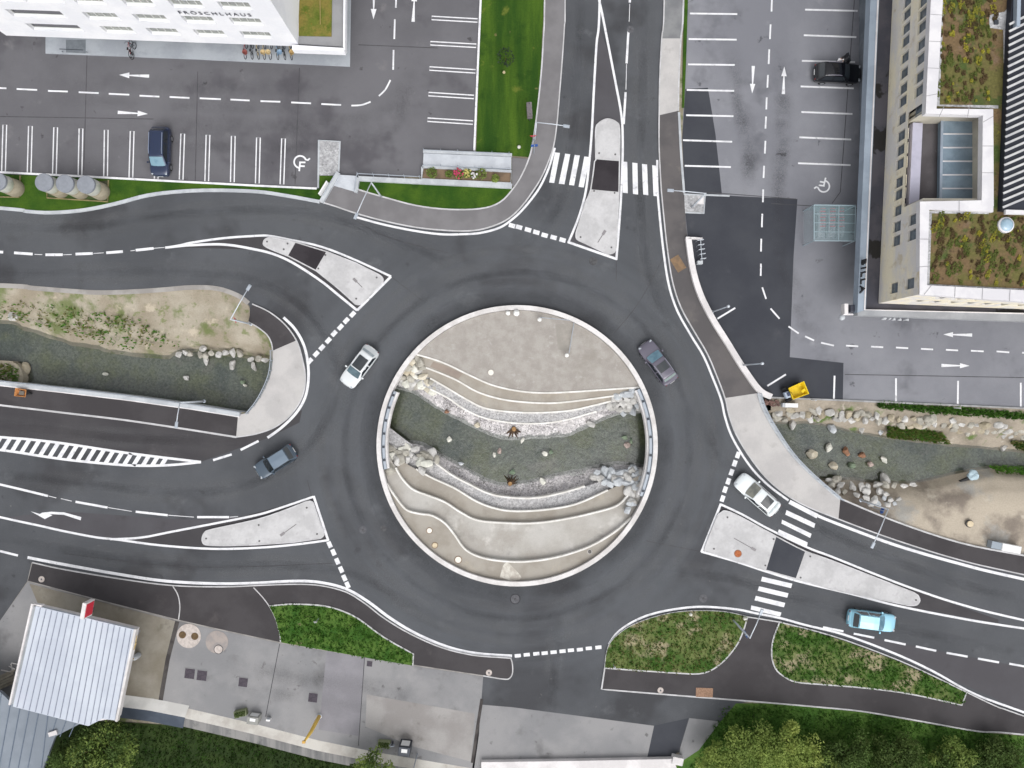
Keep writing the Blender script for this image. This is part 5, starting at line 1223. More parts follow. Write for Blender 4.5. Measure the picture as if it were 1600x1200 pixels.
for k in range(14):
    x = -70 + k * 14.5
    yt = 1081 + (x + 0) * .95 if x < 24 else 1104 + (x - 24) * .255
    a_ = P(x, max(yt, 1062 + x * .2), 3.6) - loc; xb = x - 42; yb = 1330
    if x > 66: xb = x - (127 - x) * .0 - 10; yb = 1151 if x > 86 else 1200
    ribbon_w('standing_seam', [a_, P(xb, yb, 3.6) - loc], .055, 3.6, 3.66, surf('seam_rib_blue', C(112, 124, 140), C(104, 116, 132), 1, fine=.05), t)
MB().box((P(30, 1190, 0) - loc) + Vector((-8, -3, 1.65)), (12, 10, 3.3)).build('wall', M_FORE2, t)
MB().box((P(84, 1145, 3.6) - loc) + Vector((0, 0, .1)), (.8, .4, .16), rz=.3).build('roof_hatch', M_WHITEWALL, t)
# low retaining wall along the back of the forecourt
M_WFACE = surf('whitewashed_wall', C(238, 234, 226), C(216, 210, 202), .5, fine=.06, specks=((C(190, 182, 170), .8, .6, .74, .6),), rough=1)
M_WTOP = surf('weathered_top', C(118, 118, 118), C(146, 144, 142), .5, .4, .6, fine=.12, stretch=(2.5, .2, -12), specks=((C(84, 86, 86), .8, .56, .7, .8),))
def backwall(label, pts, h, tw, top, face, name='retaining_wall', tf=.5, slope=0.85):
    """garden wall whose inner face leans back to the coping"""
    t = thing(name, label, 'wall', P(*pts[0]))
    w = [P(x, y, 0) - t.location for x, y in pts]
    wi = offs(w, -slope); wt = offs(w, -slope - tw)
    vs, fs = [], []
    n = len(w)
    for i in range(n): vs += [w[i] + Vector((0, 0, -.05)), wi[i] + Vector((0, 0, h))]
    for i in range(n - 1): fs.append((2 * i, 2 * i + 1, 2 * i + 3, 2 * i + 2))
    o = mesh('inner_face', vs, fs, face, t); o.data.flip_normals()
    vs = []; fs = []
    for i in range(n): vs += [wi[i] + Vector((0, 0, h)), wt[i] + Vector((0, 0, h)), wt[i] + Vector((0, 0, -1.2))]
    for i in range(n - 1):
        a, c = 3 * i, 3 * i + 3
        fs += [(a, a + 1, c + 1, c), (a + 1, a + 2, c + 2, c + 1)]
    fs += [(0, 1, 2)]
    mesh('coping', vs, fs, top, t)
    return t
backwall('weathered concrete retaining wall with a whitewashed inner face behind the forecourt', [(288, 1104), (400, 1130), (500, 1156), (600, 1176), (762, 1203)], .45, .82, M_WTOP, M_WFACE, slope=.85)
backwall('short wall beside the station canopy with white face and slate grey top', [(186, 1083), (240, 1090), (296, 1101)], .5, 1.05, surf('slate_top', C(84, 92, 104), C(74, 82, 94), .6, fine=.06), surf('white_board', C(236, 234, 230), C(220, 218, 214), .5, fine=.04), slope=1.05, name='garden_wall')
slab('low_wall', [(752, 1191), (900, 1189), (1052, 1186), (1058, 1202), (1052, 1330), (752, 1330)], 0, .5, M_WHITEWALL, label='long white concrete slab wall along the southern edge of the yard', cat='wall')
MB().box(P(1058, 1187, .35), (1.05, .75, .7), rz=-.2).build('concrete_block', M_WHITEWALL, None, bevel=.04)
tag(bpy.data.objects['concrete_block'], 'white concrete block at the end of the southern slab wall', 'concrete block')
ribbon('joint', [(277, 971), (262, 1030), (251, 1094)], .42, .014, .014, surf('dark_joint', C(66, 62, 62), C(84, 80, 78), .8, fine=.1), 0)
ribbon('joint', [(753, 1092), (747, 1130), (738, 1192)], .30, .014, .014, MATS['dark_joint'], 0)
# walls and rails along the stream and footways
t = thing('parapet_wall', 'pale parapet wall with metal rail along the west stream', 'wall', P(200, 625, 0)); loc = t.location
WL = [(-330, 562), (0, 599), (100, 610), (200, 622), (300, 636), (374, 648)]
ribbon_w('wall', lw(WL, .4), .36, -2.6, .40, M_EDGE, t); ribbon_w('coping', lw([(x, y + 3) for x, y in WL], .2), .16, .0, .22, M_WHITEWALL, t)
rl_ = [P(x, y - 4, .8) - loc for x, y in WL]
MB().tube(rl_, .045, 6).build('rail', M_ALU, t)
for k in range(20):
    q = resample(rl_[1:], 20)[k]; MB().tube([(q.x, q.y, .1), (q.x, q.y, .78)], .03, 6).build('post', M_ALU, t)
def railing(label, pts, n, h=1.0, z0=.1, mat=None, off=0):
    t = thing('railing', label, 'railing', P(*pts[0], 0)); w = offs([P(x, y, 0) for x, y in pts], off); w = [q - t.location for q in w]
    MB().tube([q + Vector((0, 0, h)) for q in w], .045, 6).build('rail', mat or M_ALU, t)
    MB().tube([q + Vector((0, 0, h * .55)) for q in w], .025, 6).build('mid_rail', mat or M_ALU, t)
    for q in resample(w, n): MB().tube([(q.x, q.y, z0), (q.x, q.y, h)], .03, 6).build('post', mat or M_ALU, t)
    return t
railing('curved metal railing along the stream side of the eastern bridge deck', E_BRIDGE, 14, off=-.1)
ribbon('bridge_edge_beam', E_BRIDGE, .34, -.8, .24, M_EDGE, 0, label='curved pale edge beam of the eastern bridge deck above the stream', cat='edge beam', kind='thing')
railing('short metal railing round the west nose of the stream', W_NOSE[j0:], 8, off=.1)
ribbon('low_wall', [(1076, 372), (1083, 420), (1095, 460), (1114, 498), (1137, 535), (1162, 575), (1187, 609), (1206, 620)], .55, 0, .5, M_WHITEWALL, 6, label='long curved white low wall between footway and car park', cat='wall', kind='thing')
# ------------------------------------------------------------------ cars
M_TYRE = plain('tyre_rubber', C(30, 30, 32), .9); M_RIMW = plain('alloy_rim', C(150, 152, 156), .35, .6)
M_GLS = surf('car_glass', C(26, 34, 40), None, fine=0, rough=.05, spec=.9, local=True, coat=.6)
M_LAMP = plain('headlamp', C(176, 182, 188), .1); M_TAIL = plain('tail_lamp', C(112, 22, 22), .2); M_TRIMB = plain('black_trim', C(24, 24, 26), .5)
M_PLATEW = plain('plate_white', C(228, 228, 228), .4); M_CHROME = plain('bright_trim', C(214, 214, 220), .25, .5)
def paint(name, col, metallic=.15):
    return surf(name, col, fine=0, rough=.22, metallic=metallic, coat=.8, spec=.5, local=True)
def car(label, px, py, heading, L, W, Hc, body_m, roof_m=None, style='hatch', rails=None, sunroof=None, glass=None, wind=None, rear=None, name='parked_car', group=None, door_open=False):
    t = thing(name, label, 'car', P(px, py, 0), math.radians(heading), group)
    G = glass or M_GLS
    hw = W / 2
    belt = Hc * .60; hood = belt * .93
    # lower body: stations from nose to tail (x, half width, top height, underside)
    nose = [(.500, .42, .52, .34), (.493, .66, .60, .26), (.472, .83, hood * .82, .22), (.43, .935, hood * .92, .2), (.36, .985, hood * .97, .2)]
    tail = [(-.42, .975, belt, .2), (-.466, .90, belt - .05, .22), (-.49, .77, belt - .16, .26), (-.5, .52, .64, .36)]
    midb = [(.22, 1, hood, .2), (.05, 1, belt, .2), (-.2, 1, belt, .2), (-.34, .995, belt + .01, .2)]
    if style == 'sedan':
        gh = [(.215, belt - .03), (.04, Hc - .05), (-.06, Hc), (-.20, Hc - .03), (-.385, belt - .02)]
    elif style == 'van':
        nose = [(.500, .50, .58, .34), (.492, .74, .70, .26), (.47, .88, hood * .86, .22), (.43, .955, hood * .95, .2), (.37, .99, hood, .2)]
        tail = [(-.44, .985, belt, .2), (-.478, .93, belt - .03, .22), (-.495, .84, belt - .15, .26), (-.5, .66, .68, .36)]
        midb = [(.28, 1, hood + .04, .2), (.05, 1, belt, .2), (-.25, 1, belt, .2)]
        gh = [(.31, belt - .05), (.15, Hc - .07), (.02, Hc), (-.36, Hc - .01), (-.462, belt - .02)]
    else:
        gh = [(.225, belt - .03), (.06, Hc - .06), (-.05, Hc), (-.33, Hc - .04), (-.455, belt - .04)]
    st = nose + midb + tail
    vs, fs = [], []
    for x, w_, z, u in st:
        w_ *= hw; x *= L
        half = [(0, u), (w_ * .86, u), (w_ * .97, u + .13), (w_, u + (z - u) * .55), (w_ * .965, z - .07), (w_ * .86, z), (w_ * .4, z + .025), (0, z + .03)]
        ring = [(x, y, zz) for y, zz in half] + [(x, -y, zz) for y, zz in half[-2:0:-1]]
        vs += ring
    n = 14
    for i in range(len(st) - 1):
        for k in range(n):
            fs.append((i * n + k, i * n + (k + 1) % n, (i + 1) * n + (k + 1) % n, (i + 1) * n + k))
    fs += [tuple(range(n))[::-1], tuple(range((len(st) - 1) * n, len(st) * n))]
    b = mesh('body', vs, fs, body_m, t, True)
    bm = bmesh.new(); bm.from_mesh(b.data); bmesh.ops.recalc_face_normals(bm, faces=bm.faces); bm.to_mesh(b.data); bm.free()
    m_ = b.modifiers.new('Sub', 'SUBSURF'); m_.levels = m_.render_levels = 2
    # greenhouse
    wb, wr = hw * .93, hw * .73
    vs, fs = [], []
    sec = []
    for i, (x, z) in enumerate(gh):
        x *= L
        if i in (0, len(gh) - 1): row = [(x - (.10 if i == 0 else -.10), wb, belt - .06), (x, wb * .86, z), (x + (.05 if i == 0 else -.04), wb * .5, z), (x + (.07 if i == 0 else -.05), 0, z)]
        else: row = [(x, wb, belt - .03), (x, wr, z - .05), (x, wr * .55, z - .005), (x, 0, z + .012)]
        sec.append(row); vs += row + [(a, -b_, c) for a, b_, c in row[2::-1]]
    n = 7
    for i in range(len(gh) - 1):
        for k in range(n - 1): fs.append((i * n + k, i * n + k + 1, (i + 1) * n + k + 1, (i + 1) * n + k))
    fs += [tuple(range(n)), tuple(range((len(gh) - 1) * n, len(gh) * n))[::-1]]
    g = mesh('cabin', vs, fs, body_m, t, True)
    bm = bmesh.new(); bm.from_mesh(g.data); bmesh.ops.recalc_face_normals(bm, faces=bm.faces); bm.to_mesh(g.data); bm.free()
    bv = g.modifiers.new('Bevel', 'BEVEL'); bv.width = .10; bv.segments = 4; bv.harden_normals = True; bv.limit_method = 'ANGLE'; bv.angle_limit = math.radians(25)
    def pane(name, q, mat, off=.012, inset=.06, parent=t):
        q = [Vector(v) for v in q]; c = sum(q, Vector()) / len(q)
        nrm = (q[1] - q[0]).cross(q[2] - q[0]).normalized()
        if nrm.dot(c - Vector((c.x * .6, 0, belt * .7))) < 0: nrm = -nrm
        q = [v + (c - v).normalized() * inset + nrm * off for v in q]
        return mesh(name, q, [tuple(range(len(q)))], mat, parent)
    def mir(q): return [(a, -b_, c) for a, b_, c in q][::-1]
    A, B, Cc, D, E = sec
    wind_m = wind or G
    def screen(name, S0, S1, mat, lo, hi):
        r0 = S0 + [(x, -y, z) for x, y, z in S0[2::-1]]; r1 = S1 + [(x, -y, z) for x, y, z in S1[2::-1]]
        v, f = [], []
        for tt in (lo, (lo + hi) / 2, hi):
            for k in range(1, 6):
                q = Vector(r0[k]).lerp(Vector(r1[k]), tt); q.y *= .93 if k in (1, 5) else 1; q.z += .022; q.x += .012 if S0 is sec[0] else -.012; v.append(q)
        for i in range(2):
            for k in range(4): f.append((i * 5 + k, i * 5 + k + 1, i * 5 + k + 6, i * 5 + k + 5))
        return mesh(name, v, f, mat, t, True)
    screen('windscreen', A, B, wind_m, .05, .93)
    screen('rear_window', D, E, rear or G, .12, .70 if rear is None else .5)
    mid = Cc[1][0] * .5 + D[1][0] * .5 + .25
    zmid = Cc[1][2] * .6 + D[1][2] * .4
    def sidept(x, top): return (x, wr * .985 + .005, zmid) if top else (x, wb, belt - .03)
    for sgn in (1, -1):
        f = (lambda q: q) if sgn == 1 else mir
        pane('side_window', f([(A[1][0] - .25, wb * .985, belt), (mid, wb, belt), (mid, wr, zmid - .04), B[1]]), G, .012, .07)
        pane('side_window', f([(mid, wb, belt), (E[1][0] + .28, wb * .985, belt), D[1], (mid, wr, zmid - .04)]), G, .012, .07)
        MB().box(((gh[0][0] * L - .32), sgn * (hw + .06), belt + .02), (.16, .22, .15)).build('wing_mirror', body_m, t, bevel=.04)
        MB().box((L * .452, sgn * hw * .66, hood * .84), (.16, .30, .10), rz=sgn * -.55).build('headlight', M_LAMP, t, bevel=.03)
        MB().box((-L * .474, sgn * hw * .66, belt * .78), (.10, .26, .16), rz=sgn * .45).build('tail_light', M_TAIL, t, bevel=.03)
        for x in (.30, -.29):
            wm = bpy.data.objects.new('wheel', None)
            o = MB().lathe([(.20, 0), (.31, .0), (.335, .04), (.335, .18), (.30, .2), (.2, .21)], 22).build('wheel', M_TYRE, t, True)
            o.rotation_euler = (math.radians(-90 * sgn), 0, 0); o.location = (x * L, sgn * (hw - .205), .335)
            bpy.data.objects.remove(wm)
            MB().lathe([(.205, .19), (.205, .21), (.08, .225)], 16).build('rim', M_RIMW, o)
        if rails:
            MB().tube([(B[1][0] - .2, sgn * wr * .93, Hc - .02), (Cc[1][0], sgn * wr * .93, Hc + .05), (D[1][0] + .2, sgn * wr * .93, Hc + .02)], .028, 6).build('roof_rail', rails, t)
    if sunroof:
        x0, x1 = sunroof[0] * L, sunroof[1] * L
        MB().add([(x0, -wr * .76, Hc + .018), (x1, -wr * .76, Hc + .0), (x1, wr * .76, Hc + .0), (x0, wr * .76, Hc + .018), (x0, 0, Hc + .032), (x1, 0, Hc + .022)], [(0, 1, 5, 4), (4, 5, 2, 3)]).build('sunroof', G, t)
    if roof_m:
        MB().add([(B[1][0], -wr * .92, Hc - .04), (Cc[1][0], -wr * .92, Hc + .0), (D[1][0], -wr * .92, Hc - .02), (B[1][0], wr * .92, Hc - .04), (Cc[1][0], wr * .92, Hc + .0), (D[1][0], wr * .92, Hc - .02), (B[1][0], 0, Hc - .015), (Cc[1][0], 0, Hc + .035), (D[1][0], 0, Hc + .0)],
                 [(0, 1, 7, 6), (1, 2, 8, 7), (6, 7, 4, 3), (7, 8, 5, 4)]).build('roof_panel', roof_m, t)
    MB().box((L * .497, 0, .5), (.03, .52, .11)).build('number_plate', M_PLATEW, t); MB().box((-L * .497, 0, .72), (.03, .52, .11)).build('number_plate', M_PLATEW, t)
    MB().box((L * .485, 0, hood * .68), (.05, hw * .9, .14)).build('grille', M_TRIMB, t)
    for s_ in (1, -1): MB().tube([(gh[0][0] * L + .03, s_ * .12, belt + .0), (gh[0][0] * L - .18, s_ * .12 + .5 * s_ * (1 if s_ < 0 else -1) , belt + .10)], .014, 5).build('wiper', M_TRIMB, t)
    if door_open:
        MB().box((L * .17, hw + .36, .78), (.09, .95, .95), rz=.32).build('open_door', body_m, t, bevel=.03)
        MB().box((L * .17, hw + .34, 1.30), (.05, .85, .34), rz=.32).build('door_window', G, t)
    return t
MG_BLUE = surf('sky_glass', C(112, 146, 162), C(92, 128, 146), 1.0, fine=.08, rough=.08, spec=.8, local=True)
MG_TEAL = surf('teal_glass', C(62, 86, 96), C(84, 108, 118), 1.0, fine=.08, rough=.08, spec=.8, local=True)
car('dark blue people carrier parked nose to the verge in the north-west car park', 256, 240.5, -91.5, 4.75, 1.84, 1.72, paint('blue_paint', C(30, 44, 74)), style='van', rails=plain('silver_rail', C(170, 182, 206), .3, .5), wind=MG_BLUE)
car('black estate car parked with its driver door open beside a person', 1303.5, 119, -2, 4.55, 1.86, 1.64, paint('black_paint', C(12, 13, 20)), rails=plain('silver_rail2', C(176, 172, 186), .3, .5), door_open=True)
car('silver white car with dark panoramic roof driving west of the roundabout garden', 563.5, 573, -127, 4.5, 1.84, 1.50, paint('silver_white', C(226, 230, 232)), sunroof=(.05, -.24), rails=plain('white_rail', C(232, 232, 236), .3), wind=MG_TEAL, name='moving_car', rear=surf('pale_rear_glass', C(176, 184, 188), C(150, 160, 166), 1, fine=.05, rough=.08, spec=.8, local=True))
car('dark grey car driving north on the east side of the roundabout', 1026, 567, 126, 4.7, 1.86, 1.52, paint('grey_violet', C(104, 100, 114)), rear=surf('green_rear_glass', C(150, 164, 160), C(126, 142, 140), 1, fine=.05, rough=.08, spec=.8, local=True), sunroof=(-.02, -.2), rails=plain('grey_rail', C(150, 152, 164), .3), wind=MG_BLUE, name='moving_car')
car('slate blue car leaving the roundabout towards the lower west arm', 434, 720, 212, 4.3, 1.78, 1.5, paint('slate_paint', C(72, 86, 100)), roof_m=paint('slate_roof', C(112, 128, 144)), name='moving_car')
car('white car with black glass roof waiting at the south-east arm yield line', 1180, 771.5, 138.5, 4.9, 1.88, 1.46, paint('white_paint', C(236, 242, 244)), sunroof=(-.09, -.27), rear=surf('rear_glass_painted_sky', C(206, 212, 214), C(180, 190, 192), 1, fine=.05, rough=.08, spec=.8, local=True), wind=surf('khaki_glass', C(142, 142, 132), C(116, 118, 112), 1, fine=.08, rough=.08, spec=.8, local=True), name='moving_car')  # rear glass coloured whitish to stand for the reflected sky
car('bright light blue car driving east past the grass island', 1357, 966.5, -7.5, 4.7, 1.80, 1.56, paint('turquoise_paint', C(150, 206, 228)), roof_m=paint('turquoise_roof', C(176, 228, 242)), wind=MG_BLUE, name='moving_car')

# ------------------------------------------------------------------ person standing at the black car
def person():
    t = thing('person', 'person in white shirt and dark trousers at the open door of the black car', 'person', P(1304, 101.5, 0), math.radians(-80))
    sk = {'pel': (0, 0, .95), 'spine': (0.02, 0, 1.15), 'chest': (.04, 0, 1.35), 'neck': (.05, 0, 1.50), 'head0': (.07, 0, 1.58), 'head': (.09, 0, 1.66),
          'shL': (.04, .19, 1.42), 'elL': (.10, .30, 1.16), 'wrL': (.32, .24, 1.04), 'shR': (.04, -.19, 1.42), 'elR': (.12, -.29, 1.17), 'wrR': (.34, -.16, 1.08),
          'hipL': (0, .1, .9), 'knL': (.05, .11, .50), 'anL': (0, .12, .09), 'toL': (.17, .13, .04), 'hipR': (0, -.1, .9), 'knR': (.02, -.11, .50), 'anR': (-.05, -.12, .09), 'toR': (.12, -.13, .04)}
    rad = {'pel': .15, 'spine': .13, 'chest': .15, 'neck': .055, 'head0': .08, 'head': .10, 'shL': .07, 'elL': .048, 'wrL': .03, 'shR': .07, 'elR': .048, 'wrR': .03, 'hipL': .09, 'knL': .058, 'anL': .042, 'toL': .035, 'hipR': .09, 'knR': .058, 'anR': .042, 'toR': .035}
    ed = [('pel', 'spine'), ('spine', 'chest'), ('chest', 'neck'), ('neck', 'head0'), ('head0', 'head'), ('chest', 'shL'), ('shL', 'elL'), ('elL', 'wrL'), ('chest', 'shR'), ('shR', 'elR'), ('elR', 'wrR'),
          ('pel', 'hipL'), ('hipL', 'knL'), ('knL', 'anL'), ('anL', 'toL'), ('pel', 'hipR'), ('hipR', 'knR'), ('knR', 'anR'), ('anR', 'toR')]
    for s_, S in (('L', 1), ('R', -1)):
        w_ = Vector(sk['wr' + s_]); pn = 'pa' + s_; sk[pn] = tuple(w_ + Vector((.08, 0, -.01))); rad[pn] = .034; ed.append(('wr' + s_, pn))
        for k in range(4):
            a = f'f{s_}{k}'; b = f'g{s_}{k}'; y = (k - 1.5) * .022; ln = (.05, .06, .055, .045)[k]
            sk[a] = tuple(Vector(sk[pn]) + Vector((.035, y, 0))); sk[b] = tuple(Vector(sk[a]) + Vector((ln, y * .2, -.025))); rad[a] = .0095; rad[b] = .008; ed += [(pn, a), (a, b)]
        a = 'th' + s_; sk[a] = tuple(w_ + Vector((.06, -S * .06, -.01))); rad[a] = .010; ed.append(('wr' + s_, a))
    keys = list(sk); idx = {k: i for i, k in enumerate(keys)}
    def skin(name, ks, mat, grow=1.0, z=None):
        me = bpy.data.meshes.new(name); sub = [k for k in keys if k in ks]; ii = {k: i for i, k in enumerate(sub)}
        me.from_pydata([sk[k] for k in sub], [(ii[a], ii[b]) for a, b in ed if a in ii and b in ii], []); o = link(name, me, mat, t)
        m_ = o.modifiers.new('Skin', 'SKIN')
        for i, k in enumerate(sub):
            r_ = rad[k] * grow; me.skin_vertices[0].data[i].radius = (r_, r_ * (.86 if k in ('pel', 'spine', 'chest') else 1))
        root = 'pel' if 'pel' in ii else sub[0]
        for i, k in enumerate(sub): me.skin_vertices[0].data[i].use_root = (k == root)
        sb = o.modifiers.new('Sub', 'SUBSURF'); sb.levels = sb.render_levels = 2
        return o
    body = skin('body', set(keys), plain('skin_tone', C(206, 164, 140), .6))
    shirt = skin('shirt', {'pel', 'spine', 'chest', 'shL', 'elL', 'shR', 'elR'}, plain('white_cotton', C(244, 244, 248), .9), 1.32)
    tr = skin('trousers', {'pel', 'hipL', 'knL', 'anL', 'hipR', 'knR', 'anR'}, plain('dark_cloth', C(34, 34, 44), .9), 1.16)
    skin('shoe', {'anL', 'toL'}, M_TRIMB, 1.25); skin('shoe', {'anR', 'toR'}, M_TRIMB, 1.25)
    hd = Vector(sk['head'])
    MB().lathe([(.118, -.03), (.125, .03), (.10, .095), (.05, .125), (.005, .13)], 16, (hd.x - .022, 0, hd.z)).build('hair', plain('dark_hair', C(36, 30, 30), .8), t, True)
    f = MB(); f.tube([(hd.x + .095, 0, hd.z + .01), (hd.x + .125, 0, hd.z - .03)], [.012, .018], 6); f.build('nose', MATS['skin_tone'], t, True)
    for s_ in (1, -1):
        MB().lathe([(.004, -.012), (.013, 0), (.004, .012)], 8, (hd.x + .094, s_ * .035, hd.z + .01)).build('eye', M_TRIMB, t, True)
        MB().box((hd.x, s_ * .108, hd.z - .01), (.05, .02, .07)).build('ear', MATS['skin_tone'], t, bevel=.008)
    MB().box((hd.x + .093, 0, hd.z - .06), (.012, .05, .012)).build('mouth', plain('lip', C(160, 96, 90), .6), t)
person()

# ------------------------------------------------------------------ street lamps
M_POLE = plain('lamp_pole', C(206, 212, 220), .45, .2); M_HEAD = plain('lamp_head', C(176, 184, 194), .4, .2)
def lamp(label, apex, head, h=5.1):
    a = P(*apex, h); t = thing('street_lamp', label, 'street lamp', (a.x, a.y, 0), 0, 'slender street lamps')
    hd = P(*head, h + .25) - t.location
    MB().tube([(0, 0, 0), (0, 0, 1.1), (0, 0, h)], [.10, .085, .06], 10).build('pole', M_POLE, t, True)
    MB().lathe([(.17, 0), (.17, .03), (.1, .06)], 14).build('base_plate', M_HEAD, t)
    d = (hd - Vector((0, 0, h))); hl = d.length
    MB().tube([(0, 0, h - .03), Vector((0, 0, h)) + d * .5 + Vector((0, 0, .06)), Vector((0, 0, h)) + d * .86], [.055, .045, .04], 8).build('arm', M_POLE, t, True)
    c = Vector((0, 0, h)) + d * .92; rz = math.atan2(d.y, d.x)
    MB().box(c, (.62, .30, .09), rz=rz, taper=.8).build('lamp_head', M_HEAD, t, bevel=.02)
    MB().box(c - Vector((0, 0, .05)), (.5, .22, .02), rz=rz).build('lens', plain('lamp_lens', C(226, 228, 224), .2), t)
    return t
lamp('street lamp on the verge whose arm reaches over the upper west arm', (580, 285), (554, 342))
lamp('street lamp on the dry bank reaching over the road west of the nose', (360, 499), (391, 445))
lamp('street lamp behind the west stream wall reaching over the lower west arm', (281, 629), (275, 667))
lamp('street lamp beside the lawn reaching over the north arm', (838, 191), (889, 197.5))
lamp('street lamp in the white gravel bed reaching over the north-east footway', (1103, 302), (1043, 297))
lamp('street lamp on the sandy bank reaching over the south-east arm', (1388, 796), (1362, 857))
lamp('street lamp between the two grass islands reaching over the lower zebra', (1172, 997), (1191, 953))
def post(label, apex, base_h, cat='lamp post', arm=None):
    a = P(*apex, base_h); t = thing('lamp_post', label, cat, (a.x, a.y, 0), 0, 'plain posts by the curved wall')
    MB().tube([(0, 0, 0), (0, 0, base_h)], [.08, .05], 8).build('pole', M_HEAD, t, True)
    MB().lathe([(.05, 0), (.13, .05), (.13, .3), (.03, .34)], 12, (0, 0, base_h)).build('lantern', M_POLE, t, True)
    MB().lathe([(.15, 0), (.15, .03), (.08, .05)], 12).build('base_plate', M_HEAD, t)
post('plain grey lamp post at the middle of the curved white wall', (1137, 479), 5.0)
post('plain grey lamp post near the southern end of the curved white wall', (1190, 568), 5.6)
# traffic signs
def sign(label, px, py, h, shape, col, face_rz, col2=None, name='traffic_sign', sz=.32):
    t = thing(name, label, 'traffic sign', P(px, py, 0), math.radians(face_rz))
    MB().tube([(0, 0, 0), (0, 0, h)], .035, 8).build('pole', M_ALU, t)
    if shape == 'round': v = [(.05, sz * math.cos(a * math.pi / 12), h - sz + sz * math.sin(a * math.pi / 12)) for a in range(24)]
    elif shape == 'tri': v = [(.05, -sz, h), (.05, 0, h - sz * 1.8), (.05, sz, h)]
    else: v = [(.05, -sz, h - 2 * sz), (.05, sz, h - 2 * sz), (.05, sz, h), (.05, -sz, h)]
    n = len(v)
    mesh('sign_face', v + [(a + .02, b, c) for a, b, c in v], [tuple(range(n))[::-1], tuple(range(n, 2 * n))] + [(i, (i + 1) % n, n + (i + 1) % n, n + i) for i in range(n)], col, t)
    if col2:
        c = Vector((0, 0, sum(q[2] for q in v) / n))
        v2 = [(a + .024, b * .66, c.z + (z - c.z) * .66) for a, b, z in v]; mesh('sign_centre', v2, [tuple(range(n))], col2, t)
    return t
M_RED = MATS['sign_red']; M_SBLUE = plain('sign_blue', C(40, 90, 170), .4); M_SWHITE = plain('sign_white', C(236, 236, 236), .4)
sign('red and white triangular yield sign at the lawn edge by the north arm', 832, 226, 2.4, 'tri', M_RED, 95, M_SWHITE)
sign('blue square pedestrian crossing sign at the lawn edge by the north zebra', 834, 240, 2.5, 'square', M_SBLUE, 95, M_SWHITE)
sign('blue crossing sign beside the lamp on the first grass island', 1152, 978, 2.6, 'square', M_SBLUE, 15, M_SWHITE)
sign('yield sign on the dry bank beside the west nose', 382, 503, 2.3, 'tri', M_RED, 200, M_SWHITE)
sign('round sign on the sandy bank near the south-east arm', 1362, 792, 2.2, 'round', M_SBLUE, -20, M_SWHITE)
sign('small white post sign in the western grass patch', 499, 965, 1.6, 'square', M_SWHITE, 80, None, sz=.16)
sign('small white marker sign at the corner of the first grass island', 958, 1037, 1.2, 'square', M_SWHITE, 120, None, sz=.14)
t = thing('notice_board', 'grey metal notice board in the lawn beside the north arm', 'notice board', P(827, 181, 0), math.radians(4))
for s_ in (.5, -.5): MB().tube([(0, s_, 0), (0, s_, 1.9)], .04, 6).build('leg', M_STEELD, t)
MB().box((-.02, 0, 1.35), (.5, 1.3, .9)).build('board', surf('board_grey', C(128, 120, 122), C(112, 106, 108), 2, fine=.08, local=True), t, bevel=.02)
def ball(px, py, label, z=.15, r=.18):
    t = thing('marker_stone', label, 'marker stone', P(px, py, z), 0, 'white marker stones along the kerbs')
    MB().lathe([(r * .8, -.1), (r, .05), (r * .8, .2), (r * .4, .28), (.01, .3)], 14).build('stone', MR['white'], t, True)
ball(1079, 959.5, 'round white marker stone at the top of the first grass island'); ball(1163, 966, 'round white marker stone at the north-east corner of the first grass island'); ball(811, 230, 'round white marker stone in the lawn near the small footpath', .1)

# ------------------------------------------------------------------ stairs, ramp and planter north of the junction
M_RAMP = surf('ramp_concrete', C(202, 206, 212), C(188, 192, 199), .5, fine=.04, fscale=8)
t = thing('stairs', 'pale concrete stairs from the footway up to the north-west car park', 'stairs', P(538, 286, 0)); loc = t.location
for k in range(5):
    a, b = k / 5, (k + 1) / 5
    l0, l1 = (519 + (528 - 519) * 0, 289), (527, 274)
    def Lf(f): return (517 + 10 * f, 289 - 15 * f)
    def Rf(f): return (555 + 3 * f, 300 - 24 * f)
    slab_w('step', lw([Lf(a), Rf(a), Rf(b), Lf(b)], .1), -.02, .13 + .05 * (k + 1), M_RAMP, t)
ribbon_w('cheek_wall', lw([(502, 316), (517, 290), (529, 270)], .3), .42, -.02, .45, M_EDGE, t); ribbon_w('cheek_wall', lw([(556, 301), (560, 278)], .3), .3, -.02, .45, M_EDGE, t)
for pts in (((558, 270), (553, 299)), ((524, 271), (505, 306))):
    MB().tube([P(*pts[0], 1.0) - loc, P(*pts[1], .9) - loc], .035, 6).build('handrail', M_ALU, t)
t = thing('retaining_wall', 'pale concrete wall between car park and verge with a thin rail on top', 'wall', P(610, 281, 0)); loc = t.location
ribbon_w('wall', lw([(560, 279), (660, 284), (800, 291)], .3), .45, -.02, .40, M_EDGE, t)
MB().tube([P(559, 271, 1.0) - loc, P(657, 276, 1.0) - loc], .04, 6).build('rail', M_ALU, t)
for k in range(5):
    q = P(561, 276, 0).lerp(P(657, 281, 0), k / 4) - loc; MB().tube([(q.x, q.y, .3), (q.x, q.y + .15, 1.0)], .03, 6).build('post', M_ALU, t)
t = thing('concrete_ramp', 'long pale concrete ramp slab at the south edge of the lawn', 'ramp', P(730, 250, 0)); loc = t.location
slab_w('slab', lw([(662, 240), (799, 246), (799, 265), (661, 259)], .1), -.02, .22, M_RAMP, t)
ribbon_w('upper_curb', lw([(661, 236), (800, 242)], .3), .3, -.02, .34, M_EDGE, t)
MB().tube([P(661, 234, 1.0) - loc, P(799, 240.5, 1.0) - loc], .03, 6).build('rail', M_ALU, t); MB().tube([P(660, 258, .9) - loc, P(798, 264, .9) - loc], .03, 6).build('rail', M_ALU, t)
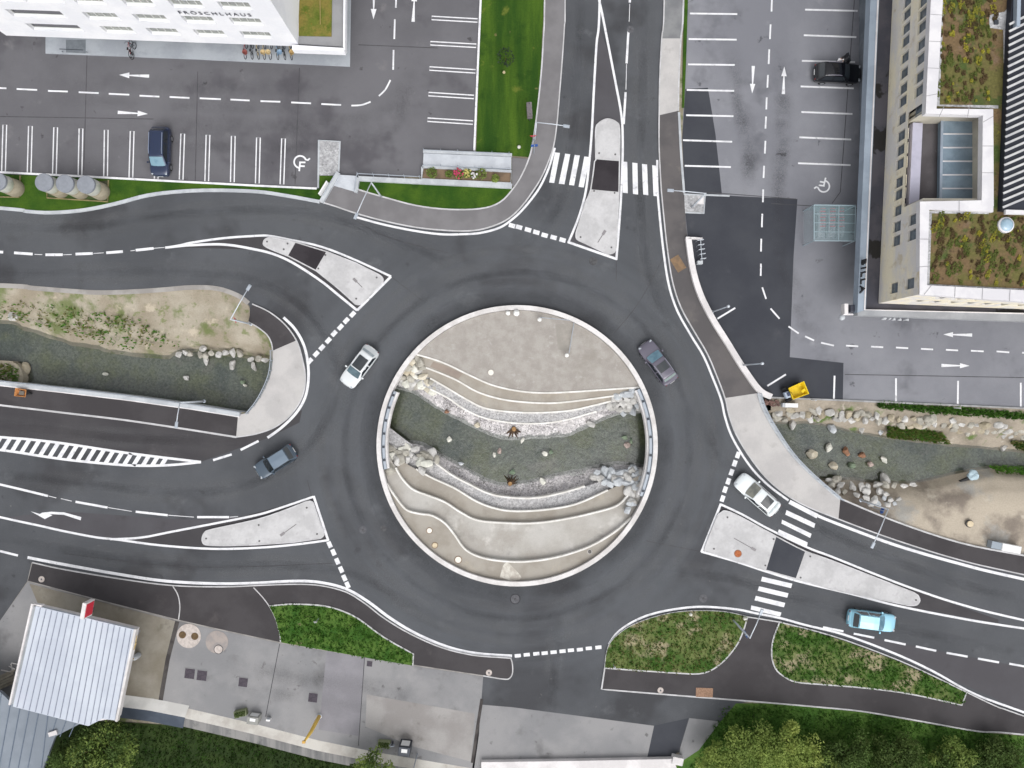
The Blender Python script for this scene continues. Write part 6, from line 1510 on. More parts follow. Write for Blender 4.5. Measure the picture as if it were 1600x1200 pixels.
for k in range(6):
    for yy in (236.5, 260):
        q = P(663 + 26.5 * k, yy + 1.1 * k, 0) - loc; MB().tube([(q.x, q.y, .1), (q.x, q.y, .95)], .022, 5).build('post', M_ALU, t)
t = thing('planter', 'long concrete planter with soil and flowers beside the ramp', 'planter', P(730, 276, 0)); loc = t.location
ribbon_w('rim', lw([(660, 261), (799, 268), (798, 287.5), (659, 281), (660, 261)], .3), .24, -.02, .42, M_EDGE, t)
slab_w('soil', lw([(661, 262), (798, 269), (797, 287), (660, 280)], .25), -.02, .28, surf('planter_soil', C(128, 108, 88), C(108, 92, 76), .9, fine=.2), t)
def leafball(name, px, py, z, r, h, n, mat, label, cat, group=None, leaf=.12, seed=1, stem=True, flowers=None):
    rr = random.Random(seed); t = thing(name, label, cat, P(px, py, z), 0, group); m = MB()
    for _ in range(n):
        d = Vector((rr.gauss(0, 1), rr.gauss(0, 1), rr.gauss(0, .8))).normalized() * rr.uniform(.35, 1.0) ** .5
        c = Vector((d.x * r, d.y * r, h * .55 + d.z * h * .45)); s = leaf * rr.uniform(.6, 1.3)
        u = Vector((rr.gauss(0, 1), rr.gauss(0, 1), rr.gauss(0, .5))).normalized(); v = u.cross(Vector((rr.gauss(0, 1), rr.gauss(0, 1), rr.gauss(0, 1)))).normalized()
        m.quad(c - u * s, c - v * s * .55, c + u * s, c + v * s * .55)
    m.build('foliage', mat, t)
    if stem: MB().tube([(0, 0, 0), (0.02, 0, h * .6)], [.04, .02], 6).build('stem', plain('stem_brown', C(92, 74, 54)), t)
    if flowers:
        m = MB()
        for _ in range(flowers[1]):
            a = rr.uniform(0, 6.28); q = r * rr.uniform(0, 1); c = Vector((q * math.cos(a), q * math.sin(a), h * rr.uniform(.8, 1.05))); s = rr.uniform(.06, .12)
            m.add([c + Vector((s * math.cos(k * 1.047), s * math.sin(k * 1.047), rr.uniform(-.03, .03))) for k in range(6)], [(0, 1, 2, 3, 4, 5)])
        m.build('blossom', flowers[0], t)
    return t
def leafm(name, a, b, c, sc=.9):
    m = surf(name, a, b, sc, .38, .62, fine=.25, fscale=3.5, rough=.75, specks=((c, 2.3, .56, .7, .7),), spec=.2)
    if 'translucent' not in m:
        m['translucent'] = 1; nt = m.node_tree; bs = nt.nodes['Principled BSDF']; out = nt.nodes['Material Output']
        tl = _n(nt, 'ShaderNodeBsdfTranslucent'); mx = _n(nt, 'ShaderNodeMixShader'); mx.inputs[0].default_value = .38
        nt.links.new(bs.inputs['Base Color'].links[0].from_socket, tl.inputs[0]); nt.links.new(bs.outputs[0], mx.inputs[1]); nt.links.new(tl.outputs[0], mx.inputs[2]); nt.links.new(mx.outputs[0], out.inputs[0])
    return m
ML1 = leafm('leaf_mid', C(119, 141, 70), C(141, 158, 85), C(90, 114, 53)); ML2 = leafm('leaf_light', C(156, 173, 92), C(136, 156, 80), C(109, 134, 65)); ML3 = leafm('leaf_dark', C(78, 96, 49), C(96, 114, 60), C(60, 78, 40))
for i, (x, y, r, lab, fl, mt) in enumerate(((675, 271, .55, 'green shrub at the western end of the planter', None, ML1), (702, 273, .35, 'small green shrub west of the red flowers in the planter', None, ML1), (717, 273, .5, 'clump of red and pink flowers in the planter', (plain('red_petal', C(176, 58, 88), .7), 26), ML1),
        (730, 272, .45, 'clump of yellow flowers in the planter', (plain('yellow_petal', C(190, 176, 104), .7), 18), ML2), (741, 276, .3, 'small clump of white flowers in the planter', (plain('white_petal', C(210, 206, 206), .7), 14), ML1), (752, 273, .6, 'dense green shrub east of the flowers in the planter', None, ML1), (774, 280, .4, 'olive shrub near the eastern end of the planter', None, ML2))):
    leafball('planter_plant', x, y, .28, r, .5, 150, mt, lab, 'plant', 'plants in the concrete planter', .11, 40 + i, True, fl)
leafball('sapling', 790, 97, .1, .85, 2.0, 170, leafm('sapling_leaf', C(70, 84, 66), C(56, 72, 54), C(44, 60, 40)), 'thin young tree with sparse foliage in the middle of the lawn', 'tree', None, .12, 71)
MB().tube([P(787.5, 113, .1), P(787.5, 113, 1.1)], .14, 8).build('stake', plain('stake_wood', C(170, 158, 122), .8)); tag(bpy.data.objects['stake'], 'pale wooden stake beside the young tree in the lawn', 'stake')
t = thing('sign_panel', 'oblong white sign panel standing between stairs and verge', 'sign panel', P(508, 297, .1), math.radians(58))
MB().box((0, 0, .55), (1.5, .14, .8)).build('panel', M_SWHITE, t, bevel=.03); MB().box((-.55, 0, .08), (.08, .1, .2)).build('foot', M_ALU, t); MB().box((.55, 0, .08), (.08, .1, .2)).build('foot', M_ALU, t)

# ------------------------------------------------------------------ round waste tanks on the north-west verge
M_LIDG = surf('tank_lid', C(146, 150, 158), C(136, 140, 148), 1.2, fine=.05, local=True); M_TBODY = surf('tank_body', C(156, 148, 130), C(142, 134, 116), 1.5, fine=.08, fscale=14, local=True); M_TBAND = plain('tank_band', C(216, 216, 206), .35, .3)
def tank(px, py, label):
    h = 2.7; q = P(px, py, h); t = thing('waste_tank', label, 'waste tank', (q.x, q.y, 0), 0, 'round grey waste tanks')
    MB().lathe([(.84, 0), (.86, .1), (.80, 1.55)], 36).build('body', M_TBODY, t, True); MB().lathe([(.80, 1.55), (.815, 1.6), (.80, 2.35), (.78, 2.4)], 36).build('band', M_TBAND, t, True)
    MB().lathe([(.80, 2.4), (.84, 2.44), (.84, 2.66), (.80, h), (.3, h + .02), (.01, h + .025)], 36).build('lid', M_LIDG, t)
tank(68, 284.5, 'grey lidded waste tank, western one of the close row of three'); tank(100.5, 286.5, 'grey lidded waste tank in the middle of the close row of three'); tank(133.5, 288, 'grey lidded waste tank, eastern one of the close row of three'); tank(-5, 283, 'waste tank cut by the photo edge, standing apart from the row of three')
M_TIMB = surf('timber_edge', C(146, 134, 96), C(124, 114, 84), 1.5, fine=.15)
for pts, lab in (([(73, 288), (73, 309), (168, 315), (169, 281)], 'thin timber edging round the row of three tanks'), ([(-40, 307), (29, 308), (31, 274)], 'thin timber edging round the lone tank')):
    ribbon('timber_edging', pts, .10, .0, .22, M_TIMB, 0, label=lab, cat='edging', kind='thing', group='timber edgings round the tanks')
slab('tank_base', [(74, 289), (74, 308), (167, 314), (168, 282)], .1, .105, surf('tank_gravel', C(80, 82, 62), C(60, 84, 36), .8, fine=.2), kind='structure')

# ------------------------------------------------------------------ trolley shelter
t = thing('trolley_shelter', 'glass trolley shelter with a grey metal frame beside the shop canopy', 'shelter', P(1300, 352, 0)); loc = t.location
GZ = 2.5; M_GL = glass_mat('shelter_glass', (0.42, 0.62, 0.66, 1), .22); M_FR = plain('shelter_frame', C(168, 186, 194), .4, .2)
r4 = [(1272, 320), (1337, 321), (1336, 376.5), (1272, 376)]
w4 = [P(x, y, GZ) - loc for x, y in r4]
mesh('roof_pane', w4, [(3, 2, 1, 0)], M_GL, t)
g4 = [Vector((q.x, q.y, 0)) for q in w4]
mesh('side_pane', [g4[0] + Vector((0, 0, .1)), g4[3] + Vector((0, 0, .1)), w4[3] - Vector((0, 0, .06)), w4[0] - Vector((0, 0, .06))], [(0, 1, 2, 3)], M_GL, t)
mesh('side_pane', [g4[0] + Vector((0, .02, .1)), g4[1] + Vector((0, .02, .1)), w4[1] - Vector((0, -.02, .06)), w4[0] - Vector((0, -.02, .06))], [(0, 1, 2, 3)], M_GL, t)
for a, b in ((0, 1), (1, 2), (2, 3), (3, 0)): MB().tube([w4[a], w4[b]], .05, 6).build('roof_frame', M_FR, t)
for k in (1, 2, 3): MB().tube([w4[0].lerp(w4[3], k / 4), w4[1].lerp(w4[2], k / 4)], .03, 5).build('roof_bar', M_FR, t)
MB().tube([w4[0].lerp(w4[1], .6), w4[3].lerp(w4[2], .6)], .03, 5).build('roof_bar', M_FR, t)
for k in range(4): MB().tube([g4[k], w4[k]], .045, 6).build('post', M_FR, t); 
def trolley(px, py, rz, label, first=None):
    t = thing('shopping_trolley', label, 'shopping trolley', P(px, py, 0), rz, 'trolleys nested in the shelter')
    m = MB(); W2, L2 = .26, .44
    for z in (.45, .65, .9):
        k = 1 - (.9 - z) * .25
        m.tube([(-L2, -W2 * k, z), (L2 * k, -W2 * k * .8, z), (L2 * k, W2 * k * .8, z), (-L2, W2 * k, z)], .012, 4)
    for i in range(6):
        x = -L2 + i * .16; m.tube([(x, -W2, .9), (x, -W2 * .85, .45), (x, W2 * .85, .45), (x, W2, .9)], .010, 4)
    m.build('basket', M_CHROME, t)
    MB().tube([(-L2 - .1, -W2, 1.0), (-L2 - .1, W2, 1.0)], .035, 6).build('handle', plain('trolley_red', C(196, 70, 74), .5), t)
    for a in (-.38, .34):
        for b in (-.24, .24): MB().tube([(a, b - .02, .07), (a, b + .02, .07)], .07, 8).build('wheel', M_TRIMB, t)
    MB().tube([(-.44, -.26, .95), (-.4, -.24, .15), (.36, -.22, .12), (.36, .22, .12), (-.4, .24, .15), (-.44, .26, .95)], .02, 5).build('chassis', M_CHROME, t)
    return t
tr0 = trolley(1279, 338, -math.pi / 2, 'shopping trolley with red handle nested in a row under the glass shelter')
for c, x in enumerate((1279, 1294, 1308)):
    for k in range(7):
        if c == 0 and k == 0: continue
        o = copy_tree(tr0); o.location = P(x + R.uniform(-.6, .6), 338 + k * 4.6, 0)
# ------------------------------------------------------------------ small equipment
M_YEL = surf('yellow_paint_machine', C(232, 202, 34), C(216, 184, 28), 3, fine=.06, rough=.5, local=True)
t = thing('site_dumper', 'small yellow site dumper with an open skip parked at the stream kerb', 'dumper', P(1241, 610.5, 0), math.radians(22)); t.scale = (.88, .88, .88)
vs = [(-.75, -.55, .45), (.75, -.6, .55), (.75, .6, .55), (-.75, .55, .45), (-.9, -.68, 1.15), (1.0, -.75, 1.1), (1.0, .75, 1.1), (-.9, .68, 1.15)]
inn = [(x * .9, y * .9, z + (.06 if z < 1 else .0)) for x, y, z in vs]
mesh('skip', vs + inn, [(3, 2, 1, 0), (0, 1, 5, 4), (1, 2, 6, 5), (2, 3, 7, 6), (3, 0, 4, 7), (8, 9, 10, 11), (8, 12, 13, 9), (9, 13, 14, 10), (10, 14, 15, 11), (11, 15, 12, 8), (4, 5, 13, 12), (5, 6, 14, 13), (6, 7, 15, 14), (7, 4, 12, 15)], M_YEL, t)
MB().box((-1.2, 0, .75), (.55, .7, .55)).build('engine_cover', plain('engine_grey', C(168, 180, 196), .5), t, bevel=.06); MB().box((-1.1, .05, 1.1), (.3, .4, .18)).build('seat', plain('seat_dark', C(56, 66, 90), .7), t, bevel=.04)
for x in (-1.1, .35):
    for s_ in (1, -1): o = MB().tube([(x, s_ * .55, .36), (x, s_ * .8, .36)], .36, 14).build('wheel', M_TYRE, t)
MB().box((.55, -.2, 1.02), (.5, .3, .14), rz=.3).build('load_lump', M_YEL, t, bevel=.03); MB().tube([(-.85, .2, 1.2), (-.8, -.1, 1.32)], .03, 6).build('steering_bar', M_TRIMB, t)
t = thing('wheelbarrow', 'small orange site barrow on the dark footway beside the west stream', 'barrow', P(38.5, 613.5, PZ), math.radians(-8))
vs = [(-.4, -.28, .3), (.35, -.24, .3), (.35, .24, .3), (-.4, .28, .3), (-.55, -.4, .62), (.55, -.36, .62), (.55, .36, .62), (-.55, .4, .62)]; inn = [(x * .9, y * .9, z + (.04 if z < .5 else 0)) for x, y, z in vs]
mesh('tray', vs + inn, [(3, 2, 1, 0), (0, 1, 5, 4), (1, 2, 6, 5), (2, 3, 7, 6), (3, 0, 4, 7), (8, 9, 10, 11), (8, 12, 13, 9), (9, 13, 14, 10), (10, 14, 15, 11), (11, 15, 12, 8), (4, 5, 13, 12), (5, 6, 14, 13), (6, 7, 15, 14), (7, 4, 12, 15)], surf('orange_paint', C(206, 146, 92), C(188, 128, 74), 3, fine=.08, local=True), t)
MB().box((.1, 0, .56), (.5, .4, .12)).build('load', plain('load_grey', C(110, 104, 96), .9), t, bevel=.04); MB().tube([(.62, -.06, .2), (.62, .06, .2)], .2, 14).build('wheel', M_TYRE, t)
for s_ in (1, -1): MB().tube([(.6, s_ * .1, .22), (-.3, s_ * .25, .36), (-1.0, s_ * .3, .62)], .03, 6).build('handle', M_STEELD, t)
def crate(px, py, rz, l, w_, h, label, a, b, frac, z=0):
    t = thing('storage_box', label, 'storage box', P(px, py, z), math.radians(rz))
    MB().box((l * frac / 2 - 0, 0, h / 2), (l * (1 - frac), w_, h)).build('box', a, t, bevel=.03); MB().box((-l / 2 + l * frac / 2, 0, h / 2 - .02), (l * frac - .02, w_ * .96, h - .04)).build('end_box', b, t, bevel=.02)
    MB().box((l * frac / 2, 0, h + .015), (l * (1 - frac) * .96, w_ * .9, .03)).build('lid', a, t)
crate(1565, 853, -11, 2.9, .72, .7, 'long white storage box with a grey end on the sandy bank', M_SWHITE, plain('box_grey', C(150, 160, 170), .6), .35)
crate(1232, 633, -1, 1.5, .42, .5, 'short white storage box lying on the strip beside the stream kerb', M_SWHITE, M_EDGE, .15)
t = thing('debris_heap', 'small rusty heap of site debris next to the white box', 'debris', P(1205, 630, 0)); m = MB()
for _ in range(26): m.box((R.uniform(-.7, .7), R.uniform(-.25, .25), R.uniform(.02, .2)), (R.uniform(.1, .5), R.uniform(.05, .2), R.uniform(.05, .14)), rz=R.uniform(0, 3))
m.build('scrap', surf('rusty_scrap', C(128, 100, 92), C(96, 76, 72), 2, fine=.2, local=True), t)
for px, py, lab in ((1268, 625, 'thin white marker post at the kerb east of the yellow dumper'), (1490, 637, 'thin white marker post at the kerb under the car park bays')):
    t = thing('marker_post', lab, 'marker post', P(px, py, 0), 0, 'marker posts on the stream kerb'); MB().tube([(0, 0, 0), (0, 0, 1.0)], .06, 8).build('post', M_SWHITE, t); MB().lathe([(.06, 1.0), (.075, 1.02), (.02, 1.08)], 8).build('cap', M_EDGE, t)
# covered figure: tarpaulin over pump on the south bank
t = thing('tarpaulin', 'light blue tarpaulin crumpled over equipment at the stream edge', 'tarpaulin', P(1521, 743, -1.3), .4)
bm = bmesh.new(); bmesh.ops.create_icosphere(bm, subdivisions=3, radius=.55)
for v in bm.verts: v.co *= 1 + .35 * noise.noise(v.co * 3.0); v.co.z *= .6
me = bpy.data.meshes.new('sheet'); bm.to_mesh(me); bm.free(); link('sheet', me, plain('tarp_blue', C(176, 196, 206), .6), t)
MB().box((-.9, -.1, -.05), (1.2, .35, .3)).build('pump_housing', M_TRIMB, t, bevel=.05)
# bicycles
def torus(m, c, r, rr, ax, n=16, k=5):
    vs, fs = [], []
    for i in range(n):
        a = 2 * math.pi * i / n
        for j in range(k):
            b = 2 * math.pi * j / k; q = r + rr * math.cos(b); x, z, y = q * math.cos(a), q * math.sin(a), rr * math.sin(b)
            vs.append((c[0] + x, c[1] + y, c[2] + z))
    for i in range(n):
        for j in range(k): fs.append((i * k + j, ((i + 1) % n) * k + j, ((i + 1) % n) * k + (j + 1) % k, i * k + (j + 1) % k))
    m.add(vs, fs)
def bicycle(px, py, rz, mat, label, group=None):
    t = thing('bicycle', label, 'bicycle', P(px, py, .09), math.radians(rz), group)
    for x in (-.52, .52):
        m = MB(); torus(m, (x, 0, .34), .32, .028, 'y'); m.build('wheel', M_TYRE, t, True)
    m = MB(); m.tube([(-.52, 0, .34), (-.1, 0, .3), (.36, 0, .82), (-.18, 0, .8), (-.1, 0, .3)], .025, 6); m.tube([(-.52, 0, .34), (-.18, 0, .8)], .02, 6); m.tube([(.36, 0, .92), (.52, 0, .34)], .025, 6); m.build('frame', mat, t)
    MB().tube([(.22, -.29, .98), (.38, -.12, 1.0), (.38, .12, 1.0), (.22, .29, .98)], .02, 6).build('handlebar', M_STEELD, t); MB().box((-.22, 0, .9), (.28, .15, .08), taper=.7).build('saddle', M_TRIMB, t, bevel=.02)
    return t
BK = [plain('bike_red', C(164, 70, 72)), plain('bike_black', C(40, 40, 44)), plain('bike_cream', C(206, 186, 142)), plain('bike_blue', C(120, 150, 176)), plain('bike_white', C(220, 220, 220))]
for i, (x, k, lab) in enumerate(((386, 0, 'red framed bicycle at the western end of the rack under the office'), (396, 1, 'black bicycle second from the western end of the rack'), (405, 2, 'cream bicycle next to the black one in the rack'), (415, 2, 'cream bicycle in the middle of the rack under the office'),
        (425, 4, 'white bicycle east of the middle of the rack'), (436, 3, 'pale blue bicycle in the eastern half of the rack'), (446, 1, 'black bicycle next to the easternmost bicycle of the rack'), (456, 2, 'cream bicycle at the eastern end of the rack'))):
    bicycle(x, 81 + i * .2, 88 + R.uniform(-8, 8), BK[k], lab, 'bicycles parked under the office block'); MB
    if k == 2:
        pass
bicycle(207, 79, 86, BK[0], 'red bicycle leaning with a black one in front of the office block', 'pair of bicycles on the apron'); bicycle(211, 82, 78, BK[1], 'black bicycle leaning with a red one in front of the office block', 'pair of bicycles on the apron')
for i, (x, c) in enumerate(((384, C(150, 90, 84)), (412, C(206, 184, 142)), (420, C(214, 194, 152)), (438, C(150, 176, 200)), (457, C(196, 170, 120)))):
    t = thing('bike_basket', ('reddish', 'cream', 'pale wicker', 'blue grey', 'tan')[i] + ' carrier basket sitting on a bicycle in the rack', 'basket', P(x, 83, .95), R.uniform(-.3, .3), 'carrier baskets in the bicycle rack')
    MB().lathe([(.16, 0), (.24, .26), (.26, .28), (.22, .27), (.15, .05), (.01, .04)], 12).build('basket', surf('basket_%d' % i, c, None, fine=.2, fscale=20, local=True), t)
t = thing('bike_rack', 'row of dark hoops of an empty bicycle rack beside the curved wall', 'bicycle rack', P(1091, 391, 0)); loc = t.location
for k in range(5):
    a = P(1087 + k * 1.1, 378 + k * 7.2, 0) - loc; b = P(1096 + k * .9, 376.5 + k * 7.2, 0) - loc
    MB().tube([a, a + Vector((0, 0, .8)), b + Vector((0, 0, .8)), b], .035, 6).build('hoop', M_POLE, t)
MB().tube([P(1094.5, 373, .4) - loc, P(1097, 409, .4) - loc], .04, 6).build('rail', M_POLE, t); MB().box(P(1093, 410.5, .3) - loc, (.5, .3, .6)).build('end_box', M_EDGE, t)
ribbon('low_wall', [(1072, 371), (1098, 372.5)], .16, 0, .5, M_WHITEWALL, 0, label='short white wall end above the bicycle rack', cat='wall', kind='thing')
slab('stone_slab', [(1085, 318), (1099, 306), (1100, 319)], .05, .12, M_WHITEWALL, label='triangular white slab lying on the white gravel bed', cat='slab')
# forecourt equipment along the back wall
t = thing('inflator_post', 'tall curved yellow post leaning over the forecourt back wall', 'post', P(499, 1119, 0)); q = Vector((-.12, -.45, 0))
MB().tube([(0, 0, 0), (-.02, -.08, 1.4), (-.06, -.22, 2.6), (-.25, -.38, 4.2)], [.19, .18, .17, .10], 10).build('post', plain('amber_paint', C(236, 196, 92), .5), t, True); MB().lathe([(.26, 0), (.26, .06), (.2, .1)], 14).build('base', M_EDGE, t); MB().box((-.28, -.4, 4.25), (.3, .24, .16)).build('cap', plain('amber_dark', C(206, 160, 70)), t, bevel=.03)
def trough(px, py, rz, l, w_, label, seed):
    t = thing('planter_trough', label, 'planter', P(px, py, 0), math.radians(rz)); 
    MB().box((0, 0, .25), (l, w_, .5)).build('trough', plain('trough_olive', C(130, 138, 104), .8), t, bevel=.03); rr = random.Random(seed); m = MB()
    for _ in range(160):
        c = Vector((rr.uniform(-l * .44, l * .44), rr.uniform(-w_ * .4, w_ * .4), rr.uniform(.48, .72))); s = rr.uniform(.05, .1); a = rr.uniform(0, 6.3)
        m.quad(c + Vector((s * math.cos(a), s * math.sin(a), 0)), c + Vector((-s * .5 * math.sin(a), s * .5 * math.cos(a), .04)), c - Vector((s * math.cos(a), s * math.sin(a), 0)), c + Vector((s * .5 * math.sin(a), -s * .5 * math.cos(a), .03)))
    m.build('foliage', ML3, t)
trough(378, 1112, 14, 1.2, .6, 'green filled planter trough at the western part of the forecourt wall', 5); trough(601, 1160, -4, 1.2, .62, 'green filled planter trough at the eastern part of the forecourt wall', 6)
def cabinet(px, py, rz, l, w_, h, label, a, b):
    t = thing('service_cabinet', label, 'cabinet', P(px, py, 0), math.radians(rz)); MB().box((0, 0, h / 2), (l, w_, h)).build('housing', a, t, bevel=.05); MB().box((.02, .12, h + .03), (l * .5, w_ * .4, .06)).build('lid', b, t, bevel=.02); MB().box((0, w_ / 2 + .01, h * .5), (l * .7, .03, h * .6)).build('door', b, t)
cabinet(400, 1119, -8, 1.1, .75, 1.0, 'grey service cabinet with white lid next to the western trough', surf('cab_grey', C(160, 160, 156), C(146, 146, 142), 2, fine=.06, local=True), M_SWHITE)
cabinet(635, 1162, -6, 1.15, .9, 1.6, 'white topped service cabinet standing against the back wall', M_STEELD, M_SWHITE)
cabinet(421, 1122, -8, .4, .2, .5, 'tiny white meter box east of the grey cabinet', M_SWHITE, M_EDGE)
t = thing('hose_reel', 'small round hose reel between trough and white topped cabinet', 'hose reel', P(614, 1160, 0)); m = MB(); torus(m, (0, 0, .55), .24, .05, 'y'); m.build('drum', M_ALU, t, True); MB().box((0, 0, .3), (.12, .25, .6)).build('stand', M_STEELD, t)
for x, y, lab, hh in ((652, 1178, 'thin lamp post with a round white lamp behind the back wall', 3.2),):
    t = thing('lamp_post', lab, 'lamp post', P(x, y, 0)); MB().tube([(0, 0, 0), (0, 0, hh)], [.06, .04], 8).build('pole', M_HEAD, t); MB().lathe([(.04, 0), (.2, .06), (.22, .2), (.12, .34), (.02, .38)], 14, (0, 0, hh)).build('lantern', M_SWHITE, t, True)
t = thing('trestle', 'white wooden trestle standing beside the station canopy', 'trestle', P(24, 1040, 0), .6)
for a, b in (((-.5, -.3), (.5, .3)), ((-.5, .3), (.5, -.3)), ((-.6, -.35), (-.6, .35)), ((.6, -.35), (.6, .35))): MB().tube([(*a, .05), (*b, .95)], .05, 5).build('bar', M_RIM, t)
t = thing('pallet_stack', 'stack of pale boards lying at the photo edge beside the canopy', 'boards', P(10, 1062, 0), .42)
for k in range(5): MB().box((R.uniform(-.1, .1), -.5 + k * .26, .12 + .05 * (k % 2)), (2.2, .22, .12), rz=R.uniform(-.05, .05)).build('board', surf('board_pale', C(182, 174, 158), C(160, 152, 138), 1.5, fine=.1, local=True), t)
t = thing('gas_bottle', 'grey gas bottle with brass valve at the east edge of the canopy', 'gas bottle', P(217, 1023, 0)); MB().lathe([(.22, 0), (.26, .05), (.26, .8), (.2, .95), (.08, 1.02)], 18).build('bottle', M_EDGE, t, True); MB().lathe([(.07, 1.02), (.07, 1.12), (.03, 1.2)], 10).build('valve', MATS['brass'], t)
# ------------------------------------------------------------------ boulders along the streams
pile([(272, 549), (300, 544), (350, 548), (418, 556), (420, 566), (350, 558), (300, 555), (272, 556)], 11, lambda x, y: -1.5, .5, ['pale', 'pale', 'greige'], 'pale boulder in the row along the north bank of the west stream', 'boulders along the west stream', 11)
for px, py, sx, sy, k, lab in ((322, 563, .38, .62, 'pale', 'tongue shaped boulder jutting into the west stream, western of two'), (363, 569, .42, .7, 'pale', 'tongue shaped boulder jutting into the west stream, eastern of two'), (396, 572, .35, .62, 'pale', 'boulder jutting out close to the bridge nose of the west stream'),
        (20, 492, .5, .75, 'pale', 'upright grey boulder at the western end of the dry bank'), (6, 483, .6, .4, 'pale', 'flat grey boulder at the photo edge of the dry bank'), (40, 575, .5, .75, 'tan', 'tan boulder at the small bank beside the stream wall'),
        (291, 590, .42, .32, 'pale', 'grey stone alone in the middle of the west stream'), (379, 597, .4, .3, 'green', 'greenish stone near the bridge end of the west stream'), (165, 584, .28, .2, 'white', 'small white stone in the west stream west of the middle'), (383, 602, .3, .2, 'white', 'small white stone touching the wall at the bridge end')):
    rock(px, py, -2.2 if py > 558 else -1.3, sx, sy, .35, R.uniform(-.4, .4), k, lab)
pile([(1205, 638), (1320, 641), (1420, 650), (1500, 658), (1600, 668), (1640, 672), (1640, 690), (1600, 684), (1500, 674), (1400, 664), (1320, 656), (1205, 655)], 10.5, lambda x, y: -0.45 - max(0, (y - 640 - (x - 1205) * .07) / 14) * .9, .52, ['pale', 'tan', 'greige', 'greige', 'pale'], 'grey boulder in the stacked bank wall north of the east stream', 'boulders of the north bank of the east stream', 12, 1.0)
pile([(1280, 748), (1330, 748), (1380, 753), (1440, 752), (1440, 760), (1400, 768), (1340, 776), (1300, 768)], 14, lambda x, y: -1.6 + max(0, (y - 750) / 20) * .6, .54, ['pale', 'greige', 'pale'], 'grey boulder along the south bank of the east stream', 'boulders of the south bank of the east stream', 13)
pile([(1320, 778), (1370, 772), (1430, 770), (1420, 786), (1370, 796)], 13, lambda x, y: -.75, .45, ['pale', 'blue'], 'half buried grey rock in the rubble slope above the south bank', 'rocks in the rubble slope', 14, .7)
for px, py, sx, sy, k, lab in ((1267, 709, .72, .55, 'cream', 'large cream boulder, westernmost in the east stream'), (1295, 699, .42, .52, 'white', 'white oval boulder north of the cream one in the east stream'), (1322, 705, .42, .62, 'rust', 'tall rusty brown boulder in the east stream'), (1347, 711, .5, .36, 'rust', 'flat reddish boulder east of the rusty brown one'),
        (1303, 727, .62, .42, 'cream', 'cream boulder in the southern row of the east stream'), (1331, 727, .48, .4, 'green', 'mossy green boulder in the southern row of the east stream'), (1360, 725, .42, .3, 'pink', 'pinkish boulder in the southern row of the east stream'), (1381, 718, .36, .5, 'white', 'white boulder, easternmost in the east stream'),
        (1238, 663, .5, .6, 'pale', 'boulder jutting into the east stream closest to the bridge'), (1300, 669, .5, .62, 'blue', 'bluish tongue shaped boulder jutting into the east stream'), (1346, 670, .5, .6, 'pale', 'grey boulder jutting into the east stream east of the bluish one'), (1376, 674, .48, .46, 'blue', 'bluish boulder at the weedy edge of the east stream'), (1383, 747, .6, .75, 'pale', 'square grey block standing at the south edge of the east stream'), (1568, 699, .4, .5, 'pale', 'grey boulder at the far end of the north bank')):
    rock(px, py, -2.15 if py < 730 else -1.9, sx, sy, .42, R.uniform(-.4, .4), k, lab)

# ------------------------------------------------------------------ loose grass and weeds
def tufts(name, poly, n, z, h, mats, seed, label, w=.03, lean=.5, cluster=0, par=None):
    rr = random.Random(seed); m = [MB() for _ in mats]
    pts = scatter(poly, n, rr)
    zf = z if callable(z) else (lambda x, y: z)
    for x, y in pts:
        if cluster and noise.noise(Vector((x * .03 + seed, y * .03, 0))) < cluster - 1 + .2 * rr.random(): continue
        p = P(x, y, zf(x, y)); mm = m[rr.randrange(len(m))]
        for _ in range(3):
            a = rr.uniform(0, 6.28); hh = h * rr.uniform(.5, 1.3); l = Vector((math.cos(a), math.sin(a), 0)); s = Vector((-l.y, l.x, 0)) * w * rr.uniform(.7, 1.5)
            b = p + l * rr.uniform(0, .12)
            mm.add([b - s, b + s, b + l * hh * lean + Vector((0, 0, hh))], [(0, 1, 2)])
    for q, mt in zip(m, mats):
        o = q.build(name, mt); tag(o, label, name.replace('_', ' '), None, 'stuff')
M_BL1 = leafm('blade_green', C(86, 134, 50), C(104, 146, 62), C(64, 106, 38)); M_BL2 = leafm('blade_straw', C(150, 144, 96), C(122, 128, 70), C(100, 110, 60)); M_BL3 = leafm('blade_dark', C(62, 100, 36), C(76, 112, 46), C(48, 82, 28))
M_BLD = leafm('blade_deep_green', C(50, 68, 30), C(60, 80, 36), C(40, 56, 24))  # blades of a deeper green
G1P = G1 + [(645, 1040), (580, 1029), (440, 1004), (437, 990), (430, 966)]
tufts('grass', G1P, 1100, .15, .16, [M_BL1, M_BL3], 3, 'lush green tufts in the western grass patch', .06)
tufts('grass', SE_T[1:] + G2b, 1300, .15, .17, [M_BL1, M_BL2, M_BL2, M_BL3], 4, 'mixed green and straw tufts on the first grass island', .06)
tufts('grass', G3 + [(1510, 1083), (1460, 1059), (1400, 1032), (1320, 1002), (1270, 987)], 1500, .15, .17, [M_BL1, M_BL1, M_BL3], 5, 'dense green tufts on the long grass island', .06)
tufts('grass', [(1130, 1104), (1200, 1101), (1350, 1116), (1600, 1153), (1700, 1170), (1700, 1230), (1060, 1230), (1092, 1176)], 6000, .02, .2, [M_BL1, M_BL3, M_BL3], 6, 'tall dark grass on the slope below the southern path', .045)
tufts('grass', [(190, 1131), (290, 1138), (450, 1172), (640, 1208), (650, 1240), (60, 1240), (100, 1150)], 4000, .02, .22, [M_BLD, M_BLD, M_BL3], 7, 'dark rough grass behind the forecourt wall', .04)
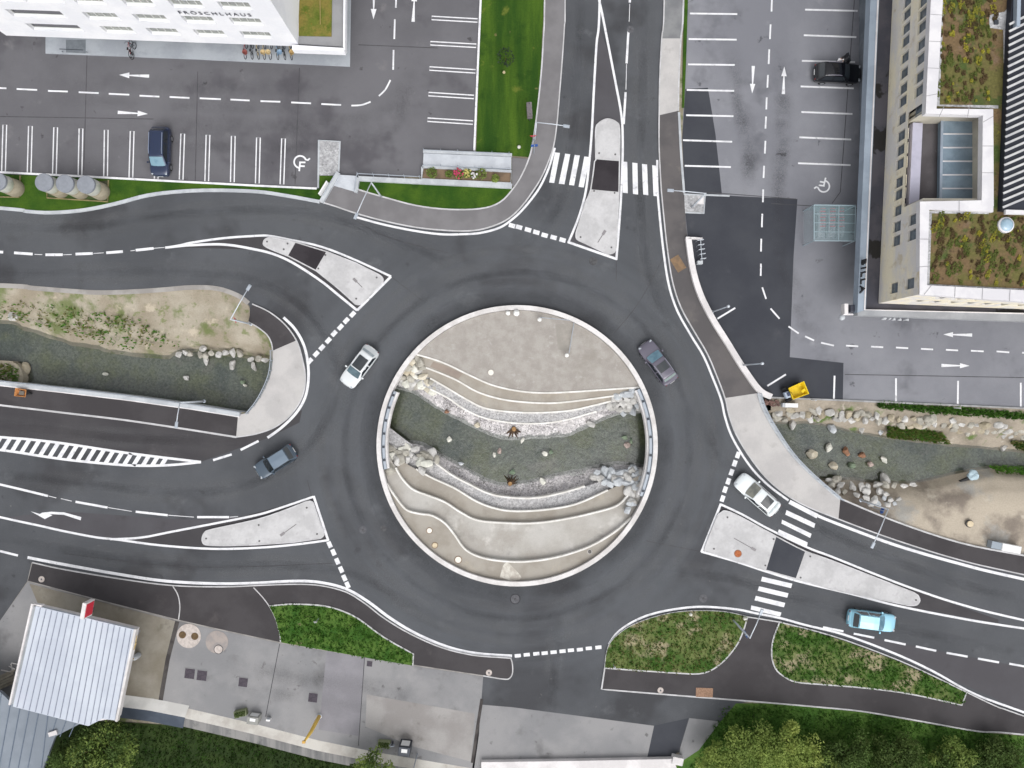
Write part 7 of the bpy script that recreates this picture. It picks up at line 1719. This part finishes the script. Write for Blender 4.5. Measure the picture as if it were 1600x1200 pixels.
tufts('weeds', [(0, 470), (100, 478), (220, 500), (280, 540), (200, 545), (110, 525), (40, 505), (0, 495)], 420, lambda x, y: -0.35 - max(0, (y - 455 - x * .2) / 60) * 1.2, .35, [M_BL1, M_BL2], 8, 'green weeds on the lower part of the dry bank', .07)
tufts('weeds', [(1370, 628), (1410, 630), (1600, 645), (1600, 655), (1450, 645), (1370, 636)], 900, -.1, .28, [M_BL1, M_BL3], 9, 'strip of green weeds below the car park kerb', .07)
tufts('weeds', [(1385, 664), (1410, 662), (1470, 678), (1482, 692), (1440, 688), (1385, 682)], 900, -1.4, .35, [M_BL1, M_BL2], 10, 'olive weeds hanging over the east stream bank', .08)
tufts('weeds', [(1575, 690), (1640, 694), (1640, 712), (1590, 702)], 300, -1.5, .35, [M_BL3, M_BL2], 11, 'dark weeds at the far end of the east stream bank', .08)
tufts('weeds', [(1540, 728), (1640, 730), (1640, 742), (1560, 738)], 260, -1.6, .3, [M_BL1], 12, 'green weeds at the far south edge of the east stream', .08)
tufts('weeds', [(-20, 568), (18, 569), (30, 578), (30, 594), (-20, 596)], 160, -1.5, .3, [M_BL2, M_BL1], 15, 'straw and green weeds on the small bank beside the stream wall', .06)
# ------------------------------------------------------------------ trees and bushes
def tree(px, py, h, r, label, mats, n, seed, name='tree', leaf=.22, z=0.0, clumps=26, group=None, cat='tree', flat=.7):
    rr = random.Random(seed); k = (H - h * .8) / H
    base = P(px, py, h * .8); t = thing(name, label, cat, (base.x, base.y, z), 0, group)
    th = h * .55
    tr = MB(); tr.tube([(0, 0, -.2), (.04 * r, .02 * r, th * .5), (-.03 * r, .05 * r, th)], [.05 * r + .09, .04 * r + .06, .03 * r + .03], 9)
    o = tr.build('trunk', surf('bark', C(92, 76, 58), C(72, 60, 46), 2, fine=.2, local=True), t, True)
    cs = []
    for i in range(clumps):
        d = Vector((rr.gauss(0, 1), rr.gauss(0, 1), rr.gauss(.25, .8))).normalized() * rr.uniform(.45, 1.0)
        cs.append((Vector((d.x * r, d.y * r, h * .62 + d.z * h * .38 * flat)), r * rr.uniform(.22, .42)))
    lm = MB()
    for c, cr_ in cs[:10]: lm.tube([(0, 0, th * rr.uniform(.5, .95)), c * .55 + Vector((0, 0, th * .35)), c], [.03 * r + .03, .02 * r + .02, .02], 6)
    lm.build('limb', MATS['bark'], t, True)
    ms = [MB() for _ in mats]
    for i, (c, cr_) in enumerate(cs):
        mm = ms[rr.choice((i % len(ms), rr.randrange(len(ms))))]
        for _ in range(int(n / clumps)):
            d = Vector((rr.gauss(0, 1), rr.gauss(0, 1), rr.gauss(.2, .9))).normalized() * rr.uniform(.2, 1.0) ** .45
            q = c + d * cr_ * rr.uniform(.9, 1.15); s = leaf * rr.uniform(.5, 1.25)
            u = Vector((rr.gauss(0, 1), rr.gauss(0, 1), rr.gauss(0, .45))).normalized(); v = u.cross(d + Vector((rr.gauss(0, .5), rr.gauss(0, .5), rr.gauss(0, .5)))).normalized()
            mm.quad(q - u * s, q - v * s * .5, q + u * s, q + v * s * .5)
    for q, mt in zip(ms, mats): q.build('crown', mt, t)
    return t
ML4 = leafm('leaf_yellowgreen', C(171, 183, 99), C(151, 168, 86), C(121, 143, 71)); ML5 = leafm('leaf_deep', C(96, 120, 62), C(79, 100, 52), C(112, 134, 72))
tree(150, 1178, 5, 3.0, 'mid green tree below the lower station roof', [ML1, ML5], 6500, 21, leaf=.14, clumps=40)
tree(108, 1212, 5.4, 2.4, 'dark tree at the bottom edge below the station roof', [ML5, ML3], 4500, 22, leaf=.14, clumps=34)
tree(572, 1222, 4.6, 2.2, 'green tree behind the retaining wall below the yellow post', [ML1, ML5], 4800, 23, leaf=.135, clumps=36)
tree(632, 1236, 4.2, 1.6, 'pale green small tree at the bottom edge behind the retaining wall', [ML2, ML1], 3000, 28, leaf=.125)
tree(1240, 1178, 3.6, 2.5, 'yellow green round bush on the slope below the southern path', [ML4, ML2], 7500, 24, name='bush', cat='bush', leaf=.125, clumps=44)
tree(1178, 1184, 4.2, 2.7, 'olive green tree at the corner of the yard', [ML2, ML1, ML1], 7500, 25, leaf=.135, clumps=44)
tree(1122, 1196, 3.6, 1.9, 'olive bush beside the white concrete block', [ML1, ML2], 3600, 26, name='bush', cat='bush', leaf=.125, clumps=30)
tree(1322, 1190, 3.0, 2.6, 'broad dark green bush on the slope east of the yellow bush', [ML3, ML5, ML5], 7000, 30, name='bush', cat='bush', leaf=.135, clumps=44)
tree(1405, 1196, 3.2, 2.6, 'dark green bush in the middle of the southern slope', [ML5, ML3], 7000, 31, name='bush', cat='bush', leaf=.135, clumps=44)
tree(1290, 1214, 3.4, 2.0, 'mid green bush at the bottom edge near the yellow bush', [ML1, ML5], 3800, 34, name='bush', cat='bush', leaf=.135)
tree(1490, 1200, 2.6, 2.3, 'mid green low bush at the bottom edge of the slope', [ML5, ML1], 5000, 32, name='bush', cat='bush', leaf=.135, clumps=36)
tree(1565, 1190, 2.4, 2.2, 'deep green low bush near the bottom corner of the slope', [ML5, ML3], 5000, 33, name='bush', cat='bush', leaf=.135, clumps=36)
# sedum tufts on the planted roofs
for poly, sd, lab in (([(1466, -10), (1464, 158), (1545, 160), (1556, 60), (1562, -10)], 61, 'yellow green sedum cushions on the northern planted roof'), ([(1458, 336), (1455, 440), (1610, 446), (1610, 336)], 62, 'yellow green sedum cushions on the southern planted roof')):
    rr = random.Random(sd); ms = [MB(), MB(), MB()]
    for x, y in scatter(poly, 190, rr):
        c = P(x, y, 10.22); R_ = rr.choice((.08, .12, .18, .3)) * rr.uniform(.8, 1.3); mm = ms[rr.choice((0, 1, 1, 2, 2))]
        for _ in range(int(26 + R_ * 120)):
            a = rr.uniform(0, 6.28); q = R_ * rr.uniform(0, 1) ** .5 * (1 + .4 * math.sin(a * 2 + sd)); s = rr.uniform(.04, .08); b = c + Vector((q * math.cos(a), q * math.sin(a), rr.uniform(0, .09)))
            ph = rr.uniform(0, 6.28); u = Vector((math.cos(ph), math.sin(ph), rr.uniform(-.4, .4))) * s; v = Vector((-u.y, u.x, .02))
            mm.quad(b - u, b - v, b + u, b + v)
    for q, mt in zip(ms, (leafm('sedum_yellow', C(170, 162, 62), C(148, 146, 60), C(122, 126, 54)), leafm('sedum_green', C(98, 110, 54), C(112, 120, 62), C(82, 94, 46)), leafm('sedum_rust', C(104, 86, 60), C(92, 78, 52), C(80, 66, 46)))):
        o = q.build('sedum', mt); tag(o, lab, 'sedum', None, 'stuff')
# ------------------------------------------------------------------ light, sky and camera
SUN_EL, SUN_AZ = 54, 165
w = bpy.data.worlds.new('World'); SC.world = w; w.use_nodes = True
nt = w.node_tree; bg = nt.nodes['Background']
sky = nt.nodes.new('ShaderNodeTexSky'); sky.sky_type = 'NISHITA'; sky.sun_disc = False
sky.sun_elevation = math.radians(SUN_EL); sky.sun_rotation = math.radians(SUN_AZ)
sky.air_density = 1.0; sky.dust_density = 4.0; sky.ozone_density = 1.0
hs = nt.nodes.new('ShaderNodeHueSaturation'); hs.inputs['Saturation'].default_value = 0.12
nt.links.new(sky.outputs[0], hs.inputs['Color']); nt.links.new(hs.outputs[0], bg.inputs['Color'])
bg.inputs['Strength'].default_value = 0.15
sd = bpy.data.lights.new('sun', 'SUN'); sd.energy = 0.5; sd.angle = math.radians(60); sd.color = (1.0, 0.985, 0.95)
so = bpy.data.objects.new('sun', sd); COL.objects.link(so)
d = Vector((math.sin(math.radians(SUN_AZ)) * math.cos(math.radians(SUN_EL)), math.cos(math.radians(SUN_AZ)) * math.cos(math.radians(SUN_EL)), math.sin(math.radians(SUN_EL))))
so.rotation_euler = d.to_track_quat('Z', 'Y').to_euler()
cd = bpy.data.cameras.new('camera'); cam = bpy.data.objects.new('camera', cd); COL.objects.link(cam)
cam.location = (0, 0, H); cd.sensor_width = 36; cd.lens = 36 * H / (1600 / PXM); cd.clip_start = 1; cd.clip_end = 500
SC.camera = cam
SC.view_settings.view_transform = 'Standard'; SC.view_settings.look = 'None'; SC.view_settings.gamma = 1
SC.view_settings.exposure = 0.47
SC.cycles.max_bounces = 6; SC.cycles.transparent_max_bounces = 40
